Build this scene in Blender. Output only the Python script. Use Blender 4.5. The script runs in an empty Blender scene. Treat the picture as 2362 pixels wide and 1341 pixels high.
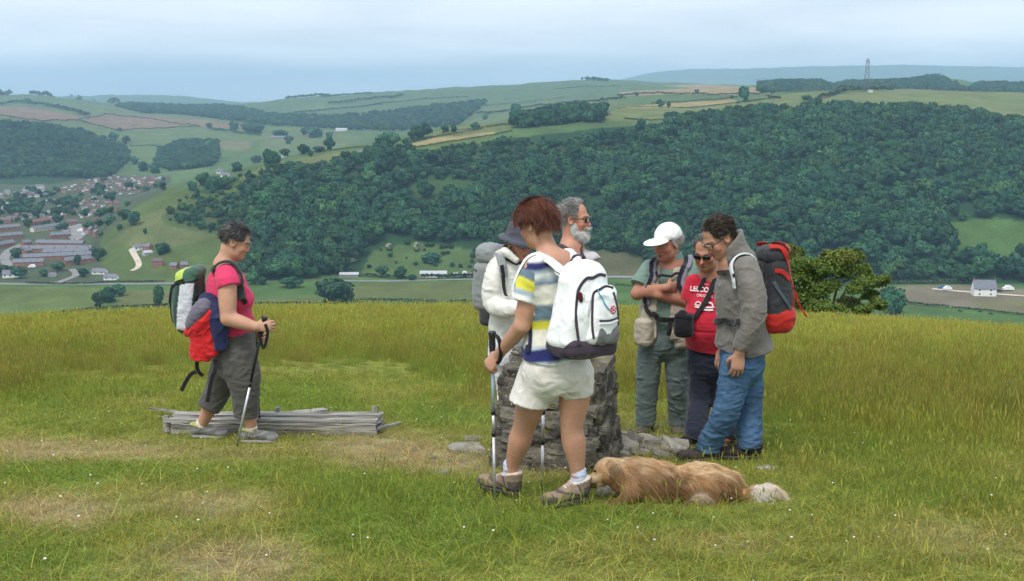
import bpy, bmesh, math, random, time
import numpy as np
from mathutils import Vector, Matrix, noise as mnoise

T0 = time.time()
PARTS = {'land', 'trees', 'town', 'grass', 'props', 'people', 'dog'}
rng = np.random.default_rng(7)
random.seed(7)
scene = bpy.context.scene
COL = scene.collection

# ------------------------------------------------------------------ camera
FPX, CX, CY = 2490.0, 1181.0, 670.5          # focal length and centre, in photograph pixels
PITCH = math.atan(445.5 / FPX)               # the camera looks down into the valley
CAMZ = 1.6
SP, CP = math.sin(PITCH), math.cos(PITCH)
cam_d = bpy.data.cameras.new('camera')
cam_d.sensor_width = 36.0
cam_d.lens = 36.0 * FPX / 2362.0
cam_d.clip_start = 0.1
cam_d.clip_end = 60000.0
cam = bpy.data.objects.new('camera', cam_d)
cam.location = (0, 0, CAMZ)
cam.rotation_euler = (math.pi / 2 - PITCH, 0, 0)
COL.objects.link(cam)
scene.camera = cam

# ------------------------------------------------------------------ world, sun, exposure
SUN_EL, SUN_AZ = math.radians(58), math.radians(205)     # azimuth clockwise from +Y: behind the camera, a little left
world = bpy.data.worlds.new('World')
scene.world = world
world.use_nodes = True
wn, wl = world.node_tree.nodes, world.node_tree.links
wn.clear()
w_out = wn.new('ShaderNodeOutputWorld')
w_bg = wn.new('ShaderNodeBackground')
w_sky = wn.new('ShaderNodeTexSky')
w_sky.sky_type = 'NISHITA'
w_sky.sun_disc = False
w_sky.sun_elevation = SUN_EL
w_sky.sun_rotation = SUN_AZ
w_sky.altitude = 300
w_sky.air_density = 1.0
w_sky.dust_density = 2.0
w_sky.ozone_density = 1.5
# an even sheet of high cloud with soft uneven bands, the blue showing faintly through it
w_tc = wn.new('ShaderNodeTexCoord')
w_sep = wn.new('ShaderNodeSeparateXYZ')
wl.new(w_tc.outputs['Generated'], w_sep.inputs[0])
# project the view direction on a flat cloud deck: x/(z+.12), y/(z+.12)
w_add = wn.new('ShaderNodeMath'); w_add.operation = 'ADD'; w_add.inputs[1].default_value = 0.10
w_abs = wn.new('ShaderNodeMath'); w_abs.operation = 'ABSOLUTE'
wl.new(w_sep.outputs['Z'], w_abs.inputs[0]); wl.new(w_abs.outputs[0], w_add.inputs[0])
w_dx = wn.new('ShaderNodeMath'); w_dx.operation = 'DIVIDE'
w_dy = wn.new('ShaderNodeMath'); w_dy.operation = 'DIVIDE'
wl.new(w_sep.outputs['X'], w_dx.inputs[0]); wl.new(w_add.outputs[0], w_dx.inputs[1])
wl.new(w_sep.outputs['Y'], w_dy.inputs[0]); wl.new(w_add.outputs[0], w_dy.inputs[1])
w_cmb = wn.new('ShaderNodeCombineXYZ')
wl.new(w_dx.outputs[0], w_cmb.inputs[0]); wl.new(w_dy.outputs[0], w_cmb.inputs[1])
w_n = wn.new('ShaderNodeTexNoise')
w_n.inputs['Scale'].default_value = 0.55
w_n.inputs['Detail'].default_value = 5.0
w_n.inputs['Roughness'].default_value = 0.5
w_n.inputs['Distortion'].default_value = 0.4
wl.new(w_cmb.outputs[0], w_n.inputs['Vector'])
w_r = wn.new('ShaderNodeValToRGB')
w_r.color_ramp.elements[0].position = 0.33
w_r.color_ramp.elements[0].color = (4.2, 4.55, 4.95, 1)
w_r.color_ramp.elements[1].position = 0.72
w_r.color_ramp.elements[1].color = (6.3, 6.45, 6.65, 1)
wl.new(w_n.outputs['Fac'], w_r.inputs[0])
w_mix = wn.new('ShaderNodeMix'); w_mix.data_type = 'RGBA'
w_mix.inputs['Factor'].default_value = 0.9
wl.new(w_sky.outputs[0], w_mix.inputs['A'])
wl.new(w_r.outputs[0], w_mix.inputs['B'])
w_bg.inputs['Strength'].default_value = 0.12
wl.new(w_mix.outputs['Result'], w_bg.inputs['Color'])
wl.new(w_bg.outputs[0], w_out.inputs['Surface'])

sun_d = bpy.data.lights.new('sun', 'SUN')
sun_d.energy = 1.5
sun_d.angle = math.radians(22)
sun_d.color = (1.0, 0.96, 0.9)
sun = bpy.data.objects.new('sun', sun_d)
sv = Vector((math.sin(SUN_AZ) * math.cos(SUN_EL), math.cos(SUN_AZ) * math.cos(SUN_EL), math.sin(SUN_EL)))
sun.rotation_euler = sv.to_track_quat('Z', 'Y').to_euler()
sun.location = (0, 0, 40)
COL.objects.link(sun)

scene.view_settings.view_transform = 'Standard'
scene.view_settings.look = 'None'
scene.view_settings.gamma = 1.0
scene.view_settings.exposure = 0.8
scene.view_settings.use_curve_mapping = False
scene.render.engine = 'CYCLES'
cy = scene.cycles
cy.use_denoising = True
cy.denoiser = 'OPENIMAGEDENOISE'
cy.denoising_input_passes = 'RGB_ALBEDO_NORMAL'
cy.denoising_prefilter = 'ACCURATE'
cy.max_bounces = 5
cy.diffuse_bounces = 3
cy.glossy_bounces = 2
cy.transmission_bounces = 3
cy.transparent_max_bounces = 8
cy.volume_bounces = 1
cy.use_adaptive_sampling = True
cy.adaptive_threshold = 0.006
cy.sample_clamp_indirect = 5.0


# ------------------------------------------------------------------ pixel <-> place
def ratio(py):
    """z/y slope of the sight line through photograph row py."""
    v = (CY - np.asarray(py, float)) / FPX
    return (v * CP - SP) / (v * SP + CP)


def pt(px, py, Y):
    """The point at depth Y (metres in front of the camera) seen at photograph pixel px, py."""
    v = (CY - py) / FPX
    k = Y / (v * SP + CP)
    return Vector(((px - CX) / FPX * k, Y, CAMZ + (v * CP - SP) * k))


def px_of(x, y, z):
    dz = np.asarray(z, float) - CAMZ
    d = y * CP - dz * SP
    return CX + FPX * np.asarray(x) / d, CY - FPX * (y * SP + dz * CP) / d


# ------------------------------------------------------------------ generic helpers
def smooth01(t):
    t = np.clip(t, 0, 1)
    return t * t * (3 - 2 * t)


def tag(o, label=None, cat=None, group=None, kind=None):
    if label: o['label'] = label
    if cat: o['category'] = cat
    if group: o['group'] = group
    if kind: o['kind'] = kind
    return o


def link(o, parent=None):
    COL.objects.link(o)
    if parent is not None:
        o.parent = parent
    return o


def empty(name, loc=(0, 0, 0), rz=0.0):
    o = bpy.data.objects.new(name, None)
    o.empty_display_size = 0.1
    o.location = loc
    o.rotation_euler = (0, 0, rz)
    COL.objects.link(o)
    return o


def mesh_from(name, verts, faces, mats=(), smooth=False, colors=None, mat_idx=None):
    me = bpy.data.meshes.new(name)
    verts = np.asarray(verts, np.float32)
    if isinstance(faces, np.ndarray):
        n, k = faces.shape
        me.vertices.add(len(verts)); me.vertices.foreach_set('co', verts.ravel())
        me.loops.add(n * k); me.loops.foreach_set('vertex_index', faces.astype(np.int32).ravel())
        me.polygons.add(n)
        me.polygons.foreach_set('loop_start', np.arange(0, n * k, k, dtype=np.int32))
        me.polygons.foreach_set('loop_total', np.full(n, k, np.int32))
    else:
        me.from_pydata([tuple(v) for v in verts], [], [tuple(f) for f in faces])
    for m in mats:
        me.materials.append(m)
    if mat_idx is not None:
        me.polygons.foreach_set('material_index', np.asarray(mat_idx, np.int32))
    me.update(calc_edges=True)
    me.validate()
    if smooth:
        me.polygons.foreach_set('use_smooth', np.ones(len(me.polygons), bool))
    if colors is not None:
        a = me.attributes.new('col', 'FLOAT_COLOR', 'POINT')
        c = np.ones((len(verts), 4), np.float32)
        c[:, :3] = colors
        a.data.foreach_set('color', c.ravel())
    me.update()
    return me


def obj(name, me, parent=None):
    return link(bpy.data.objects.new(name, me), parent)


def srgb(r, g, b):
    f = lambda c: (c / 255 / 12.92) if c / 255 <= 0.04045 else ((c / 255 + 0.055) / 1.055) ** 2.4
    return (f(r), f(g), f(b))


MATS = {}


def material(name, color=(.5, .5, .5), rough=.8, spec=.3, attr=None, attr_type='GEOMETRY', noise=None, bump=None,
             metallic=0.0, random_v=0.0, transl=0.0, sheen=0.0, coords='Object', wrinkle=None):
    """Principled material; colour from `color` or colour attribute `attr`; noise=(scale, amount) varies the value,
    bump=(scale, distance) adds relief, random_v varies the value from one instance to the next."""
    if name in MATS:
        return MATS[name]
    m = bpy.data.materials.new(name)
    m.use_nodes = True
    nt = m.node_tree; n, l = nt.nodes, nt.links
    b = n['Principled BSDF']
    b.inputs['Roughness'].default_value = rough
    b.inputs['Specular IOR Level'].default_value = spec
    b.inputs['Metallic'].default_value = metallic
    if sheen:
        b.inputs['Sheen Weight'].default_value = sheen
        b.inputs['Sheen Roughness'].default_value = .5
    if attr:
        a = n.new('ShaderNodeAttribute'); a.attribute_name = attr; a.attribute_type = attr_type
        src = a.outputs['Color']
    else:
        a = n.new('ShaderNodeRGB'); a.outputs[0].default_value = (*color, 1)
        src = a.outputs[0]
    tc = n.new('ShaderNodeTexCoord')
    if noise:
        for (s, amt) in (noise if isinstance(noise, list) else [noise]):
            t = n.new('ShaderNodeTexNoise'); t.inputs['Scale'].default_value = s; t.inputs['Detail'].default_value = 4
            l.new(tc.outputs[coords], t.inputs['Vector'])
            mr = n.new('ShaderNodeMapRange')
            mr.inputs['From Min'].default_value = .3; mr.inputs['From Max'].default_value = .7
            mr.inputs['To Min'].default_value = 1 - amt; mr.inputs['To Max'].default_value = 1 + amt
            l.new(t.outputs['Fac'], mr.inputs['Value'])
            mx = n.new('ShaderNodeVectorMath'); mx.operation = 'SCALE'
            l.new(src, mx.inputs[0]); l.new(mr.outputs[0], mx.inputs['Scale'])
            src = mx.outputs[0]
    if random_v:
        oi = n.new('ShaderNodeObjectInfo')
        mr = n.new('ShaderNodeMapRange')
        mr.inputs['To Min'].default_value = 1 - random_v; mr.inputs['To Max'].default_value = 1 + random_v
        l.new(oi.outputs['Random'], mr.inputs['Value'])
        hs = n.new('ShaderNodeHueSaturation')
        mh = n.new('ShaderNodeMapRange')
        mh.inputs['To Min'].default_value = .485; mh.inputs['To Max'].default_value = .53
        ml = n.new('ShaderNodeMath'); ml.operation = 'MULTIPLY'; ml.inputs[1].default_value = 7.31
        fr = n.new('ShaderNodeMath'); fr.operation = 'FRACT'
        l.new(oi.outputs['Random'], ml.inputs[0]); l.new(ml.outputs[0], fr.inputs[0]); l.new(fr.outputs[0], mh.inputs['Value'])
        l.new(mh.outputs[0], hs.inputs['Hue'])
        l.new(mr.outputs[0], hs.inputs['Value']); l.new(src, hs.inputs['Color'])
        src = hs.outputs[0]
    l.new(src, b.inputs['Base Color'])
    if bump:
        t = n.new('ShaderNodeTexNoise'); t.inputs['Scale'].default_value = bump[0]; t.inputs['Detail'].default_value = 5
        l.new(tc.outputs[coords], t.inputs['Vector'])
        bp = n.new('ShaderNodeBump'); bp.inputs['Distance'].default_value = bump[1]; bp.inputs['Strength'].default_value = 1.0
        l.new(t.outputs['Fac'], bp.inputs['Height'])
        if wrinkle:
            mp = n.new('ShaderNodeMapping'); mp.inputs['Scale'].default_value = wrinkle[2]; mp.inputs['Rotation'].default_value = (.4, .3, .5)
            l.new(tc.outputs[coords], mp.inputs['Vector'])
            t2 = n.new('ShaderNodeTexNoise'); t2.inputs['Scale'].default_value = wrinkle[0]; t2.inputs['Detail'].default_value = 3; t2.inputs['Distortion'].default_value = .8
            t2.noise_type = 'RIDGED_MULTIFRACTAL'
            l.new(mp.outputs[0], t2.inputs['Vector'])
            b2 = n.new('ShaderNodeBump'); b2.inputs['Distance'].default_value = wrinkle[1]
            l.new(t2.outputs['Fac'], b2.inputs['Height']); l.new(b2.outputs[0], bp.inputs['Normal'])
        l.new(bp.outputs[0], b.inputs['Normal'])
    if transl:
        tr = n.new('ShaderNodeBsdfTranslucent'); l.new(src, tr.inputs['Color'])
        mxs = n.new('ShaderNodeMixShader'); mxs.inputs[0].default_value = transl
        out = n['Material Output']
        l.new(b.outputs[0], mxs.inputs[1]); l.new(tr.outputs[0], mxs.inputs[2]); l.new(mxs.outputs[0], out.inputs['Surface'])
    MATS[name] = m
    return m


# lattice value noise for numpy arrays
_LAT = np.random.default_rng(11).random((64, 64, 64)).astype(np.float32)


def vnoise(P, f=1.0):
    P = np.asarray(P, np.float32) * f
    i = np.floor(P).astype(np.int64); t = P - i; t = t * t * (3 - 2 * t)
    i0 = i & 63; i1 = (i + 1) & 63
    x0, y0, z0 = i0[..., 0], i0[..., 1], i0[..., 2]; x1, y1, z1 = i1[..., 0], i1[..., 1], i1[..., 2]
    tx, ty, tz = t[..., 0], t[..., 1], t[..., 2]
    L = _LAT
    a = L[x0, y0, z0] * (1 - tx) + L[x1, y0, z0] * tx
    b = L[x0, y1, z0] * (1 - tx) + L[x1, y1, z0] * tx
    c = L[x0, y0, z1] * (1 - tx) + L[x1, y0, z1] * tx
    d = L[x0, y1, z1] * (1 - tx) + L[x1, y1, z1] * tx
    return (a * (1 - ty) + b * ty) * (1 - tz) + (c * (1 - ty) + d * ty) * tz


def fbm(P, f=1.0, o=3):
    s, a, n = 0, 1.0, 0
    for k in range(o):
        s = s + a * (vnoise(np.asarray(P) + 17.3 * k, f) - .5); n += a; a *= .5; f *= 2.03
    return s / n * 2          # about -1..1


def p2(x, y, z=0.0):
    x = np.asarray(x, float); y = np.asarray(y, float)
    return np.stack([x, y, np.zeros_like(x) + z], -1)


def in_poly(px, py, poly):
    px = np.asarray(px); py = np.asarray(py)
    ins = np.zeros(px.shape, bool)
    n = len(poly)
    for i in range(n):
        x0, y0 = poly[i]; x1, y1 = poly[(i + 1) % n]
        if y0 == y1: continue
        c = ((y0 > py) != (y1 > py)) & (px < (x1 - x0) * (py - y0) / (y1 - y0) + x0)
        ins ^= c
    return ins


def gn_scatter(name, P, rot, scale, sources, idx=None, color=None):
    """One object that strews copies of the source meshes over the points P."""
    me = bpy.data.meshes.new(name)
    me.vertices.add(len(P)); me.vertices.foreach_set('co', np.asarray(P, np.float32).ravel())
    n = len(P)
    a = me.attributes.new('rot', 'FLOAT_VECTOR', 'POINT'); a.data.foreach_set('vector', np.asarray(rot, np.float32).ravel())
    a = me.attributes.new('sca', 'FLOAT_VECTOR', 'POINT'); a.data.foreach_set('vector', np.asarray(scale, np.float32).ravel())
    a = me.attributes.new('pick', 'INT', 'POINT')
    a.data.foreach_set('value', np.asarray(idx if idx is not None else rng.integers(0, len(sources), n), np.int32))
    if color is not None:
        c = np.ones((n, 4), np.float32); c[:, :3] = color
        a = me.attributes.new('gcol', 'FLOAT_COLOR', 'POINT'); a.data.foreach_set('color', c.ravel())
    src = bpy.data.collections.new(name + '_sources')
    for k, s in enumerate(sources):
        so = bpy.data.objects.new('%s_source_%02d' % (name, k), s)
        src.objects.link(so)
    ng = bpy.data.node_groups.new(name, 'GeometryNodeTree')
    ng.interface.new_socket('Geometry', in_out='INPUT', socket_type='NodeSocketGeometry')
    ng.interface.new_socket('Geometry', in_out='OUTPUT', socket_type='NodeSocketGeometry')
    N, L = ng.nodes, ng.links
    gi = N.new('NodeGroupInput'); go = N.new('NodeGroupOutput')
    ci = N.new('GeometryNodeCollectionInfo')
    ci.inputs['Collection'].default_value = src
    ci.inputs['Separate Children'].default_value = True
    ci.inputs['Reset Children'].default_value = True
    ip = N.new('GeometryNodeInstanceOnPoints')
    ip.inputs['Pick Instance'].default_value = True

    def na(nm, typ):
        q = N.new('GeometryNodeInputNamedAttribute'); q.data_type = typ; q.inputs['Name'].default_value = nm
        return q.outputs['Attribute']
    L.new(gi.outputs[0], ip.inputs['Points'])
    L.new(ci.outputs[0], ip.inputs['Instance'])
    L.new(na('pick', 'INT'), ip.inputs['Instance Index'])
    e2r = N.new('FunctionNodeEulerToRotation')
    L.new(na('rot', 'FLOAT_VECTOR'), e2r.inputs[0])
    L.new(e2r.outputs[0], ip.inputs['Rotation'])
    L.new(na('sca', 'FLOAT_VECTOR'), ip.inputs['Scale'])
    L.new(ip.outputs[0], go.inputs[0])
    o = obj(name, me)
    md = o.modifiers.new('strew', 'NODES'); md.node_group = ng
    return o
# ------------------------------------------------------------------ the near hilltop
_GY = np.array([-60, -20, 0, 2, 4, 5.4, 8, 20, 34, 36, 38, 40, 42, 44, 48, 60, 90])
_GZ = np.array([.5, .35, 0, -.06, -.27, -.51, -.952, -2.992, -5.372, -5.73, -6.17, -6.72, -7.38, -8.13, -9.85, -15.6, -31])


def pchip(x, y, xi):
    x = np.asarray(x, float); y = np.asarray(y, float)
    h = np.diff(x); d = np.diff(y) / h
    m = np.zeros_like(y)
    w1 = 2 * h[1:] + h[:-1]; w2 = h[1:] + 2 * h[:-1]
    ok = d[:-1] * d[1:] > 0
    with np.errstate(divide='ignore', invalid='ignore'):
        m[1:-1] = np.where(ok, (w1 + w2) / (w1 / d[:-1] + w2 / d[1:]), 0)
    m[0], m[-1] = d[0], d[-1]
    k = np.clip(np.searchsorted(x, xi) - 1, 0, len(h) - 1)
    t = (xi - x[k]) / h[k]
    t2, t3 = t * t, t * t * t
    return ((2 * t3 - 3 * t2 + 1) * y[k] + (t3 - 2 * t2 + t) * h[k] * m[k] + (-2 * t3 + 3 * t2) * y[k + 1] + (t3 - t2) * h[k] * m[k + 1])


def gz(x, y):
    """Height of the meadow."""
    x = np.asarray(x, float); y = np.asarray(y, float)
    z = pchip(_GY, _GZ, y)
    u = x + 3.0
    drop = np.where(u < 0, .42 * (u / 14.0) ** 2, .62 * (u / 18.0) ** 2)
    z = z - np.minimum(drop, 4.0) * smooth01((y - 8) / 22)
    z = z + .05 * fbm(p2(x, y, 3.1), .35, 3) * smooth01((y - 2) / 3) + .018 * fbm(p2(x, y, 9.2), 1.7, 2)
    return z


def ground(px, py):
    """Where the sight line through a pixel meets the meadow."""
    lo, hi = 2.0, 60.0
    ys = np.linspace(2.5, 45, 1700)
    v = (CY - py) / FPX
    k = ys / (v * SP + CP)
    x = (px - CX) / FPX * k
    z = CAMZ + (v * CP - SP) * k
    g = gz(x, ys)
    i = np.argmax(z <= g)
    return Vector((x[i], ys[i], g[i]))


# ------------------------------------------------------------------ the valley: height from feature lines, near to far
# each line: (photo column, depth, photo row or height in metres as 'z')
def _ln(rows):
    a = []
    for r in rows:
        px, Y, v = r
        z = float(v[1:]) if isinstance(v, str) else CAMZ + float(ratio(v)) * Y
        a.append((px, Y, z))
    return np.array(a)


_E = [-900, 3300]
LINES = [
    _ln([(_E[0], 60, 'z-15.6'), (_E[1], 60, 'z-15.6')]),
    _ln([(_E[0], 90, 'z-31'), (_E[1], 90, 'z-31')]),
    _ln([(_E[0], 300, 'z-110'), (_E[1], 300, 'z-110')]),
    _ln([(_E[0], 500, 'z-151'), (_E[1], 500, 'z-151')]),
    _ln([(_E[0], 730, 'z-150'), (_E[1], 730, 'z-150')]),
    _ln([(_E[0], 880, 'z-149'), (200, 890, 'z-149'), (300, 900, 'z-148'), (600, 895, 'z-148'), (1200, 890, 'z-149'), (1900, 870, 'z-149'), (2362, 860, 'z-149'), (_E[1], 850, 'z-148')]),
    # spur: a third of the way up
    _ln([(_E[0], 1000, 'z-148'), (200, 1000, 'z-148'), (240, 985, 605), (300, 970, 585), (400, 985, 555), (500, 1000, 545), (620, 1010, 530), (900, 1010, 530), (1200, 1010, 530), (1600, 990, 520), (2000, 985, 515), (2362, 960, 525), (_E[1], 960, 530)]),
    # spur crest, then the edge of the wood
    _ln([(_E[0], 1200, 'z-146'), (190, 1200, 'z-145'), (240, 1090, 'z-128'), (300, 1095, 487), (400, 1180, 436), (500, 1250, 402), (620, 1300, 375), (740, 1340, 350), (860, 1370, 334), (950, 1400, 311), (1080, 1430, 289),
         (1200, 1460, 276), (1300, 1480, 263), (1420, 1500, 252), (1500, 1420, 262), (1600, 1400, 268), (1800, 1390, 258), (2000, 1380, 260), (2200, 1370, 264), (2362, 1350, 284), (_E[1], 1350, 300)]),
    _ln([(_E[0], 1600, 'z-143'), (200, 1600, 'z-142'), (400, 1620, 'z-140'), (500, 1620, 'z-128'), (740, 1680, 'z-105'), (950, 1700, 'z-82'), (1200, 1750, 'z-55'), (1420, 1700, 244), (1600, 1650, 248), (1800, 1640, 226), (2000, 1640, 228), (2362, 1640, 238), (_E[1], 1600, 250)]),
    _ln([(_E[0], 1950, 'z-136'), (0, 1950, 'z-138'), (390, 1960, 'z-138'), (600, 2000, 'z-126'), (750, 2000, 'z-108'), (1000, 2000, 'z-82'), (1200, 2050, 'z-58'), (1420, 2000, 238), (1600, 1950, 232), (1800, 1900, 211), (1940, 1900, 207), (2050, 1900, 205), (2200, 1870, 211), (2300, 1850, 212), (2362, 1830, 220), (_E[1], 1800, 230)]),
    _ln([(_E[0], 2500, 280), (0, 2500, 283), (100, 2500, 292), (200, 2500, 312), (290, 2500, 345), (400, 2600, 335), (600, 2650, 322), (750, 2700, 318), (900, 2700, 308), (1050, 2700, 292), (1200, 2650, 262), (1420, 2500, 224), (1600, 2400, 203), (1720, 2380, 206), (1800, 2400, 'z-8'), (2000, 2400, 'z-12'), (2362, 2400, 'z-20'), (_E[1], 2400, 'z-20')]),
    _ln([(_E[0], 3500, 246), (0, 3500, 248), (200, 3500, 254), (400, 3500, 272), (600, 3500, 280), (750, 3500, 272), (900, 3500, 258), (1050, 3500, 246), (1200, 3500, 234), (1420, 3500, 205), (1560, 3500, 208), (1700, 3200, 203), (1780, 3100, 193), (1860, 3100, 194), (1940, 3100, 196), (2050, 3100, 190), (2130, 3100, 181), (2180, 3100, 184), (2240, 3100, 200), (2362, 3200, 199), (_E[1], 3200, 205)]),
    _ln([(_E[0], 4800, 215), (0, 4800, 221), (100, 4800, 219), (200, 4800, 229), (280, 4800, 240), (400, 4700, 248), (500, 4700, 250), (580, 4700, 240), (700, 4700, 227), (900, 4800, 213), (1080, 4800, 201), (1200, 4800, 196), (1300, 4800, 188), (1380, 4800, 183), (1500, 4800, 191), (1700, 4800, 200), (1800, 4800, 205), (2362, 4800, 212), (_E[1], 4800, 215)]),
    _ln([(_E[0], 6800, 'z-130'), (_E[1], 6800, 'z-130')]),
    _ln([(_E[0], 9500, 226), (0, 9500, 229), (200, 9500, 222), (330, 9500, 219), (450, 9500, 222), (520, 9500, 231), (620, 9500, 245), (1300, 9500, 'z-80'), (_E[1], 9500, 'z-80')]),
    _ln([(_E[0], 14000, 236), (900, 14000, 236), (1300, 14000, 215), (1400, 14000, 190), (1480, 14000, 170), (1570, 14000, 160), (1750, 14000, 158), (1850, 14000, 154), (2050, 14000, 150), (2250, 14000, 155), (2362, 14000, 158), (_E[1], 14000, 150)]),
    _ln([(_E[0], 19500, 'z-200'), (_E[1], 19500, 'z-200')]),
]


def _smooth_cols(vals, w):
    k = np.hanning(2 * w + 3)[1:-1]; k /= k.sum()
    return np.convolve(np.pad(vals, (w, w), mode='edge'), k, 'valid')


COLS = np.concatenate([np.arange(-900, -60, 20), np.arange(-60, 2430, 4.0), np.arange(2430, 3300, 20)])
ROWS = np.concatenate([np.linspace(60, 480, 22), np.linspace(500, 700, 14), np.arange(712, 1500, 5.0), np.arange(1500, 2100, 7.0), np.geomspace(2100, 5000, 190), np.geomspace(5040, 19500, 60)])


def build_heights():
    fine = np.arange(-900, 3301, 4.0)
    Yk = np.array([_smooth_cols(np.interp(fine, L[:, 0], L[:, 1]), 10) for L in LINES])
    Zk = np.array([_smooth_cols(np.interp(fine, L[:, 0], L[:, 2]), 8) for L in LINES])
    Yc = np.array([np.interp(COLS, fine, r) for r in Yk]); Zc = np.array([np.interp(COLS, fine, r) for r in Zk])
    H = np.zeros((len(ROWS), len(COLS)))
    for j in range(len(COLS)):
        H[:, j] = pchip(Yc[:, j], Zc[:, j], ROWS)
    # X of a column at depth Y: column px is a vertical plane x = a*Y (a sight-line plane through row CY)
    A = (COLS - CX) / FPX
    X = A[None, :] * ROWS[:, None] / CP
    amp = np.interp(ROWS, [60, 600, 860, 1000, 2000, 5000, 20000], [1, .6, .3, 2.2, 4, 8, 16])[:, None]
    H += amp * fbm(np.stack([X / 90, np.broadcast_to(ROWS[:, None], X.shape) / 90, np.zeros_like(X)], -1), 1.0, 3)
    return X, H


LX, LH = build_heights()


def tz(x, y):
    """Height of the valley terrain at x, y (bilinear in its own grid)."""
    x = np.asarray(x, float); y = np.asarray(y, float)
    c = x / y * CP * FPX + CX
    j = np.clip(np.searchsorted(COLS, c) - 1, 0, len(COLS) - 2); i = np.clip(np.searchsorted(ROWS, y) - 1, 0, len(ROWS) - 2)
    u = np.clip((c - COLS[j]) / (COLS[j + 1] - COLS[j]), 0, 1); v = np.clip((y - ROWS[i]) / (ROWS[i + 1] - ROWS[i]), 0, 1)
    return (LH[i, j] * (1 - u) + LH[i, j + 1] * u) * (1 - v) + (LH[i + 1, j] * (1 - u) + LH[i + 1, j + 1] * u) * v


_SY = np.concatenate([np.arange(600, 2200, 2.0), np.geomspace(2200, 19000, 1500)])


def far(px, py):
    """Where the sight line through a pixel meets the valley terrain."""
    v = (CY - py) / FPX
    k = _SY / (v * SP + CP)
    x = (px - CX) / FPX * k
    z = CAMZ + (v * CP - SP) * k
    g = tz(x, _SY)
    i = np.argmax(z <= g)
    if z[i] > g[i]:
        i = int(np.argmin(z - g))
    return Vector((x[i], _SY[i], g[i]))


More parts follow.
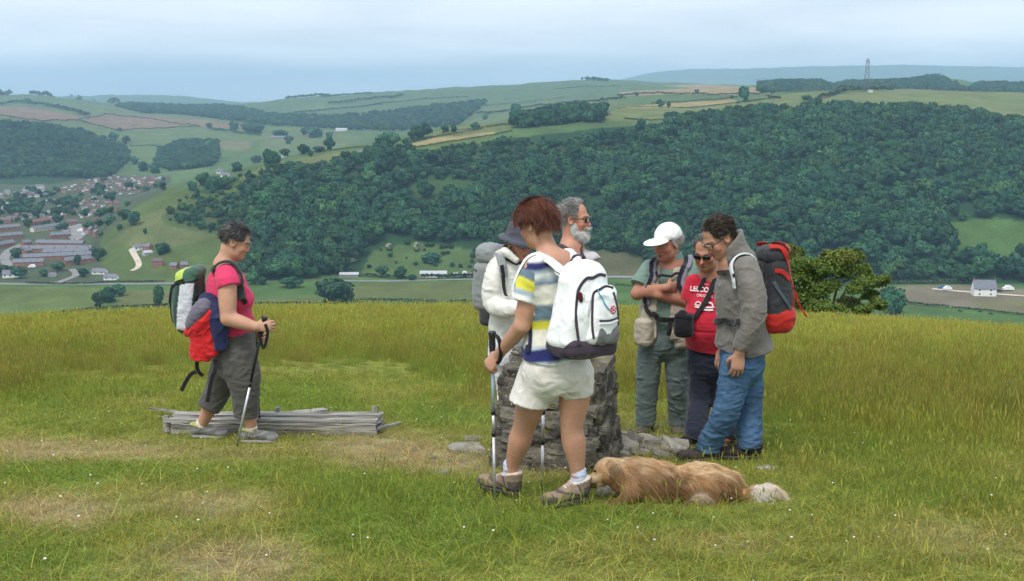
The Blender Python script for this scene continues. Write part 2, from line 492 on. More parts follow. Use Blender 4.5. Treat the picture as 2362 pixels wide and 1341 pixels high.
# what grows where, drawn on the land: (colour, outline in photo pixels); later ones lie on top
PASTURE, LUSH, ROUGH, HAY, STUBBLE, PLOUGH, WOODFLOOR, SCRUB, EARTH, TOWN = (
    (.105, .150, .042), (.090, .165, .045), (.085, .125, .040), (.33, .27, .12), (.27, .235, .105), (.235, .165, .105), (.03, .075, .03), (.05, .095, .032), (.20, .175, .12), (.085, .11, .06))
FIELDS = [
    # valley floor
    (LUSH, [(-300, 760), (-300, 655), (560, 655), (740, 650), (1300, 645), (2362, 680), (2600, 760)]),
    ((.13, .175, .05), [(-300, 735), (-300, 662), (230, 664), (215, 712), (0, 732)]),
    ((.15, .17, .055), [(255, 714), (285, 668), (430, 672), (430, 700)]),
    ((.12, .16, .05), [(560, 702), (560, 690), (740, 680), (740, 706)]),
    ((.125, .15, .05), [(800, 655), (1110, 652), (1300, 655), (1300, 690), (1000, 696), (815, 690)]),
    (EARTH, [(2030, 662), (2240, 658), (2400, 672), (2400, 728), (2260, 714), (2090, 702)]),
    ((.19, .18, .09), [(2240, 692), (2400, 692), (2400, 722), (2260, 712)]),
    # right hill
    (WOODFLOOR, [(600, 650), (560, 560), (520, 500), (560, 440), (640, 400), (900, 360), (1170, 320), (1450, 290), (1600, 275), (1800, 262), (2362, 285), (2600, 300), (2600, 660), (1300, 640), (800, 632)]),
    (SCRUB, [(400, 460), (620, 385), (900, 352), (1160, 322), (1300, 330), (1250, 360), (1000, 400), (700, 440), (560, 480), (430, 480)]),
    (PASTURE, [(215, 650), (200, 560), (300, 480), (390, 430), (480, 450), (540, 520), (560, 650)]),
    ((.14, .165, .06), [(250, 560), (330, 500), (400, 470), (470, 480), (510, 540), (380, 575)]),
    (ROUGH, [(370, 500), (450, 455), (560, 450), (600, 520), (520, 545), (380, 520)]),
    (SCRUB, [(880, 470), (960, 420), (1110, 400), (1090, 460), (980, 480)]),
    ((.095, .15, .05), [(830, 635), (860, 575), (960, 560), (1130, 580), (1170, 640), (1000, 640)]),
    ((.06, .115, .04), [(1110, 560), (1300, 560), (1480, 575), (1520, 640), (1160, 645)]),
    (SCRUB, [(760, 420), (900, 372), (1000, 350), (1170, 330), (1300, 335), (1420, 310), (1560, 285), (1480, 330), (1380, 370), (1200, 390), (1100, 440), (950, 430), (820, 445)]),
    ((.125, .125, .065), [(1330, 605), (1360, 578), (1480, 585), (1480, 636), (1360, 640)]),
    (LUSH, [(2160, 520), (2280, 500), (2420, 520), (2420, 600), (2300, 615), (2200, 570)]),
    # spur top
    (PASTURE, [(470, 470), (560, 395), (640, 375), (730, 357), (860, 342), (880, 352), (760, 388), (700, 385), (600, 425)]),
    ((.17, .19, .075), [(520, 430), (620, 378), (860, 340), (870, 348), (720, 384), (600, 396)]),
    (HAY, [(925, 338), (1000, 318), (1140, 305), (1140, 312), (1060, 322), (930, 344)]),
    (PASTURE, [(880, 355), (930, 345), (1060, 323), (1170, 315), (1180, 330), (1000, 355)]),
    ((.16, .185, .07), [(960, 316), (1060, 290), (1180, 280), (1180, 300), (1000, 318)]),
    # plateau on the right
    ((.165, .20, .072), [(1380, 282), (1420, 252), (1700, 240), (1760, 224), (1850, 214), (2060, 204), (2250, 210), (2362, 215), (2600, 230), (2600, 330), (2362, 300), (2250, 270), (2100, 264), (1800, 262), (1560, 278)]),
    (HAY, [(1425, 248), (1520, 240), (1690, 228), (1705, 237), (1560, 249), (1430, 251)]),
    ((.10, .15, .06), [(1490, 240), (1700, 216), (1800, 212), (1760, 224), (1690, 229), (1520, 241)]),
    ((.32, .25, .14), [(1425, 212), (1520, 198), (1620, 195), (1740, 202), (1800, 213), (1700, 219), (1560, 218), (1440, 222)]),
    # middle distance
    ((.10, .16, .065), [(560, 245), (740, 224), (1080, 200), (1340, 184), (1440, 190), (1600, 204), (1430, 212), (1430, 250), (1200, 285), (1070, 285), (1120, 240), (1020, 235), (760, 260), (560, 262)]),
    ((.13, .175, .07), [(1080, 285), (1120, 248), (1300, 232), (1430, 228), (1430, 250), (1200, 290)]),
    ((.125, .19, .07), [(650, 252), (720, 246), (812, 243), (790, 252), (700, 256)]),
    ((.12, .17, .07), [(860, 236), (960, 226), (1030, 226), (1000, 236)]),
    (HAY, [(1250, 229), (1290, 224), (1300, 226), (1255, 231)]),
    ((.13, .18, .07), [(-300, 290), (-300, 232), (70, 232), (260, 245), (560, 275), (620, 300), (560, 350), (420, 345), (300, 340), (150, 300), (0, 285)]),
    (PLOUGH, [(-200, 268), (-200, 246), (60, 248), (140, 260), (205, 272), (160, 281), (60, 277), (0, 268)]),
    (PLOUGH, [(185, 279), (240, 264), (330, 272), (440, 291), (380, 296), (275, 303)]),
    (PLOUGH, [(250, 262), (400, 272), (575, 288), (570, 297), (460, 292), (340, 272)]),
    ((.13, .19, .07), [(285, 345), (300, 335), (370, 338), (360, 380), (310, 390)]),
    ((.12, .19, .065), [(370, 398), (490, 384), (480, 395), (400, 420)]),
    ((.135, .18, .07), [(600, 300), (640, 290), (760, 300), (800, 310), (840, 320), (780, 345), (600, 350)]),
    ((.20, .19, .10), [(500, 330), (575, 325), (580, 345), (510, 345)]),
    # far woods (dark floor, the trees stand on it)
    (WOODFLOOR, [(-300, 430), (-300, 283), (0, 285), (90, 290), (200, 310), (290, 345), (300, 372), (250, 410), (100, 432)]),
    (WOODFLOOR, [(270, 246), (310, 240), (420, 242), (520, 248), (560, 252), (620, 268), (760, 275), (860, 268), (940, 255), (1120, 238), (1060, 290), (900, 300), (760, 292), (620, 290), (420, 265), (330, 262)]),
    (WOODFLOOR, [(362, 370), (370, 345), (430, 330), (500, 330), (506, 362), (490, 380), (390, 392)]),
    (WOODFLOOR, [(1750, 212), (1750, 194), (1770, 182), (1860, 184), (1920, 200), (1980, 190), (2110, 184), (2140, 178), (2180, 190), (2215, 205), (2362, 198), (2600, 200), (2600, 215), (2250, 212), (2050, 203), (1830, 214)]),
    # the town lies on gardens
    (TOWN, [(-300, 650), (-300, 430), (120, 425), (230, 405), (400, 405), (380, 440), (300, 485), (230, 555), (230, 600), (260, 640), (250, 655)]),
]
WOODS = [   # outlines of the woods: (outline, spacing, tree height low, high, from depth, to depth)
    ([(585, 645), (560, 560), (540, 500), (575, 450), (650, 405), (760, 385), (900, 362), (1000, 372), (1100, 365), (1180, 330), (1290, 342), (1400, 320), (1500, 300), (1560, 284), (1700, 272), (1800, 264), (2000, 262), (2200, 268), (2300, 285), (2362, 300), (2600, 310), (2600, 655), (2400, 652), (1940, 652), (1900, 648), (1520, 640), (1490, 600), (1440, 578), (1340, 575), (1120, 565), (1000, 560), (900, 545), (830, 590), (800, 634), (690, 648)], 11.0, 8, 19, 860, 1520),
    ([(1172, 316), (1176, 285), (1200, 268), (1300, 255), (1390, 268), (1385, 292), (1290, 318)], 10, 10, 17, 1350, 1560),
    ([(-300, 432), (-300, 283), (0, 285), (90, 290), (200, 310), (290, 345), (300, 375), (250, 412), (100, 436)], 14, 9, 15, 1900, 2700),
    ([(270, 248), (310, 240), (420, 242), (520, 248), (560, 252), (620, 268), (760, 275), (860, 268), (940, 255), (1120, 238), (1060, 290), (900, 305), (760, 298), (620, 290), (420, 265), (330, 262)], 19, 12, 18, 2300, 5200),
    ([(362, 382), (370, 345), (430, 330), (500, 330), (506, 362), (490, 384), (390, 396)], 10, 10, 15, 2000, 3000),
    ([(1750, 216), (1750, 194), (1770, 182), (1860, 184), (1920, 200), (1980, 190), (2110, 182), (2140, 176), (2180, 186), (2215, 203), (2240, 212), (2050, 208), (1830, 216)], 14, 9, 15, 2200, 3600),
    ([(2225, 214), (2260, 196), (2362, 192), (2600, 195), (2600, 216), (2362, 216)], 15, 10, 16, 2400, 3600),
]
GAPS = [   # clearings in the hillside wood
    [(880, 470), (960, 420), (1110, 405), (1090, 455), (980, 478)], [(2165, 522), (2280, 500), (2420, 520), (2420, 600), (2300, 612), (2205, 570)],
    [(1180, 372), (1260, 350), (1320, 362), (1240, 392)],
]


def build_land():
    nr, nc = LX.shape
    V = np.stack([LX, np.broadcast_to(ROWS[:, None], LX.shape), LH], -1).reshape(-1, 3)
    idx = np.arange(nr * nc).reshape(nr, nc)
    F = np.stack([idx[:-1, :-1], idx[:-1, 1:], idx[1:, 1:], idx[1:, :-1]], -1).reshape(-1, 4)
    qx, qy = px_of(V[:, 0], V[:, 1], V[:, 2])
    wob = fbm(np.stack([V[:, 0] / 40, V[:, 1] / 40, V[:, 2] * 0], -1), 1.0, 2)
    qx = qx + 3 * wob; qy = qy + 1.2 * wob
    C = np.zeros((len(V), 3)); C[:] = (.075, .125, .045)
    for col, poly in FIELDS:
        C[in_poly(qx, qy, poly)] = [.76 * q for q in col]
    C *= (1 + .22 * fbm(np.stack([V[:, 0] / 25, V[:, 1] / 45, V[:, 2] / 25], -1), 1.0, 3))[:, None]
    m = material('land', attr='col', rough=.95, spec=.1, noise=[(.035, .18), (.4, .15)], coords='Object')
    me = mesh_from('valley_terrain', V, F, [m], smooth=True, colors=C)
    tag(obj('valley_terrain', me), 'wide valley with hedged fields rising to wooded hills and distant ridges', 'terrain', kind='structure')
    # the hilltop meadow
    xs = np.concatenate([np.linspace(-75, -16, 40)[:-1], np.linspace(-16, 16, 200), np.linspace(16, 75, 40)[1:]])
    ys = np.concatenate([np.linspace(-45, 2, 24)[:-1], np.linspace(2, 16, 160), np.linspace(16, 50, 100)[1:], np.linspace(50, 68, 12)[1:]])
    X, Y = np.meshgrid(xs, ys)
    Z = gz(X, Y)
    V = np.stack([X, Y, Z], -1).reshape(-1, 3)
    idx = np.arange(X.size).reshape(X.shape)
    F = np.stack([idx[:-1, :-1], idx[:-1, 1:], idx[1:, 1:], idx[1:, :-1]], -1).reshape(-1, 4)
    C = meadow_color(V[:, 0], V[:, 1]) * .75
    m = material('meadow_soil', attr='col', rough=1.0, spec=.05, noise=[(6, .35), (60, .4)], bump=(45, .02))
    me = mesh_from('meadow', V, F, [m], smooth=True, colors=C)
    tag(obj('meadow', me), 'grassy hilltop meadow sloping away to its edge above the valley', 'meadow', kind='structure')


# bare, dry and lush patches of the meadow, in photo pixels: (x, y, half width, half height, dryness change)
PATCHES = [(120, 1040, 260, 28, .75), (430, 1060, 260, 22, .55), (880, 1060, 200, 40, .75), (1060, 1080, 120, 30, .6), (150, 1105, 190, 26, -.75), (120, 1195, 160, 40, .8), (520, 1175, 190, 40, .55), (650, 1290, 260, 60, .45),
           (450, 1290, 260, 50, .3), (820, 1180, 180, 80, -.5), (760, 1290, 110, 80, -.35), (1000, 1230, 260, 60, -.4), (640, 930, 190, 45, -.85), (250, 900, 120, 30, -.8), (1000, 960, 120, 40, -.45), (900, 1005, 160, 16, .1),
           (1400, 1220, 300, 40, -.25), (1900, 1000, 260, 80, -.45), (2150, 1060, 220, 60, -.35), (1700, 1260, 300, 40, .25), (2150, 1250, 200, 60, .2), (1480, 900, 140, 60, -.25), (40, 1290, 140, 30, -.3), (2000, 1160, 200, 40, -.1),
           (80, 940, 120, 50, -.3), (1040, 850, 100, 60, -.35), (1250, 1100, 120, 20, .4)]


def meadow_fields(x, y):
    z = pchip(_GY, _GZ, np.clip(y, -60, 90))
    qx, qy = px_of(x, np.maximum(y, 1.5), z)
    wob = fbm(p2(x, y, 1.0), .9, 3)
    wob2 = fbm(p2(x, y, 7.7), .55, 3)
    dry = .34 + .36 * wob + .22 * fbm(p2(x, y, 5.0), 3.1, 2)
    for (cx, cy, hw, hh, d) in PATCHES:
        r = np.sqrt(((qx + 60 * wob - cx) / hw) ** 2 + ((qy + 16 * wob2 - cy) / hh) ** 2)
        dry = dry + d * smooth01(1.35 - r)
    # the tall hay grass behind the path: everywhere beyond, and the whole right side
    edge = np.interp(qx, [0, 300, 420, 560, 880, 1000, 1100, 1400, 1800, 2100, 2362], [925, 872, 868, 860, 850, 880, 900, 930, 985, 1010, 1000])
    tall = smooth01((edge + 55 + 55 * wob2 + 30 * wob - qy) / 150)
    return np.clip(dry, 0, 1), tall, qx, qy


G_LUSH, G_GREEN, G_STRAW, G_TALL, G_TALL2 = np.array((.178, .250, .045)), np.array((.240, .275, .060)), np.array((.365, .320, .165)), np.array((.305, .325, .055)), np.array((.375, .362, .085))


def meadow_color(x, y):
    dry, tall, qx, qy = meadow_fields(x, y)
    d = dry[:, None]
    c = np.where(d < .35, G_LUSH + (G_GREEN - G_LUSH) * (d / .35), G_GREEN + (G_STRAW - G_GREEN) * ((d - .35) / .65))
    t = (.5 + .5 * fbm(p2(x, y, 12.0), .8, 3))[:, None]
    far_ = smooth01((y - 9) / 12)[:, None]
    ct = G_TALL * (1 - t) + G_TALL2 * t
    ct = ct * (.75 + .25 * far_)
    return c * (1 - tall[:, None]) + ct * tall[:, None]


build_land()

# ------------------------------------------------------------------ haze: the air of the valley
def build_haze():
    x0, x1, y0, y1, z0, z1 = -16000, 16000, -3000, 19800, -460, 470
    V = [(x, y, z) for z in (z0, z1) for y in (y0, y1) for x in (x0, x1)]
    F = [(0, 2, 3, 1), (4, 5, 7, 6), (0, 1, 5, 4), (2, 6, 7, 3), (0, 4, 6, 2), (1, 3, 7, 5)]
    m = bpy.data.materials.new('haze'); m.use_nodes = True
    n, l = m.node_tree.nodes, m.node_tree.links
    n.clear()
    out = n.new('ShaderNodeOutputMaterial')
    v = n.new('ShaderNodeVolumePrincipled')
    v.inputs['Color'].default_value = (.46, .70, .95, 1)
    v.inputs['Density'].default_value = HAZE_DENSITY
    v.inputs['Anisotropy'].default_value = .0
    l.new(v.outputs[0], out.inputs['Volume'])
    me = mesh_from('haze', V, F, [m])
    tag(obj('haze', me), 'pale blue summer haze filling the valley air', 'haze', kind='stuff')


HAZE_DENSITY = 1.0e-4
build_haze()
# ------------------------------------------------------------------ trees and hedges
UPPER = [(760, 420), (900, 372), (1000, 350), (1170, 330), (1300, 335), (1420, 310), (1560, 285), (1480, 330), (1380, 370), (1200, 390), (1100, 440), (950, 430), (820, 445)]
LEAF = material('broadleaf', attr='col', rough=.7, spec=.25, random_v=.38, transl=.18)
BLOSSOM = material('blossom', attr='col', rough=.8, spec=.2, transl=.2)
BARK = material('bark', (.075, .06, .045), rough=.95, spec=.1, noise=(8, .3), bump=(14, .05))


def quads(C, N, size, tilt, r, aspect=1.0):
    """Leaf-clump quads at C facing N (with tilt), returns verts, faces, vertex normals."""
    n = len(C)
    N = N + tilt * r.normal(size=(n, 3)); N /= np.linalg.norm(N, axis=1)[:, None] + 1e-9
    a = np.cross(N, r.normal(size=(n, 3))); a /= np.linalg.norm(a, axis=1)[:, None] + 1e-9
    b = np.cross(N, a)
    s = (size * (.6 + .8 * r.random(n)))[:, None]
    a = a * s; b = b * s * aspect
    bow = N * s * .25
    V = np.stack([C - a - b * .4 - bow, C + b * .9 * -1 + a * .5, C + a + b * .5 - bow, C - a * .3 + b], 1).reshape(-1, 3)
    F = np.arange(4 * n).reshape(n, 4)
    return V, F


def trunk_mesh(r, h, rad, lean=(0, 0), limbs=4, top=.55):
    V, F = [], []

    def tube(p0, p1, r0, r1, sides=6):
        p0 = np.array(p0, float); p1 = np.array(p1, float)
        d = p1 - p0; d /= np.linalg.norm(d)
        u = np.cross(d, (0, 1, .2)); u /= np.linalg.norm(u); w = np.cross(d, u)
        b = len(V)
        for p, rr in ((p0, r0), (p1, r1)):
            for k in range(sides):
                a = 2 * math.pi * k / sides
                V.append(p + rr * (math.cos(a) * u + math.sin(a) * w))
        for k in range(sides):
            F.append((b + k, b + (k + 1) % sides, b + sides + (k + 1) % sides, b + sides + k))
    tip = np.array((lean[0], lean[1], h * top))
    mid = tip * .5 + np.array((0, 0, .02 * h))
    tube((0, 0, -.04 * h), mid, rad * 1.25, rad * .8); tube(mid, tip, rad * .8, rad * .45)
    for k in range(limbs):
        a = 2 * math.pi * (k + r.random()) / limbs
        s = mid + (tip - mid) * r.random()
        e = s + np.array((math.cos(a) * .25 * h, math.sin(a) * .25 * h, .2 * h * (.5 + r.random())))
        tube(s, e, rad * .4, rad * .12, 5)
    return np.array(V), np.array(F)


def crown_mesh(name, seed, n_lobes=18, n_leaf=1100, leaf=.055, width=.5, base=.12, col=(.052, .105, .026), mats=None, var=.25, flat=1.0):
    """A unit tree, one metre tall: lobed crown of leaf clumps round a short trunk."""
    r = np.random.default_rng(seed)
    u = r.normal(size=(n_lobes, 3)); u /= np.linalg.norm(u, axis=1)[:, None]
    rad = r.random(n_lobes) ** .5
    zc = (1 + base) / 2; hz = (1 - base) / 2
    c = u * rad[:, None] * np.array((width * .68, width * .68, hz * .70)) + (0, 0, zc)
    lr = (.13 + .10 * r.random(n_lobes)) * (width / .5)
    c[:, 2] = np.minimum(c[:, 2], 1 - lr * .8)
    area = lr ** 2; cnt = np.maximum((area / area.sum() * n_leaf).astype(int), 8)
    P, N, L = [], [], []
    for k in range(n_lobes):
        d = r.normal(size=(cnt[k], 3)); d /= np.linalg.norm(d, axis=1)[:, None]
        d[:, 2] = np.where((d[:, 2] < -.3) & (c[k, 2] > .3), -d[:, 2], d[:, 2])
        bump = 1 + .28 * fbm(d * 1.7 + k * 3.1, 1.3, 2)
        p = c[k] + d * lr[k] * bump[:, None] * (1, 1, flat)
        # drop what lies deep inside another lobe
        dd = np.linalg.norm((p[:, None] - c[None]) / lr[None, :, None], axis=2)
        dd[:, k] = 9
        keep = dd.min(1) > .72
        P.append(p[keep]); N.append(d[keep]); L.append(np.full(keep.sum(), k))
    P = np.concatenate(P); N = np.concatenate(N); L = np.concatenate(L)
    V, F = quads(P, N, leaf, .55, r)
    lob = 1 + var * (r.random(n_lobes) - .5) * 1.6
    cc = np.array(col) * lob[L][:, None] * (1 + var * (r.random(len(P)) - .5))[:, None]
    cc = cc * (1 + np.array((.25, .05, -.1)) * (r.random(len(P)) ** 3)[:, None])
    C = np.repeat(cc, 4, 0)
    nn = np.repeat(N, 4, 0) + .25 * r.normal(size=(len(P) * 4, 3))
    # solid inside of every lobe, so no sky shows through the middle
    bm = bmesh.new(); bmesh.ops.create_icosphere(bm, subdivisions=1, radius=1.0)
    iv = np.array([v.co for v in bm.verts]); jf = np.array([[v.index for v in f.verts] for f in bm.faces]); bm.free()
    CV = np.concatenate([c[k] + iv * lr[k] * .86 for k in range(n_lobes)])
    CF = np.concatenate([jf + 12 * k if len(iv) == 12 else jf + len(iv) * k for k in range(n_lobes)])
    tv, tf = trunk_mesh(r, 1.0, .022)
    faces = [tuple(f) for f in F] + [tuple(f) for f in CF + len(V)] + [tuple(f) for f in tf + len(V) + len(CV)]
    Vall = np.concatenate([V, CV, tv])
    Call = np.concatenate([C, np.tile(np.array(col) * .9, (len(CV), 1)), np.tile((.07, .055, .04), (len(tv), 1))])
    mi = np.concatenate([np.zeros(len(F) + len(CF)), np.ones(len(tf))])
    nrm = np.concatenate([nn, np.concatenate([iv] * n_lobes), np.tile((0, -1, 0), (len(tv), 1))])
    nrm = nrm / (np.linalg.norm(nrm, axis=1)[:, None] + 1e-9)
    me = mesh_from(name, Vall, faces, mats or [LEAF, BARK], colors=Call, mat_idx=mi, smooth=True)
    me.normals_split_custom_set_from_vertices(nrm.tolist())
    return me


GREENS = [(.030, .108, .042), (.042, .128, .042), (.024, .092, .040), (.036, .104, .044), (.030, .108, .054), (.054, .142, .048), (.022, .084, .038), (.040, .120, .044)]


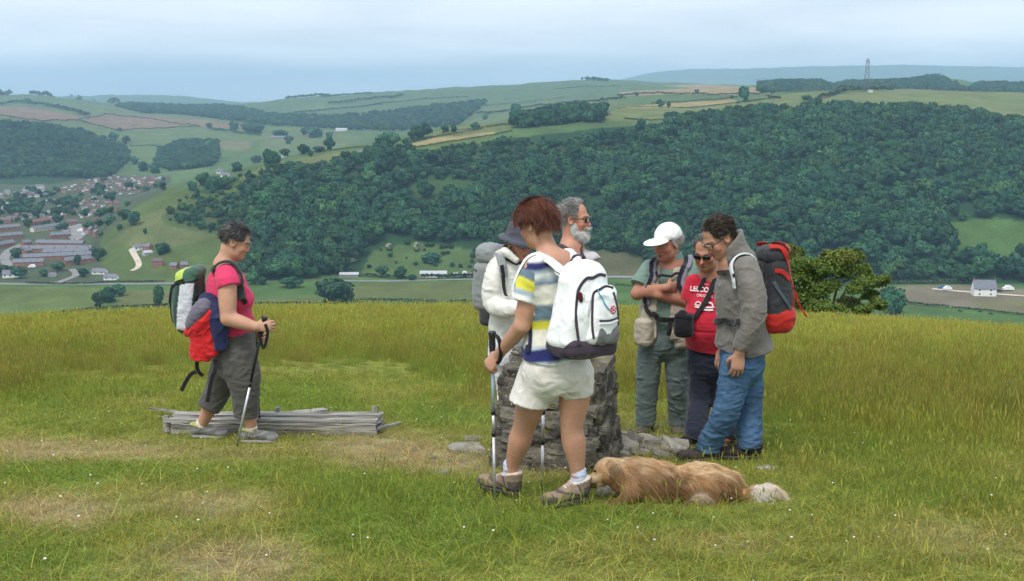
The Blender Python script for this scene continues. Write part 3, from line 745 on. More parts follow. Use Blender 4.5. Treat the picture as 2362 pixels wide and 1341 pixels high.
def build_trees():
    wood = [crown_mesh('wood_tree_%d' % k, 20 + k, n_lobes=15 + k % 4 * 3, n_leaf=800, leaf=.06, width=.50 + .05 * (k % 3), base=.1, col=GREENS[k]) for k in range(8)]
    pts, hs = [], []
    for (poly, sp, h0, h1, y0, y1) in WOODS:
        a0, a1 = min(p[0] for p in poly), max(p[0] for p in poly)
        ys = np.arange(y0, y1, sp)
        for yy in ys:
            x0, x1 = (a0 - 80 - CX) / FPX * yy, (a1 + 80 - CX) / FPX * yy
            xs = np.arange(x0, x1, sp)
            xs = xs + (rng.random(len(xs)) - .5) * sp * .9
            yv = yy + (rng.random(len(xs)) - .5) * sp * .9
            z = tz(xs, yv)
            qx, qy = px_of(xs, yv, z)
            ok = in_poly(qx, qy, poly)
            ok &= (fbm(p2(xs / 38, yv / 38, 4.), 1.0, 2) > -.55) | (yv > 1560)
            ok &= ~in_poly(qx, qy, UPPER) | (rng.random(len(xs)) < .30)
            for gp in GAPS:
                ok &= ~in_poly(qx, qy, gp) | (rng.random(len(xs)) < .06)
            h = h0 + (h1 - h0) * np.clip(.5 + .75 * fbm(p2(xs / 60, yv / 60), 1.0, 2) + 1.0 * (rng.random(len(xs)) - .5), 0, 1)
            pts.append(np.stack([xs, yv, z], -1)[ok]); hs.append(h[ok])
    P = np.concatenate(pts); H = np.concatenate(hs)
    qx, qy = px_of(P[:, 0], P[:, 1], P[:, 2])
    inside = (qx > -60) & (qx < 2420)
    P, H, qx, qy = P[inside], H[inside], qx[inside], qy[inside]
    size = H / P[:, 1] * (np.where((qx > 20) & (qx < 2340), 1, .2)) * np.where((qy > 560) & (qx > 1290) & (qx < 1840), .3, 1)
    pick = np.argsort(-size)[:230]
    ind = np.zeros(len(P), bool); ind[pick] = True
    n = (~ind).sum()
    print('wood trees', len(P))
    s = H[~ind]
    wv = .75 + .65 * rng.random(n)
    sc = np.stack([s * wv, s * wv * (.9 + .2 * rng.random(n)), s], -1)
    o = gn_scatter('woodland', P[~ind] - (0, 0, .4), np.stack([np.zeros(n), np.zeros(n), rng.random(n) * 6.28], -1), sc, wood)
    tag(o, 'broadleaf woodland covering the far hillsides in one dense mass', 'woodland', kind='stuff')
    for k in pick:
        t = obj('broadleaf_tree', wood[int(rng.integers(0, 8))])
        t.location = P[k] - (0, 0, .4); t.rotation_euler = (0, 0, rng.random() * 6.28)
        t.scale = (H[k] * (.9 + .3 * rng.random()), H[k] * (.9 + .3 * rng.random()), H[k])
        tag(t, 'round-headed green tree among the crowns of the wooded hillside above the valley road', 'tree', 'trees of the hillside wood')
    # ---- single trees in fields and on ridges
    single = [crown_mesh('single_tree_%d' % k, 60 + k, n_lobes=20 + 3 * k, n_leaf=1900, leaf=.045, width=.56, base=-.06 + .05 * (k % 2), col=tuple(1.3 * c for c in GREENS[k]), var=.45) for k in range(5)]
    haw = crown_mesh('hawthorn_in_blossom', 77, n_lobes=14, n_leaf=900, leaf=.06, width=.55, base=.05, col=(.40, .43, .30), mats=[BLOSSOM, BARK])
    LIST = [
        # px, row of the foot, height px, width px, label
        (765, 703, 62, 92, 'large round-headed tree standing by itself on the valley floor beside the field hedge'),
        (800, 703, 34, 40, 'low bush at the foot of the large round valley tree'),
        (672, 664, 27, 50, 'low spreading bush beyond the pasture, below the hillside wood'),
        (583, 657, 30, 30, 'dark bush at the bottom corner of the wood, behind the woman in pink'),
        (606, 658, 20, 24, 'small bush between the wood corner and the low spreading bush'),
        (232, 712, 40, 36, 'tree at the lower end of the leafy row crossing the pasture below the town'),
        (253, 698, 38, 40, 'middle tree of the leafy row crossing the pasture below the town'),
        (275, 684, 28, 34, 'tree at the upper end of the leafy row crossing the pasture below the town'),
        (368, 713, 58, 26, 'tall narrow tree on the valley floor just behind the green rucksack'),
        (40, 597, 26, 27, 'round tree in the bend of the town street'),
        (310, 521, 33, 29, 'large oval tree on the open spur above the red brick houses'),
        (276, 531, 14, 14, 'small bush between the red brick houses and the oval tree on the spur'),
        (232, 546, 13, 15, 'round bush at the foot of the spur beside the brick houses'),
        (335, 541, 14, 11, 'small lone tree on the grassy spur below the oval tree'),
        (375, 586, 27, 36, 'dark tree beside the farmhouse at the end of the pale lane'),
        (285, 507, 24, 34, 'bushy tree at the town edge left of the oval tree'),
        (250, 520, 20, 24, 'bushy tree hugging the last gardens under the spur'),
        (180, 612, 24, 18, 'tree at the end of the lowest slate-roofed terrace'),
        (222, 604, 30, 20, 'tree beside the upper end of the slate terraces'),
        (102, 638, 18, 20, 'tree behind the hedge of the lower valley road, near the white gabled house'),
        (85, 505, 26, 20, 'dark tree in the middle of the town'),
        (142, 528, 14, 28, 'low dark trees by the town car park'),
        (2057, 724, 64, 62, 'large grey-green tree on the valley floor below the bare earth bank'),
        (1985, 728, 30, 40, 'smaller tree half hidden behind the wind-bent hilltop bush'),
        (996, 607, 25, 44, 'dark bush on the bright slope above the roadside bungalow'),
        (962, 582, 22, 20, 'blossoming hawthorn beside the dark bush above the roadside bungalow'),
        (898, 577, 15, 24, 'pale hawthorn in full blossom on the slope below the wood'),
        (815, 608, 14, 22, 'pale hawthorn at the wood edge behind the road'),
        (880, 640, 26, 34, 'roadside tree left of the roadside bungalow'),
        (925, 643, 28, 30, 'second roadside tree left of the roadside bungalow'),
        (950, 648, 14, 18, 'roadside bush just left of the roadside bungalow'),
        (893, 353, 47, 60, 'tallest tree of the group on the spur ridge by the farm'),
        (875, 353, 36, 26, 'tree at the left of the ridge group beside the farm'),
        (938, 343, 26, 24, 'tree at the end of the hay field on the ridge'),
        (975, 320, 34, 50, 'big round tree above the hay field on the ridge'),
        (952, 324, 22, 22, 'small tree left of the big round one above the hay field'),
        (1026, 306, 16, 20, 'small tree on the ridge hedge right of the big round one'),
        (1046, 305, 18, 16, 'small tree further along the ridge hedge'),
        (1096, 299, 17, 21, 'last lone tree on the ridge hedge before the copse'),
        (700, 357, 24, 30, 'round tree at the lower ridge hedge'),
        (717, 361, 13, 12, 'small dark bush under the round tree of the lower ridge hedge'),
        (760, 346, 30, 25, 'upright tree on the lower ridge hedge'),
        (738, 351, 13, 30, 'bushes between two trees of the lower ridge hedge'),
        (626, 385, 40, 42, 'big tree on the spur ridge left of the white caravan'),
        (656, 363, 20, 26, 'tree right behind the white caravan on the ridge'),
        (592, 376, 18, 24, 'tree where the spur ridge meets the lane'),
        (545, 396, 22, 30, 'tree behind the white farm on the spur end'),
        (470, 428, 30, 34, 'tree in the clump left of the white farm'), (495, 438, 34, 34, 'tree in the clump under the white farm'), (520, 436, 30, 32, 'tree in the clump below the white farm, nearest the bright field'),
        (445, 440, 22, 26, 'tree on the spur skyline left of the white farm'),
        (832, 372, 20, 22, 'tree below the ridge farm'),
        (668, 392, 22, 26, 'tree at the upper edge of the hillside wood below the caravan field'), (690, 398, 26, 28, 'tree at the upper wood edge under the long ridge pasture'),
        (1000, 374, 28, 44, 'dark round tree in the bracken below the hay field'),
        (1384, 266, 32, 50, 'big round tree crowning the right end of the ridge copse'),
        (1362, 262, 22, 20, 'smaller round tree against the copse crown'),
        (1523, 248, 18, 20, 'round tree in the long hay strip of the plateau'), (1542, 248, 13, 11, 'small tree next to the round one in the hay strip'),
        (1468, 222, 9, 10, 'tiny tree at the lower edge of the wide stubble field'), (1607, 215, 9, 13, 'tiny tree in the middle of the stubble field edge'),
        (1715, 234, 34, 26, 'tall tree by the end of the hay strip'), (1688, 228, 8, 10, 'small bush left of the tall tree at the hay strip'),
        (1540, 277, 19, 22, 'bush on the lower plateau hedge'), (1563, 276, 16, 14, 'thin tree on the lower plateau hedge'), (1577, 275, 14, 11, 'small tree ending the lower plateau hedge row'),
        (1878, 260, 36, 37, 'broad lone tree where the plateau field meets the wood'), (1859, 231, 12, 24, 'bush on the plateau behind the broad lone tree'), (1781, 215, 9, 11, 'tiny tree at the far tip of the stubble field'),
        (1797, 262, 14, 24, 'bush on the wood edge left of the broad lone tree'), (1822, 262, 12, 18, 'small bush on the wood edge beside the broad lone tree'),
        (1720, 268, 16, 36, 'dark bush on the wood edge below the tall hay strip tree'), (1655, 270, 12, 16, 'small dark bush on the wood edge'),
        (2180, 266, 16, 36, 'bush on the wood edge under the rolling pasture'), (2258, 278, 30, 32, 'taller dark tree at the wood edge on the rolling pasture'), (2285, 282, 22, 44, 'dark bush right of the taller tree at the wood edge'),
        (2327, 288, 14, 30, 'low bush at the very end of the plateau wood edge'),
        (1343, 184, 6, 6, 'tiny lone tree beside the summit clump on the skyline'), (1356, 186, 9, 16, 'first tree of the summit clump on the skyline'), (1370, 186, 9, 16, 'second tree of the summit clump on the skyline'), (1384, 187, 8, 16, 'third tree of the summit clump on the skyline'), (1398, 188, 7, 14, 'last tree of the summit clump on the skyline'),
        (215, 318, 13, 16, 'small tree on the far pasture above the left wood'), (262, 325, 20, 24, 'tree at the top edge of the left wood'), (292, 332, 18, 20, 'round tree just beyond the left wood'), (276, 303, 8, 11, 'tiny tree at the corner of the ploughed fields'),
        (482, 293, 10, 14, 'tiny tree at the right tip of the ploughed field'), (540, 300, 20, 26, 'tree in the far hedge below the long wood'), (575, 305, 22, 34, 'bushy trees at the end of the far hedge'),
        (480, 345, 22, 18, 'tree standing over the right end of the square copse'), (330, 395, 24, 24, 'tree on the town edge below the left wood'), (360, 400, 26, 30, 'tree on the town edge below the square copse'), (310, 380, 20, 20, 'tree between the left wood and the square copse'),
        (645, 315, 16, 36, 'round tree by the far valley farm'), (725, 318, 26, 40, 'large tree right of the far red barn'), (705, 312, 18, 22, 'smaller tree right of the far red barn'), (595, 308, 22, 36, 'tree left of the far valley farm'), (668, 332, 18, 24, 'tree below the far valley farm'), (760, 318, 14, 20, 'tree by the far white barn'),
        (1190, 262, 22, 26, 'round tree in the far hedge behind the copse'), (1118, 276, 14, 14, 'small tree in the far pale pasture'),
    ]
    for (px, py, hp, wp, lab) in LIST:
        p = far(px, py)
        k = p.y / FPX
        me = haw if 'awthorn' in lab else single[int(rng.integers(0, 5))]
        t = obj('hawthorn_tree' if 'awthorn' in lab else ('bush' if 'bush' in lab else 'field_tree'), me)
        t.location = (p.x, p.y, p.z - .02 * hp * k)
        t.scale = (wp * k * .98, wp * k * .98, hp * k * 1.03)
        t.rotation_euler = (0, 0, rng.random() * 6.28)
        tag(t, lab, 'bush' if 'bush' in lab else 'tree', 'single trees in the valley and on the ridges')
    # ---- trees strewn through the town and scrub: countable only as a mass
    poly = [(-60, 650), (-60, 440), (110, 440), (230, 420), (390, 415), (375, 445), (300, 490), (240, 550), (235, 600), (260, 645)]
    q = np.stack([rng.uniform(-60, 400, 900), rng.uniform(415, 645, 900)], -1)
    q = q[in_poly(q[:, 0], q[:, 1], poly)]
    band = (q[:, 1] < 505) & (q[:, 1] > 440) & (q[:, 0] < 260) & (fbm(p2(q[:, 0] / 40, q[:, 1] / 18), 1.0, 2) > -.1)
    keep = band & (rng.random(len(q)) < .7) | (rng.random(len(q)) < .14)
    keep &= ~((q[:, 0] > 40) & (q[:, 0] < 225) & (q[:, 1] > 545) & (q[:, 1] < 625))
    q = q[keep]
    q2 = np.stack([rng.uniform(360, 760, 1100), rng.uniform(380, 640, 1100)], -1)
    q2 = q2[in_poly(q2[:, 0], q2[:, 1], [(375, 505), (400, 470), (460, 440), (620, 385), (760, 385), (700, 420), (600, 450), (570, 520), (600, 640), (555, 640), (520, 560), (440, 525)])]
    q3 = np.stack([rng.uniform(830, 1340, 300), rng.uniform(300, 420, 300)], -1)
    q3 = q3[in_poly(q3[:, 0], q3[:, 1], [(880, 362), (1000, 350), (1170, 318), (1320, 322), (1400, 300), (1560, 282), (1500, 300), (1260, 380), (900, 400)])]
    q5 = np.stack([rng.uniform(1130, 1960, 700), rng.uniform(545, 652, 700)], -1)
    q5 = q5[in_poly(q5[:, 0], q5[:, 1], [(1120, 560), (1340, 560), (1500, 570), (1960, 610), (1960, 652), (1500, 640), (1480, 600), (1330, 570), (1180, 600), (1170, 640)])]
    q6 = np.stack([rng.uniform(880, 1560, 900), rng.uniform(285, 420, 900)], -1)
    q6 = q6[in_poly(q6[:, 0], q6[:, 1], UPPER)]
    q4 = np.stack([rng.uniform(800, 1300, 200), rng.uniform(565, 650, 200)], -1)
    q4 = q4[in_poly(q4[:, 0], q4[:, 1], [(830, 640), (850, 600), (900, 555), (1000, 562), (1130, 575), (1170, 640), (975, 620)]) & (rng.random(len(q4)) < .5)]
    Q = np.concatenate([q, q2, q3, q4, q5, q6])
    hh = np.concatenate([rng.uniform(5, 11, len(q)), rng.uniform(2.5, 7, len(q2)), rng.uniform(2.5, 6, len(q3)), rng.uniform(2, 5, len(q4)), rng.uniform(4, 11, len(q5)), rng.uniform(3, 9, len(q6))])
    P = np.array([far(a, b) for a, b in Q])
    n = len(P)
    sc = np.stack([hh * (1 + .5 * rng.random(n)), hh * (1 + .5 * rng.random(n)), hh], -1)
    o = gn_scatter('undergrowth', P - np.array((0, 0, .3)), np.stack([np.zeros(n), np.zeros(n), rng.random(n) * 6.28], -1), sc, wood)
    tag(o, 'scattered garden trees and hillside scrub seen as green tufts', 'scrub', kind='stuff')
    # ---- hedges
    HEDGES = [
        ([(-40, 746), (100, 731), (230, 715), (380, 709), (470, 706)], 7, 'dark hedge along the bottom of the pasture, left behind the hilltop edge'),
        ([(560, 706), (640, 704), (735, 704)], 6, 'short hedge left of the large round valley tree'),
        ([(815, 697), (900, 696), (1010, 699)], 6, 'hedge right of the large round valley tree'), ([(1030, 699), (1075, 699)], 6, 'short stretch of hedge beyond the gap'), ([(1080, 699), (1130, 700)], 5, 'last stretch of valley hedge behind the grey rucksack'),
        ([(60, 655), (140, 657), (260, 654), (380, 652)], 4, 'low hedge lining the road below the town'),
        ([(970, 645), (1040, 643), (1110, 642), (1200, 645)], 9, 'thick hedge under the roadside bungalow'), ([(1420, 660), (1480, 663)], 4, 'hedge glimpsed behind the folded arms'),
        ([(815, 637), (880, 642), (960, 646)], 7, 'roadside hedge left of the bungalow'),
        ([(2090, 701), (2130, 706), (2190, 712)], 6, 'hedge below the bare bank, upper stretch'), ([(2195, 713), (2260, 718), (2362, 729)], 5, 'hedge below the bare bank, lower stretch'),
        ([(1940, 660), (2040, 656), (2150, 655), (2240, 656)], 8, 'dark hedge at the foot of the wood behind the white house'),
        ([(690, 357), (780, 347), (862, 339)], 3, 'hedge along the top of the long ridge pasture'), ([(940, 333), (1000, 318), (1060, 308), (1180, 288)], 3, 'hedge above the hay field on the ridge'), ([(930, 347), (1000, 335), (1060, 325), (1140, 313), (1180, 304)], 3, 'hedge below the hay field on the ridge'),
        ([(1020, 306), (1100, 296), (1180, 284)], 2, 'topmost hedge on the spur ridge'), ([(1425, 252), (1560, 250), (1640, 245), (1705, 238)], 2.5, 'hedge under the long hay strip'), ([(1500, 241), (1600, 234), (1700, 226)], 3, 'hedge above the long hay strip'),
        ([(1425, 223), (1460, 220), (1560, 219), (1700, 219), (1790, 214)], 4, 'hedge along the lower edge of the stubble field'), ([(1700, 240), (1760, 232), (1800, 228), (1770, 224)], 4, 'hedge round the quarry hollow on the plateau'),
        ([(1890, 228), (1935, 216), (1990, 211), (2060, 208)], 8, 'hedge on the crest at the foot of the mast'), ([(1935, 212), (2065, 206)], 9, 'trees and hedge behind the mast compound'),
        ([(1440, 275), (1500, 280), (1600, 275), (1700, 268)], 3, 'hedge along the upper edge of the hillside wood'),
        ([(-40, 262), (0, 268), (60, 277), (100, 281), (175, 279)], 3, 'hedge below the first ploughed field'), ([(175, 279), (225, 291), (275, 304), (350, 298), (460, 293)], 3, 'hedge below the second ploughed field'), ([(178, 278), (243, 264), (330, 273), (460, 293)], 2.5, 'hedge above the second ploughed field'), ([(300, 338), (366, 338)], 2.5, 'hedge between the far pastures above the town'),
        ([(60, 240), (110, 246), (150, 254), (205, 271)], 7, 'bushy hedge climbing beside the first ploughed field'), ([(-30, 245), (30, 240), (70, 236)], 7, 'bushes along the top of the first ploughed field'), ([(480, 297), (540, 307), (600, 315)], 5, 'bushy far hedge leading to the valley farm'),
        ([(1080, 246), (1170, 240), (1250, 232), (1300, 226)], 2, 'hedge across the far pale pastures'), ([(1100, 264), (1180, 258), (1240, 246), (1330, 238), (1440, 229)], 5, 'bushy hedge across the far slope behind the copse'), ([(1280, 206), (1340, 202), (1430, 200)], 2, 'thin hedge below the skyline summit'), ([(860, 243), (960, 233), (1080, 226)], 3, 'hedge crossing the middle of the far hill'), ([(680, 262), (760, 255), (860, 245), (880, 243)], 4, 'hedge below the long bright far field'), ([(740, 224), (800, 222), (860, 218)], 4, 'bushes along the far skyline'), ([(760, 240), (850, 232), (930, 222)], 6, 'belt of trees below the far skyline'), ([(660, 230), (700, 226), (760, 224)], 6, 'trees on the far skyline above the bright field'),
        ([(72, 218), (110, 216), (166, 219)], 8, 'flat-topped belt of trees on the far skyline'), ([(-40, 217), (0, 217), (24, 218)], 10, 'dark skyline trees at the edge of the far hill'), ([(180, 232), (215, 234), (270, 243)], 7, 'trees on the falling far skyline'), ([(1740, 190), (1762, 188)], 6, 'skyline bushes left of the plateau forest'),
    ]
    for pl, hp, lab in HEDGES:
        P = [far(*p) for p in pl]
        C, N, S = [], [], []
        for a, b in zip(P[:-1], P[1:]):
            a = np.array(a); b = np.array(b)
            L = np.linalg.norm((b - a)[:2]); k = a[1] / FPX; H = hp * k * 1.4
            n = int(min(500, max(16, L / (H * .35) * 9)))
            t = rng.random(n)
            base = a + (b - a) * t[:, None]
            base[:, 2] = tz(base[:, 0], base[:, 1])
            ang = rng.random(n) * 6.28; rr = np.sqrt(rng.random(n))
            prof = .75 + .5 * vnoise(np.stack([t * L / (H * 2.2), np.full(n, hp * 1.7), np.zeros(n)], -1), 1.0)
            off = np.stack([np.cos(ang) * rr * H * .4, np.sin(ang) * rr * H * .4, (.45 + .5 * (1 - rr) ** .5 * rng.random(n)) * H * prof], -1)
            C.append(base + off); nn = off * (1, 1, .9); N.append(nn / np.linalg.norm(nn, axis=1)[:, None]); S.append(np.full(n, H * .26))
        C = np.concatenate(C); N = np.concatenate(N); S = np.concatenate(S)
        V, F = quads(C, N, S, .35, rng)
        cc = np.repeat(np.array((.045, .088, .028)) * (.75 + .5 * rng.random(len(C)))[:, None], 4, 0)
        o0 = np.array(P[0])
        me = mesh_from('hedge', V - o0, F, [LEAF], colors=cc, smooth=True)
        nr = np.repeat(N, 4, 0) + .2 * rng.normal(size=(len(C) * 4, 3)); nr /= np.linalg.norm(nr, axis=1)[:, None]
        me.normals_split_custom_set_from_vertices(nr.tolist())
        h = obj('hedge', me); h.location = o0
        tag(h, lab, 'hedge', 'field hedges')


if 'trees' in PARTS:
    build_trees()
# ------------------------------------------------------------------ town, farms, roads, mast
def box_mesh(name, x0, x1, y0, y1, z0, z1, mats, bevel=0.0):
    bm = bmesh.new()
    bmesh.ops.create_cube(bm, size=1.0)
    for v in bm.verts:
        v.co = Vector(((x0 + x1) / 2 + v.co.x * (x1 - x0), (y0 + y1) / 2 + v.co.y * (y1 - y0), (z0 + z1) / 2 + v.co.z * (z1 - z0)))
    if bevel:
        bmesh.ops.bevel(bm, geom=bm.edges[:], offset=bevel, segments=2, profile=.6, affect='EDGES')
    me = bpy.data.meshes.new(name); bm.to_mesh(me); bm.free()
    for m in mats: me.materials.append(m)
    return me


SLATE = material('slate', (.15, .16, .19), rough=.6, spec=.4, noise=[(.9, .2), (6, .2)])
TILE = material('clay_tile', (.21, .115, .095), rough=.85, noise=[(.9, .2), (6, .2)])
BROWN_TILE = material('brown_tile', (.14, .115, .11), rough=.85, noise=[(.9, .2), (6, .2)])
RENDERED = material('white_render', (.78, .77, .73), rough=.9, noise=[(.5, .06), (4, .05)])
CREAM = material('cream_render', (.62, .56, .44), rough=.9, noise=(.6, .08))
BRICK = material('red_brick', (.30, .125, .085), rough=.9, noise=[(1.2, .15), (9, .2)])
STONE_W = material('grey_stone_wall', (.27, .25, .22), rough=.95, noise=[(1.0, .2), (5, .3)])
PANE = material('window_glass', (.03, .035, .04), rough=.15, spec=.5)
TARMAC = material('tarmac', (.22, .215, .21), rough=.95, noise=[(.05, .12), (.6, .08)])
TRACK = material('pale_track', (.50, .44, .36), rough=.95, noise=[(.1, .12), (.8, .12)])
SHEET = material('grey_metal_sheet', (.42, .44, .46), rough=.5, noise=(.4, .1))


def house_parts(L, W, hw, hr, wall, roof, wins, chim, root):
    """Gabled house: long side L along x, front towards -y."""
    V = [(-L / 2, -W / 2, -1.5), (L / 2, -W / 2, -1.5), (L / 2, W / 2, -1.5), (-L / 2, W / 2, -1.5),
         (-L / 2, -W / 2, hw), (L / 2, -W / 2, hw), (L / 2, W / 2, hw), (-L / 2, W / 2, hw), (-L / 2, 0, hw + hr - .12), (L / 2, 0, hw + hr - .12)]
    F = [(0, 1, 5, 4), (1, 2, 6, 9, 5), (2, 3, 7, 6), (3, 0, 4, 8, 7)]
    obj('wall', mesh_from('wall', V, F, [wall]), root)
    e, t = .45, .22
    k = hr / (W / 2)
    a = W / 2 + e
    V = []
    for x in (-L / 2 - .3, L / 2 + .3):
        V += [(x, -a, hw - e * k), (x, 0, hw + hr), (x, a, hw - e * k), (x, a, hw - e * k + t), (x, 0, hw + hr + t), (x, -a, hw - e * k + t)]
    F = [(0, 1, 4, 5), (1, 2, 3, 4), (11, 10, 7, 6), (10, 9, 8, 7), (5, 4, 10, 11), (4, 3, 9, 10), (6, 7, 1, 0), (7, 8, 2, 1), (0, 5, 11, 6), (2, 8, 9, 3)]
    r = obj('roof', mesh_from('roof', V, F, [roof]), root)
    for cx_ in chim:
        obj('chimney', box_mesh('chimney', cx_ - .45, cx_ + .45, -.45, .45, hw + hr - .6, hw + hr + 1.2, [BRICK]), r)
    for (wx, wz, ww, wh) in wins:
        w = obj('window', box_mesh('window', wx - ww / 2, wx + ww / 2, -W / 2 - .04, -W / 2 + .03, wz, wz + wh, [RENDERED if wall is not RENDERED else SHEET]), root)
        obj('pane', box_mesh('pane', wx - ww / 2 + .12, wx + ww / 2 - .12, -W / 2 - .07, -W / 2 - .05, wz + .1, wz + wh - .1, [PANE]), w)


def house(px, py, wpx, hpx, wall, roof, label, yaw=0.0, two=True, chim=(-.45, .45), W=None, cat='house', name='house', group=None, nwin=None, pitch=.8):
    p = far(px, py)
    k = p.y / FPX
    L = wpx * k; H = hpx * k
    W = W or min(9.0, max(5.5, L * .55))
    hr = min(W / 2 * pitch, H * .5); hw = H - hr
    root = empty(name, (p.x, p.y, p.z), yaw)
    n = nwin or max(2, int(L / 4))
    wins = []
    for i in range(n):
        x = -L / 2 + L * (i + .5) / n
        s = min(1.3, L / n * .45)
        if two and hw > 4.4:
            wins += [(x, .9, s, 1.4), (x, hw - 1.9, s, 1.3)]
        else:
            wins += [(x, hw * .35, s, min(1.4, hw * .42))]
    house_parts(L, W, hw, hr, wall, roof, wins, [c * L * .95 for c in chim], root)
    tag(root, label, cat, group)
    return root


_SIMPLE = {}


def simple_house(px, py, wpx, hpx, wall, roof, label, group, yaw):
    key = (wall.name, roof.name)
    if key not in _SIMPLE:
        hw, hr, L, W = .6, .45, 1, .62
        V = [(-.5, -.31, -.2), (.5, -.31, -.2), (.5, .31, -.2), (-.5, .31, -.2), (-.5, -.31, hw), (.5, -.31, hw), (.5, .31, hw), (-.5, .31, hw), (-.5, 0, hw + hr), (.5, 0, hw + hr),
             (-.54, -.36, hw - .05), (.54, -.36, hw - .05), (.54, 0, hw + hr + .03), (-.54, 0, hw + hr + .03), (.54, .36, hw - .05), (-.54, .36, hw - .05)]
        F = [(0, 1, 5, 4), (1, 2, 6, 9, 5), (2, 3, 7, 6), (3, 0, 4, 8, 7), (10, 11, 12, 13), (12, 14, 15, 13)]
        me = mesh_from('small_house', V, F, [wall, roof], mat_idx=[0, 0, 0, 0, 1, 1])
        _SIMPLE[key] = me
    p = far(px, py); k = p.y / FPX
    o = obj('town_house', _SIMPLE[key]); o.location = p
    o.scale = (wpx * k, wpx * k, hpx * k / 1.05)
    o.rotation_euler = (0, 0, yaw)
    tag(o, label, 'house', group)


def road(name, pix, width, mat, lift=.25):
    P = [np.array(far(*p)) for p in pix]
    pts = []
    for a, b in zip(P[:-1], P[1:]):
        n = max(2, int(np.linalg.norm(b - a) / 6))
        for t in np.linspace(0, 1, n, endpoint=False):
            pts.append(a + (b - a) * t)
    pts.append(P[-1]); pts = np.array(pts)
    for _ in range(6):
        pts[1:-1] = (pts[:-2] + 2 * pts[1:-1] + pts[2:]) / 4
    d = np.gradient(pts[:, :2], axis=0); d /= np.linalg.norm(d, axis=1)[:, None] + 1e-9
    nrm = np.stack([-d[:, 1], d[:, 0]], -1)
    rows = []
    for s in (-1, -.33, .33, 1):
        q = pts[:, :2] + nrm * s * width / 2
        rows.append(np.stack([q[:, 0], q[:, 1], tz(q[:, 0], q[:, 1]) + lift], -1))
    V = np.stack(rows, 1).reshape(-1, 3)
    n = len(pts); idx = np.arange(n * 4).reshape(n, 4)
    F = np.stack([idx[:-1, :-1], idx[1:, :-1], idx[1:, 1:], idx[:-1, 1:]], -1).reshape(-1, 4)
    o = obj(name, mesh_from(name, V, F, [mat], smooth=True))
    tag(o, None, None, kind='structure')
    return o


def car_mesh(name, paint):
    prof = [(-2.1, .3), (-2.1, .75), (-1.35, .95), (-.75, 1.42), (.75, 1.45), (1.6, .98), (2.1, .85), (2.1, .3)]
    V = [(x, s * .82, z) for s in (-1, 1) for (x, z) in prof]
    n = len(prof)
    F = [tuple(range(n)), tuple(range(2 * n - 1, n - 1, -1))] + [(i, n + i, n + (i + 1) % n, (i + 1) % n) for i in range(n)]
    return mesh_from(name, V, F, [paint])


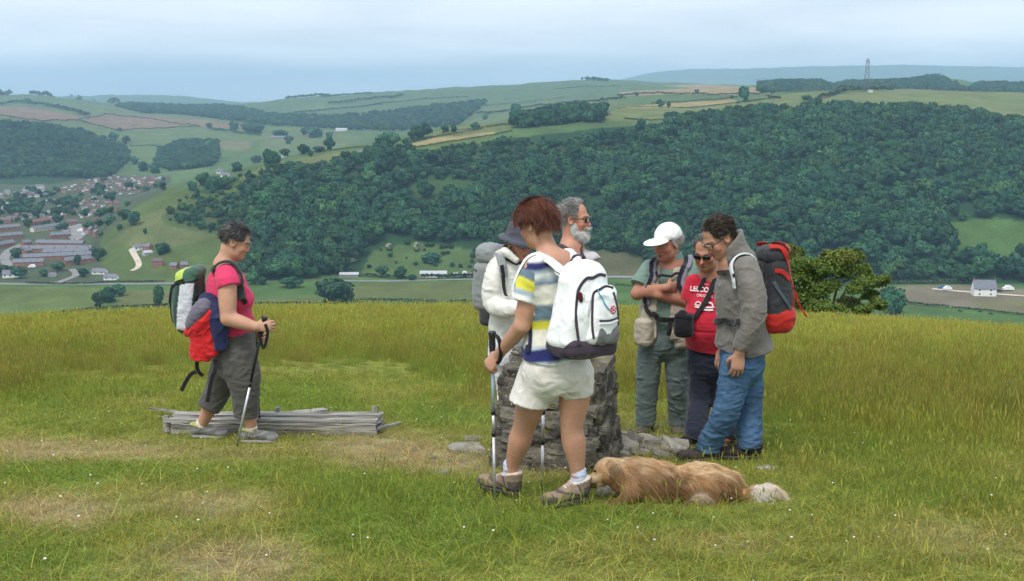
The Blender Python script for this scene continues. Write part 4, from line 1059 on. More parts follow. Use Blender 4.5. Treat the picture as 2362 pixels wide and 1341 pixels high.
def build_town():
    g = 'houses of the valley town'
    T = [((54, 602), (212, 594), 'longest slate-roofed brick terrace, second from the valley road'), ((54, 581), (212, 573), 'slate-roofed brick terrace third up from the valley road'), ((86, 567), (194, 562), 'slate-roofed brick terrace above the two longest ones'),
         ((31, 615), (102, 612), 'lower slate terrace beside the round street tree'), ((149, 611), (222, 603), 'lower slate terrace at the spur foot'), ((116, 551), (162, 546), 'short slate terrace above the street bend'),
         ((-20, 534), (45, 530), 'slate terrace at the upper edge of the brick streets'), ((74, 536), (138, 527), 'pale fronted slate terrace facing the car park'), ((-20, 556), (52, 548), 'slate terrace reaching out of the picture'), ((57, 522), (114, 512), 'red terrace climbing towards the town middle'), ((-20, 576), (30, 567), 'slate terrace left of the street bend'),
         ((100, 590), (205, 584), 'slate terrace squeezed between the two longest ones')]
    for i, (a, b, lab) in enumerate(T):
        A, B = np.array(far(*a)), np.array(far(*b))
        d = B - A; L = float(np.linalg.norm(d[:2])); c = (A + B) / 2
        root = empty('terrace_house_row', (c[0], c[1], float(tz(c[0], c[1]))), math.atan2(d[1], d[0]))
        hw, hr, W = 3.8, 2.6, 6.0
        n = int(L / 5)
        wins = []
        for k in range(n):
            x = -L / 2 + L * (k + .5) / n
            wins += [(x - .9, 2.9, 1.0, 1.2), (x + .9, .7, 1.2, 1.3)]
        house_parts(L, W, hw, hr, CREAM if 'pale' in lab else BRICK, TILE if 'red terrace' in lab else SLATE, wins, [-L / 2 + L * k / n for k in range(0, n + 1, 2)], root)
        tag(root, lab, 'terrace', g)
    H = [
        (26, 640, 40, 20, RENDERED, SLATE, 'white gabled house beside the valley road below the terraces', .2), (231, 632, 38, 15, RENDERED, SLATE, 'white bungalow with slate roof at the spur foot', -.15), (257, 645, 31, 13, RENDERED, SLATE, 'long low white house on the bank of the valley road', -.1), (121, 637, 18, 9, RENDERED, SLATE, 'small white house behind the road junction', .05),
        (318, 577, 18, 14, RENDERED, SLATE, 'white farmhouse at the head of the pale lane', .5), (342, 577, 20, 15, BRICK, SLATE, 'brick wing of the farm at the head of the pale lane', -.5), (340, 588, 20, 9, SHEET, SHEET, 'grey metal barn below the farm of the pale lane', .7), (364, 614, 24, 18, BRICK, BROWN_TILE, 'brick house in the gardens right of the pale lane', .2), (402, 620, 18, 13, BRICK, SLATE, 'brick house half hidden behind the green rucksack', -.2), (425, 617, 16, 13, BRICK, SLATE, 'second brick house half hidden behind the green rucksack', .3),
        (200, 531, 22, 17, BRICK, SLATE, 'red brick house at the top of the car park, uppermost of three', -.9), (212, 538, 22, 17, BRICK, SLATE, 'red brick house at the top of the car park, middle of three', -.9), (224, 544, 22, 17, BRICK, SLATE, 'red brick house at the top of the car park, lowest of three', -.9), (167, 519, 26, 15, BRICK, BROWN_TILE, 'square brick house above the car park', .3),
        (64, 503, 22, 12, CREAM, BROWN_TILE, 'cream building in the middle of the town', .05), (118, 507, 22, 10, RENDERED, SLATE, 'white fronted house with long slate roof in the town middle', .4), (15, 513, 28, 13, BRICK, BROWN_TILE, 'brown brick block at the town edge of the picture', .1), (60, 566, 26, 15, BRICK, SLATE, 'gable end house inside the street bend', 1.1), (62, 585, 22, 15, BRICK, SLATE, 'brown brick gable below the street bend', 1.2),
        (17, 446, 13, 10, RENDERED, SLATE, 'white villa on the far side of the town, leftmost', .3), (61, 441, 16, 9, RENDERED, SLATE, 'white villa on the far side of the town, second from the left', -.2), (92, 434, 21, 9, RENDERED, SLATE, 'wide white villa highest on the far side of the town', .1), (83, 448, 12, 7, RENDERED, SLATE, 'white house below the wide white villa', .2),
        (507, 400, 14, 10, RENDERED, SLATE, 'white farmhouse on the end of the spur', .3), (520, 407, 20, 8, RENDERED, SLATE, 'white farm building below the farmhouse on the spur end', -.2), (836, 358, 20, 9, STONE_W, SLATE, 'grey ridge farmhouse under its tree', .2), (852, 360, 16, 6, RENDERED, SHEET, 'white shed of the ridge farm', -.1), (795, 366, 10, 4, RENDERED, BROWN_TILE, 'small white hut left of the ridge farm', .1),
        (703, 300, 16, 6, BRICK, BROWN_TILE, 'red barn of the far valley farm', .1), (788, 302, 26, 6, RENDERED, SHEET, 'pale barn of the far valley farm', -.1), (642, 320, 34, 6, STONE_W, SLATE, 'long stone range of the far valley farm', .05), (770, 308, 18, 4, BRICK, BROWN_TILE, 'low red shed beside the pale far barn', .0), (656, 363, 12, 6, RENDERED, SHEET, 'white caravan on the ridge', -.1),
    ]
    for h in H:
        if h[0] < 240: h = (h[0], h[1], h[2] * .85, h[3] * .85) + h[4:]
        house(*h[:7], yaw=h[7], group=g if h[0] < 440 else 'far farms')
    house(2268, 682, 50, 36, RENDERED, SLATE, 'white two-storey house with slate roof and gable chimneys above the bare bank', yaw=-.12, chim=(-.48, .48), W=9, nwin=2, pitch=1.35)
    house(1000, 638, 62, 13, RENDERED, SHEET, 'long low cream bungalow by the valley road', yaw=.03, two=False, chim=(), W=8, nwin=7, pitch=.45)
    house(806, 638, 44, 9, STONE_W, SHEET, 'low grey roofed shed behind the roadside hedge', yaw=.02, two=False, chim=(), W=7, pitch=.4)
    house(1052, 637, 12, 6, BRICK, SHEET, 'small brown shed right of the bungalow', two=False, chim=(), W=5, pitch=.3)
    house(1082, 637, 14, 8, STONE_W, BROWN_TILE, 'dark shed behind the parked vans', two=False, chim=(), W=5, pitch=.4)
    house(2007, 213, 9, 5, RENDERED, SHEET, 'small white equipment hut below the mast', two=False, chim=(), W=5, pitch=.2)
    # crowded far streets
    r = np.random.default_rng(5)
    kinds = [(BRICK, BROWN_TILE), (BRICK, TILE), (RENDERED, SLATE), (BRICK, SLATE), (CREAM, SLATE), (RENDERED, BROWN_TILE)]
    names = {('red_brick', 'brown_tile'): 'brown roofed brick', ('red_brick', 'clay_tile'): 'red roofed brick', ('white_render', 'slate'): 'white slate roofed', ('red_brick', 'slate'): 'slate roofed brick', ('cream_render', 'slate'): 'cream slate roofed', ('white_render', 'brown_tile'): 'white brown roofed'}
    far_band = [(125, 440), (240, 408), (385, 410), (378, 430), (300, 452), (200, 446), (110, 450)]
    mid_band = [(-30, 470), (180, 462), (275, 452), (280, 480), (230, 510), (150, 500), (-30, 515)]
    low_band = [(0, 448), (110, 440), (110, 455), (0, 460)]
    for (poly, n, w, prob, where) in ((far_band, 150, (5.5, 8), [.22, .2, .16, .26, .1, .06], 'on the far estate at the valley end of the town'), (mid_band, 95, (6.5, 10.5), [.14, .08, .32, .3, .1, .06], 'among the trees in the middle of the town'), (low_band, 22, (8, 11), [.3, .1, .2, .3, .1, 0], 'under the left wood')):
        placed = []
        for _ in range(3000):
            if len(placed) >= n: break
            x = r.uniform(-30, 390); y = r.uniform(405, 515)
            if not in_poly(np.array([x]), np.array([y]), poly)[0]: continue
            if any(abs(x - a) < w[0] and abs(y - b) < 2.2 for a, b in placed): continue
            placed.append((x, y))
            k = r.choice(6, p=prob)
            wl_, rf = kinds[k]
            ww = r.uniform(*w)
            simple_house(x, y, ww, ww * .62, wl_, rf, 'small %s house %s' % (names[(wl_.name, rf.name)], where), 'crowded houses of the town, ' + where.split(' of ')[0], r.normal() * .25 + (0 if r.random() < .75 else 1.4))
    # roads and lanes
    road('farm_lane', [(303, 575), (310, 592), (320, 604), (325, 614), (318, 622), (303, 626)], 5, TRACK)
    road('town_street', [(62, 561), (40, 568), (18, 582), (8, 597), (14, 608), (30, 618)], 9, TARMAC)
    road('valley_road', [(-60, 655), (60, 657), (150, 656), (260, 656), (330, 657), (400, 654), (470, 655), (560, 655)], 7, TARMAC)
    road('side_road', [(130, 655), (140, 648), (172, 642), (180, 634), (165, 622)], 6, TARMAC)
    road('car_park', [(158, 523), (172, 532), (188, 541), (196, 546)], 24, TARMAC, .3)
    road('hill_road', [(770, 648), (900, 650), (1000, 647), (1120, 645), (1300, 643), (1420, 640), (1500, 642)], 6, TARMAC)
    road('house_track', [(2150, 668), (2220, 674), (2300, 680), (2362, 684), (2460, 690)], 6, TRACK)
    # parked vehicles
    WHITE = material('white_car_paint', (.8, .8, .8), rough=.3, spec=.5)
    RED = material('red_car_paint', (.35, .04, .03), rough=.3, spec=.5)
    BLUE = material('blue_car_paint', (.03, .10, .35), rough=.3, spec=.5)
    DARKP = material('dark_car_paint', (.03, .03, .035), rough=.3, spec=.5)
    for px, py, paint, lab, s in ((1043, 638, BRICK, 'brown trailer parked beside the bungalow', 1.2), (1051, 641, WHITE, 'white car parked right of the bungalow', 1.1), (1062, 640, WHITE, 'second white car parked right of the bungalow', 1.0), (1070, 641, DARKP, 'dark car parked among the vans by the road', 1.0), (1096, 640, RED, 'red car at the end of the parked row by the road', 1.0), (1071, 637, WHITE, 'tall white van in the parked row by the road', 1.6), (2172, 668, BLUE, 'blue car parked beside the white house', 1.3), (2185, 671, WHITE, 'white van parked beside the white house', 1.6), (2325, 672, WHITE, 'white lorry parked right of the white house', 2.0), (2303, 674, DARKP, 'dark car parked right of the white house', 1.2), (185, 536, WHITE, 'white van in the town car park', 1.6), (193, 543, WHITE, 'white car at the lower end of the town car park', 1.2), (74, 619, WHITE, 'white van behind the lower terrace', 1.5)):
        p = far(px, py)
        c = obj('parked_vehicle', car_mesh('vehicle_body', paint)); c.location = p + Vector((0, 0, .2)); c.scale = (s, s, s * (1.5 if 'van' in lab or 'lorry' in lab else 1.05)); c.rotation_euler = (0, 0, r.normal() * .3)
        tag(c, lab, 'vehicle', 'parked vehicles')
    # grazing cattle on the valley floor
    hide = material('black_hide', (.012, .011, .011), rough=.8)
    bm = bmesh.new()
    def blob(c, s):
        q = bmesh.ops.create_icosphere(bm, subdivisions=2, radius=1)
        for v in q['verts']: v.co = Vector((c[0] + v.co.x * s[0], c[1] + v.co.y * s[1], c[2] + v.co.z * s[2]))
    blob((0, 0, 1.05), (.95, .36, .42)); blob((1.05, 0, .95), (.42, .2, .26)); blob((1.4, 0, .62), (.26, .15, .2))
    for x in (-.7, .7):
        for y in (-.2, .2): blob((x, y, .4), (.1, .1, .45))
    cow = bpy.data.meshes.new('cow'); bm.to_mesh(cow); bm.free(); cow.materials.append(hide)
    for px, py, lab in ((2213, 722, 'black cow grazing, leftmost of three below the bank'), (2259, 723, 'black cow grazing, middle of three below the bank'), (2284, 728, 'black cow grazing, rightmost of three below the bank')):
        o = obj('grazing_cow', cow); o.location = far(px, py); o.rotation_euler = (0, 0, r.uniform(-.5, .5)); o.scale = (1.25,) * 3
        tag(o, lab, 'cow', 'black cattle on the valley floor')
    # lattice mast
    base = far(1998, 212)
    k = base.y / FPX; Hm = 73 * k
    steel = material('mast_steel', (.16, .15, .15), rough=.6, metallic=.3)
    root = empty('lattice_mast', base)
    w0, w1 = 5 * k * 1.15, 2.0 * k
    nb = 11

    def bar(a, b, r_, name):
        a, b = Vector(a), Vector(b); d = b - a
        q = d.to_track_quat('Z', 'Y').to_matrix()
        V, F = [], []
        for z in (0, d.length):
            for s, t in ((-1, -1), (1, -1), (1, 1), (-1, 1)): V.append(a + q @ Vector((s * r_, t * r_, z)))
        F = [(0, 1, 5, 4), (1, 2, 6, 5), (2, 3, 7, 6), (3, 0, 4, 7), (0, 3, 2, 1), (4, 5, 6, 7)]
        return obj(name, mesh_from(name, V, F, [steel]), root)
    cor = [(-1, -1), (1, -1), (1, 1), (-1, 1)]
    at_h = lambda t, c: (c[0] * (w0 + (w1 - w0) * t), c[1] * (w0 + (w1 - w0) * t), t * Hm)
    for c in cor: bar(at_h(0, c), at_h(1, c), .19, 'mast_leg')
    for i in range(nb):
        t0, t1 = i / nb, (i + 1) / nb
        for j in range(4):
            a, b = cor[j], cor[(j + 1) % 4]
            bar(at_h(t0, a), at_h(t1, b), .11, 'brace') if i % 2 == j % 2 else bar(at_h(t0, b), at_h(t1, a), .11, 'brace')
    bar((0, 0, Hm), (0, 0, Hm * 1.09), .12, 'top_spike')
    for s, z in ((-1, .93), (1, .9), (.4, .98)):
        bm = bmesh.new(); bmesh.ops.create_cone(bm, cap_ends=True, segments=12, radius1=1.1, radius2=.5, depth=.6)
        me = bpy.data.meshes.new('dish'); bm.to_mesh(me); bm.free(); me.materials.append(steel)
        d = obj('antenna_dish', me, root); d.location = (s * (w1 + .9), -.6, z * Hm); d.rotation_euler = (math.pi / 2, 0, 0)
    tag(root, 'tall steel lattice mast on the plateau crest', 'mast')


if 'town' in PARTS:
    build_town()
# ------------------------------------------------------------------ grass of the meadow
def grass_material():
    m = bpy.data.materials.new('grass_blade'); m.use_nodes = True
    n, l = m.node_tree.nodes, m.node_tree.links
    b = n['Principled BSDF']; b.inputs['Roughness'].default_value = .55; b.inputs['Specular IOR Level'].default_value = .25
    a = n.new('ShaderNodeAttribute'); a.attribute_name = 'gcol'; a.attribute_type = 'INSTANCER'
    c = n.new('ShaderNodeAttribute'); c.attribute_name = 'col'; c.attribute_type = 'GEOMETRY'
    mx = n.new('ShaderNodeMix'); mx.data_type = 'RGBA'; mx.blend_type = 'MULTIPLY'; mx.inputs['Factor'].default_value = 1
    l.new(a.outputs['Color'], mx.inputs['A']); l.new(c.outputs['Color'], mx.inputs['B'])
    src = mx.outputs['Result']
    l.new(src, b.inputs['Base Color'])
    tr = n.new('ShaderNodeBsdfTranslucent'); l.new(src, tr.inputs['Color'])
    ms = n.new('ShaderNodeMixShader'); ms.inputs[0].default_value = .4
    l.new(b.outputs[0], ms.inputs[1]); l.new(tr.outputs[0], ms.inputs[2]); l.new(ms.outputs[0], n['Material Output'].inputs['Surface'])
    return m


def blades(r, n, rad, h0, h1, w, bend, segs=2, tint=(1, 1, 1), spread=.35, flat=0.0):
    """n bent blades on a disc: verts, faces, colours."""
    a = r.random(n) * 6.283; q = np.sqrt(r.random(n)) * rad
    B = np.stack([np.cos(a) * q, np.sin(a) * q, np.full(n, -.01)], -1)
    h = h0 + (h1 - h0) * r.random(n) ** 1.3
    d = r.random(n) * 6.283
    D = np.stack([np.cos(d), np.sin(d), np.zeros(n)], -1)
    lean = (spread * r.normal(size=n))[:, None] + flat
    f = r.random(n) * 6.283
    S = np.stack([np.cos(f), np.sin(f), np.zeros(n)], -1)
    V, F, C = [], [], []
    ts = np.linspace(0, 1, segs + 1)
    for i in range(n):
        b0 = len(V)
        tint_i = np.array(tint) * (.75 + .5 * r.random()) * (1 + .12 * r.normal(size=3))
        for t in ts[:-1]:
            c = B[i] + D[i] * (lean[i] * t + bend * t * t) * h[i] + np.array((0, 0, h[i] * t * (1 - .25 * bend * t)))
            ww = w * (1 - .55 * t)
            V += [c - S[i] * ww, c + S[i] * ww]; C += [tint_i, tint_i]
        V.append(B[i] + D[i] * (lean[i] + bend) * h[i] + np.array((0, 0, h[i] * (1 - .25 * bend)))); C.append(tint_i)
        for k in range(segs - 1):
            F.append((b0 + 2 * k, b0 + 2 * k + 1, b0 + 2 * k + 3)); F.append((b0 + 2 * k, b0 + 2 * k + 3, b0 + 2 * k + 2))
        F.append((b0 + 2 * segs - 2, b0 + 2 * segs - 1, b0 + 2 * segs))
    return V, F, C


def seed_heads(r, n, rad, h0, h1, tint):
    V, F, C = [], [], []
    for i in range(n):
        a = r.random() * 6.283; q = math.sqrt(r.random()) * rad
        h = h0 + (h1 - h0) * r.random()
        d = np.array((r.normal(), r.normal(), 0)) * .12 * h
        b = np.array((math.cos(a) * q, math.sin(a) * q, 0)); t = b + d + (0, 0, h)
        s = np.array((math.cos(a * 3), math.sin(a * 3), 0))
        k = len(V); w = .0013
        V += [b - s * w, b + s * w, t - s * w * .7, t + s * w * .7]; C += [np.array(tint) * .85] * 4
        F += [(k, k + 1, k + 3), (k, k + 3, k + 2)]
        hl = .04 + .05 * r.random(); hw = .0022 + .0025 * r.random()
        k = len(V); e = d / h * hl + np.array((0, 0, hl))
        for ax in (s, np.array((-s[1], s[0], 0))):
            k = len(V)
            V += [t - e * .15, t + e * .4 - ax * hw, t + e, t + e * .4 + ax * hw]
            c = np.array(tint) * (.9 + .4 * r.random())
            C += [c] * 4; F += [(k, k + 1, k + 2), (k, k + 2, k + 3)]
    return V, F, C


def merge(*parts):
    V, F, C = [], [], []
    for v, f, c in parts:
        o = len(V); V += list(v); C += list(c); F += [tuple(i + o for i in q) for q in f]
    return V, F, C


def build_grass():
    gm = grass_material()
    r = np.random.default_rng(3)
    mk = lambda nm, p: mesh_from(nm, np.array(p[0]), np.array(p[1]), [gm], colors=np.array(p[2]))
    lawn = [mk('lawn_tuft', merge(blades(r, 95, .13, .012, .045, .0021, .5, spread=.55), blades(r, 14, .13, .05, .11, .0016, .35, tint=(1.5, 1.25, .9)), blades(r, 5, .12, .05, .14, .0012, .6, tint=(2.2, 1.7, 1.7), flat=.7))) for _ in range(7)]
    rough = [mk('rough_tuft', merge(blades(r, 90, .14, .015, .06, .0018, .5), blades(r, 34, .13, .05, .12, .0013, .35, tint=(1.25, 1.1, .85)), seed_heads(r, 8, .13, .09, .19, (1.5, 1.3, 1.25)))) for _ in range(6)]
    tall = [mk('tall_tuft', merge(blades(r, 80, .24, .06, .2, .0026, .35, tint=(.8, .95, .8)), blades(r, 80, .24, .12, .30, .0019, .22, tint=(1.0, 1.05, .9)), seed_heads(r, 34, .24, .18, .36, (1.2, 1.18, 1.25)))) for _ in range(6)]

    def cover(y0, y1, dens, margin=.25):
        out = []
        y = y0
        while y < y1:
            dy = max(.15, y * .02)
            w = .5 * y * (1 + margin) + .3
            n = r.poisson(2 * w * dy * dens(y))
            out.append(np.stack([r.uniform(-w, w, n), r.uniform(y, y + dy, n)], -1)); y += dy
        return np.concatenate(out)
    # lawn and rough grass
    P = cover(2.9, 13, lambda y: min(190, 190 * (5 / y) ** .8))
    x, y = P[:, 0], P[:, 1]
    dry, tl, qx, qy = meadow_fields(x, y)
    keep = r.random(len(x)) > tl * .92
    for (ox, oy, rr) in NO_GRASS:
        keep &= np.hypot(x - ox, y - oy) > rr
    x, y, dry, tl, qx, qy = [q[keep] for q in (x, y, dry, tl, qx, qy)]
    c = meadow_color(x, y) * (.8 + .4 * r.random(len(x)))[:, None]
    is_rough = r.random(len(x)) < np.clip(.06 + .55 * tl + .35 * fbm(p2(x, y, 31.), .8, 2) + .25 * smooth01((qx - 1500) / 500) - .3 * (dry > .75), .02, .85)
    n = len(x)
    z = gz(x, y)
    for sel, src, nm, lab, s0 in ((~is_rough, lawn, 'short_grass', 'short cropped green and straw coloured grass of the hilltop', 1.0), (is_rough, rough, 'rough_grass', 'longer rough grass tufts with seed heads on the hilltop', 1.0)):
        k = sel.sum()
        s = s0 * (.75 + .6 * r.random(k)) * (1 - .25 * dry[sel]) * (1 + .15 * smooth01((y[sel] - 6) / 6))
        o = gn_scatter(nm, np.stack([x, y, z], -1)[sel], np.stack([r.normal(size=k) * .08, r.normal(size=k) * .08, r.random(k) * 6.28], -1), np.stack([s * 1.05, s * 1.05, s * (.5 if nm == 'short_grass' else .5 + .4 * tl[sel])], -1), src, color=c[sel])
        tag(o, lab, 'grass', kind='stuff')
    # tall hay grass
    P = cover(5.5, 43, lambda y: min(60, 60 * (9 / y) ** 1.0), .2)
    x, y = P[:, 0], P[:, 1]
    dry, tl, qx, qy = meadow_fields(x, y)
    keep = r.random(len(x)) < tl
    for (ox, oy, rr) in NO_GRASS:
        keep &= np.hypot(x - ox, y - oy) > rr
    x, y, tl = x[keep], y[keep], tl[keep]
    n = len(x)
    c = meadow_color(x, y) * (.72 + .5 * r.random(n))[:, None] * (1 + .10 * r.normal(size=(n, 3)))
    s = (.16 + .64 * tl) * (.8 + .5 * r.random(n)) * np.interp(y, [6, 10, 20, 40], [.62, .85, 1.05, 1.2])
    wd = s * np.interp(y, [6, 12, 40], [1.0, 1.15, 2.2])
    o = gn_scatter('tall_grass', np.stack([x, y, gz(x, y)], -1), np.stack([r.normal(size=n) * .07, r.normal(size=n) * .07, r.random(n) * 6.28], -1), np.stack([wd, wd, s], -1), tall, color=np.clip(c, 0.01, 1))
    tag(o, 'tall olive and ochre hay grass with seed heads running to the hilltop edge', 'grass', kind='stuff')
    print('grass tufts', n)
    # daisies, buttercups and pale seed fluff
    wm = material('white_petal', (.8, .8, .76), rough=.8); ym = material('yellow_petal', (.75, .55, .02), rough=.7)
    for nm, mt, cnt, lab in (('daisies', wm, 150, 'tiny white flowers dotted over the short grass'), ('buttercups', ym, 9, 'few tiny yellow flowers dotted in the short grass')):
        bm = bmesh.new()
        for _ in range(cnt):
            y = 3.2 + 7 * r.random() ** 1.2; x = r.uniform(-.5, .5) * y
            z = float(gz(x, y)) + .035 + .03 * r.random()
            s = (.0035 + .004 * r.random()) if nm == 'daisies' else .009
            q = bmesh.ops.create_icosphere(bm, subdivisions=1, radius=1)
            for v in q['verts']: v.co = Vector((x + v.co.x * s, y + v.co.y * s, z + v.co.z * s * .55))
        me = bpy.data.meshes.new(nm); bm.to_mesh(me); bm.free(); me.materials.append(mt)
        tag(obj(nm, me), lab, 'flowers', kind='stuff')


NO_GRASS = []
# ------------------------------------------------------------------ soft bodies: smooth union of tapered limbs, meshed with surface nets
def A3(v):
    return np.array(v, np.float32)


def nrm(v):
    v = np.asarray(v, float)
    return v / (np.linalg.norm(v) + 1e-12)


def catmull(P, n=6):
    P = np.asarray(P, float)
    if len(P) < 3:
        t = np.linspace(0, 1, n + 1)[:, None]
        return P[0] * (1 - t) + P[-1] * t
    Q = np.vstack([2 * P[0] - P[1], P, 2 * P[-1] - P[-2]])
    out = []
    for i in range(1, len(Q) - 2):
        p0, p1, p2_, p3 = Q[i - 1], Q[i], Q[i + 1], Q[i + 2]
        for t in np.linspace(0, 1, n, endpoint=False):
            out.append(.5 * ((2 * p1) + (-p0 + p2_) * t + (2 * p0 - 5 * p1 + 4 * p2_ - p3) * t * t + (-p0 + 3 * p1 - 3 * p2_ + p3) * t ** 3))
    out.append(P[-1])
    return np.array(out)


class Tube:
    """Limb along points with radii r or (across, deep); `side` is the across direction."""
    def __init__(self, pts, rad, side=(1, 0, 0), k=.02, op='add', n=4, flat=False):
        rad = np.array([(r, r) if np.isscalar(r) else r for r in rad], float)
        full = np.hstack([np.array([list(p) for p in pts], float), rad])
        c = catmull(full, n) if len(pts) > 2 else catmull(full, max(2, n))
        self.p = c[:, :3].astype(np.float32); self.r = np.maximum(c[:, 3:], .002).astype(np.float32)
        self.k, self.op, self.flat = k, op, flat
        self.side = nrm(side)
        m = self.r.max()
        self.lo = self.p.min(0) - m; self.hi = self.p.max(0) + m

    def d(self, P):
        best = None
        for i in range(len(self.p) - 1):
            a, b = self.p[i], self.p[i + 1]
            ab = b - a; L2 = float(ab @ ab) + 1e-12; L = math.sqrt(L2)
            t = ab / L
            s = self.side - t * float(self.side @ t); s = nrm(s).astype(np.float32)
            f = np.cross(t, s).astype(np.float32)
            q = P - a
            h = (q @ t) / L
            hc = np.clip(h, 0, 1)
            ra = self.r[i, 0] + (self.r[i + 1, 0] - self.r[i, 0]) * hc
            rb = self.r[i, 1] + (self.r[i + 1, 1] - self.r[i, 1]) * hc
            qs, qf, qa = q @ s, q @ f, (h - hc) * L
            rc = np.minimum(ra, rb)
            if self.flat:
                rc = rc * .25
            x, y, z = qs / ra, qf / rb, qa / rc
            k0 = np.sqrt(x * x + y * y + z * z) + 1e-6
            k1 = np.sqrt((x / ra) ** 2 + (y / rb) ** 2 + (z / rc) ** 2) + 1e-6
            d = k0 * (k0 - 1) / k1
            best = d if best is None else np.minimum(best, d)
        return best


class Ell:
    def __init__(self, c, r, R=None, k=.02, op='add'):
        self.c = A3(c); self.r = A3(r); self.R = None if R is None else np.array(R, np.float32)   # rows of R: the local axes
        self.k, self.op = k, op
        m = self.r.max(); self.lo = self.c - m; self.hi = self.c + m

    def d(self, P):
        q = P - self.c
        if self.R is not None:
            q = q @ self.R.T
        k0 = np.sqrt(((q / self.r) ** 2).sum(-1)) + 1e-6
        k1 = np.sqrt(((q / self.r ** 2) ** 2).sum(-1)) + 1e-6
        return k0 * (k0 - 1) / k1


class Box:
    def __init__(self, c, h, R=None, rnd=.02, k=.01, op='add', taper=0.0):
        self.c = A3(c); self.h = A3(h); self.R = np.eye(3, dtype=np.float32) if R is None else np.array(R, np.float32)
        self.rnd, self.k, self.op, self.taper = rnd, k, op, taper
        m = float(np.linalg.norm(self.h)); self.lo = self.c - m; self.hi = self.c + m

    def d(self, P):
        q = (P - self.c) @ self.R.T
        if self.taper:
            s = 1 - self.taper * np.clip(q[..., 2] / self.h[2], -1, 1)
            q = np.concatenate([q[..., :1] / s[..., None], q[..., 1:2] / s[..., None], q[..., 2:]], -1)
        a = np.abs(q) - (self.h - self.rnd)
        return np.sqrt((np.maximum(a, 0) ** 2).sum(-1)) + np.minimum(a.max(-1), 0) - self.rnd


class Half:
    """Cut away everything on the +n side of point c."""
    def __init__(self, c, n, k=.004):
        self.c = A3(c); self.n = nrm(n).astype(np.float32); self.k = k; self.op = 'cut'
        self.lo = A3((-1e6,) * 3); self.hi = A3((1e6,) * 3)

    def d(self, P):
        return (P - self.c) @ self.n


def combine(D, d, op, k):
    if op == 'add':
        h = np.maximum(k - np.abs(D - d), 0) / k
        return np.minimum(D, d) - h * h * k * .25
    if op == 'sub':
        d = -d
    h = np.maximum(k - np.abs(D - d), 0) / k
    return np.maximum(D, d) + h * h * k * .25


def field(prims, P):
    D = None
    P = np.asarray(P, np.float32)
    for p in prims:
        d = p.d(P)
        D = d if D is None else combine(D, d, p.op, p.k)
    return D


def project(prims, P, off=0.0, it=4):
    P = np.array(P, np.float32)
    e = 1e-3
    for _ in range(it):
        d = field(prims, P)
        g = np.stack([field(prims, P + A3((e, 0, 0))) - d, field(prims, P + A3((0, e, 0))) - d, field(prims, P + A3((0, 0, e))) - d], -1)
        g /= np.linalg.norm(g, axis=-1)[..., None] + 1e-9
        P = P - g * (d - off)[..., None]
    return P, g


def cast(prims, P, direction, reach=.6, off=0.0):
    """Move points along a direction until they meet the surface."""
    P = np.array(P, np.float32); dr = nrm(direction).astype(np.float32)
    t = np.zeros(len(P), np.float32)
    for _ in range(40):
        t += .8 * np.clip(field(prims, P + t[:, None] * dr) - off, -.02, .1)
    return P + np.clip(t, 0, reach)[:, None] * dr


def surface_nets(D, org, vx):
    S = D < 0
    nx, ny, nz = D.shape
    c = [S[i:nx - 1 + i, j:ny - 1 + j, k:nz - 1 + k] for i in (0, 1) for j in (0, 1) for k in (0, 1)]
    allin = c[0].copy(); anyin = c[0].copy()
    for q in c[1:]:
        allin &= q; anyin |= q
    act = anyin & ~allin
    I, J, K = np.nonzero(act)
    n = len(I)
    corners = [(i, j, k) for i in (0, 1) for j in (0, 1) for k in (0, 1)]
    val = [D[I + i, J + j, K + k] for (i, j, k) in corners]
    acc = np.zeros((n, 3)); cnt = np.zeros(n)
    for a in range(8):
        for b in range(a + 1, 8):
            ca, cb = np.array(corners[a]), np.array(corners[b])
            if np.abs(ca - cb).sum() != 1: continue
            va, vb = val[a], val[b]
            m = (va < 0) != (vb < 0)
            t = np.where(m, va / np.where(m, va - vb, 1), 0)
            acc += np.where(m[:, None], ca + t[:, None] * (cb - ca), 0); cnt += m
    V = (np.stack([I, J, K], -1) + acc / cnt[:, None]) * vx + org
    idx = np.full(act.shape, -1, np.int64); idx[act] = np.arange(n)
    F = []
    for ax in range(3):
        sl0 = [slice(None)] * 3; sl1 = [slice(None)] * 3
        sl0[ax] = slice(0, -1); sl1[ax] = slice(1, None)
        s0, s1 = S[tuple(sl0)], S[tuple(sl1)]
        E = np.nonzero(s0 != s1)
        e = np.stack(E, -1)
        o1, o2 = [(1, 2), (2, 0), (0, 1)][ax]
        ok = (e[:, o1] > 0) & (e[:, o2] > 0) & (e[:, o1] < D.shape[o1] - 1) & (e[:, o2] < D.shape[o2] - 1)
        e = e[ok]; pos = s0[tuple(e.T)]

        def cell(d1, d2):
            q = e.copy(); q[:, o1] += d1; q[:, o2] += d2
            return idx[tuple(q.T)]
        f = np.stack([cell(-1, -1), cell(0, -1), cell(0, 0), cell(-1, 0)], -1)
        f[~pos] = f[~pos][:, ::-1]
        F.append(f)
    return V, np.concatenate(F)


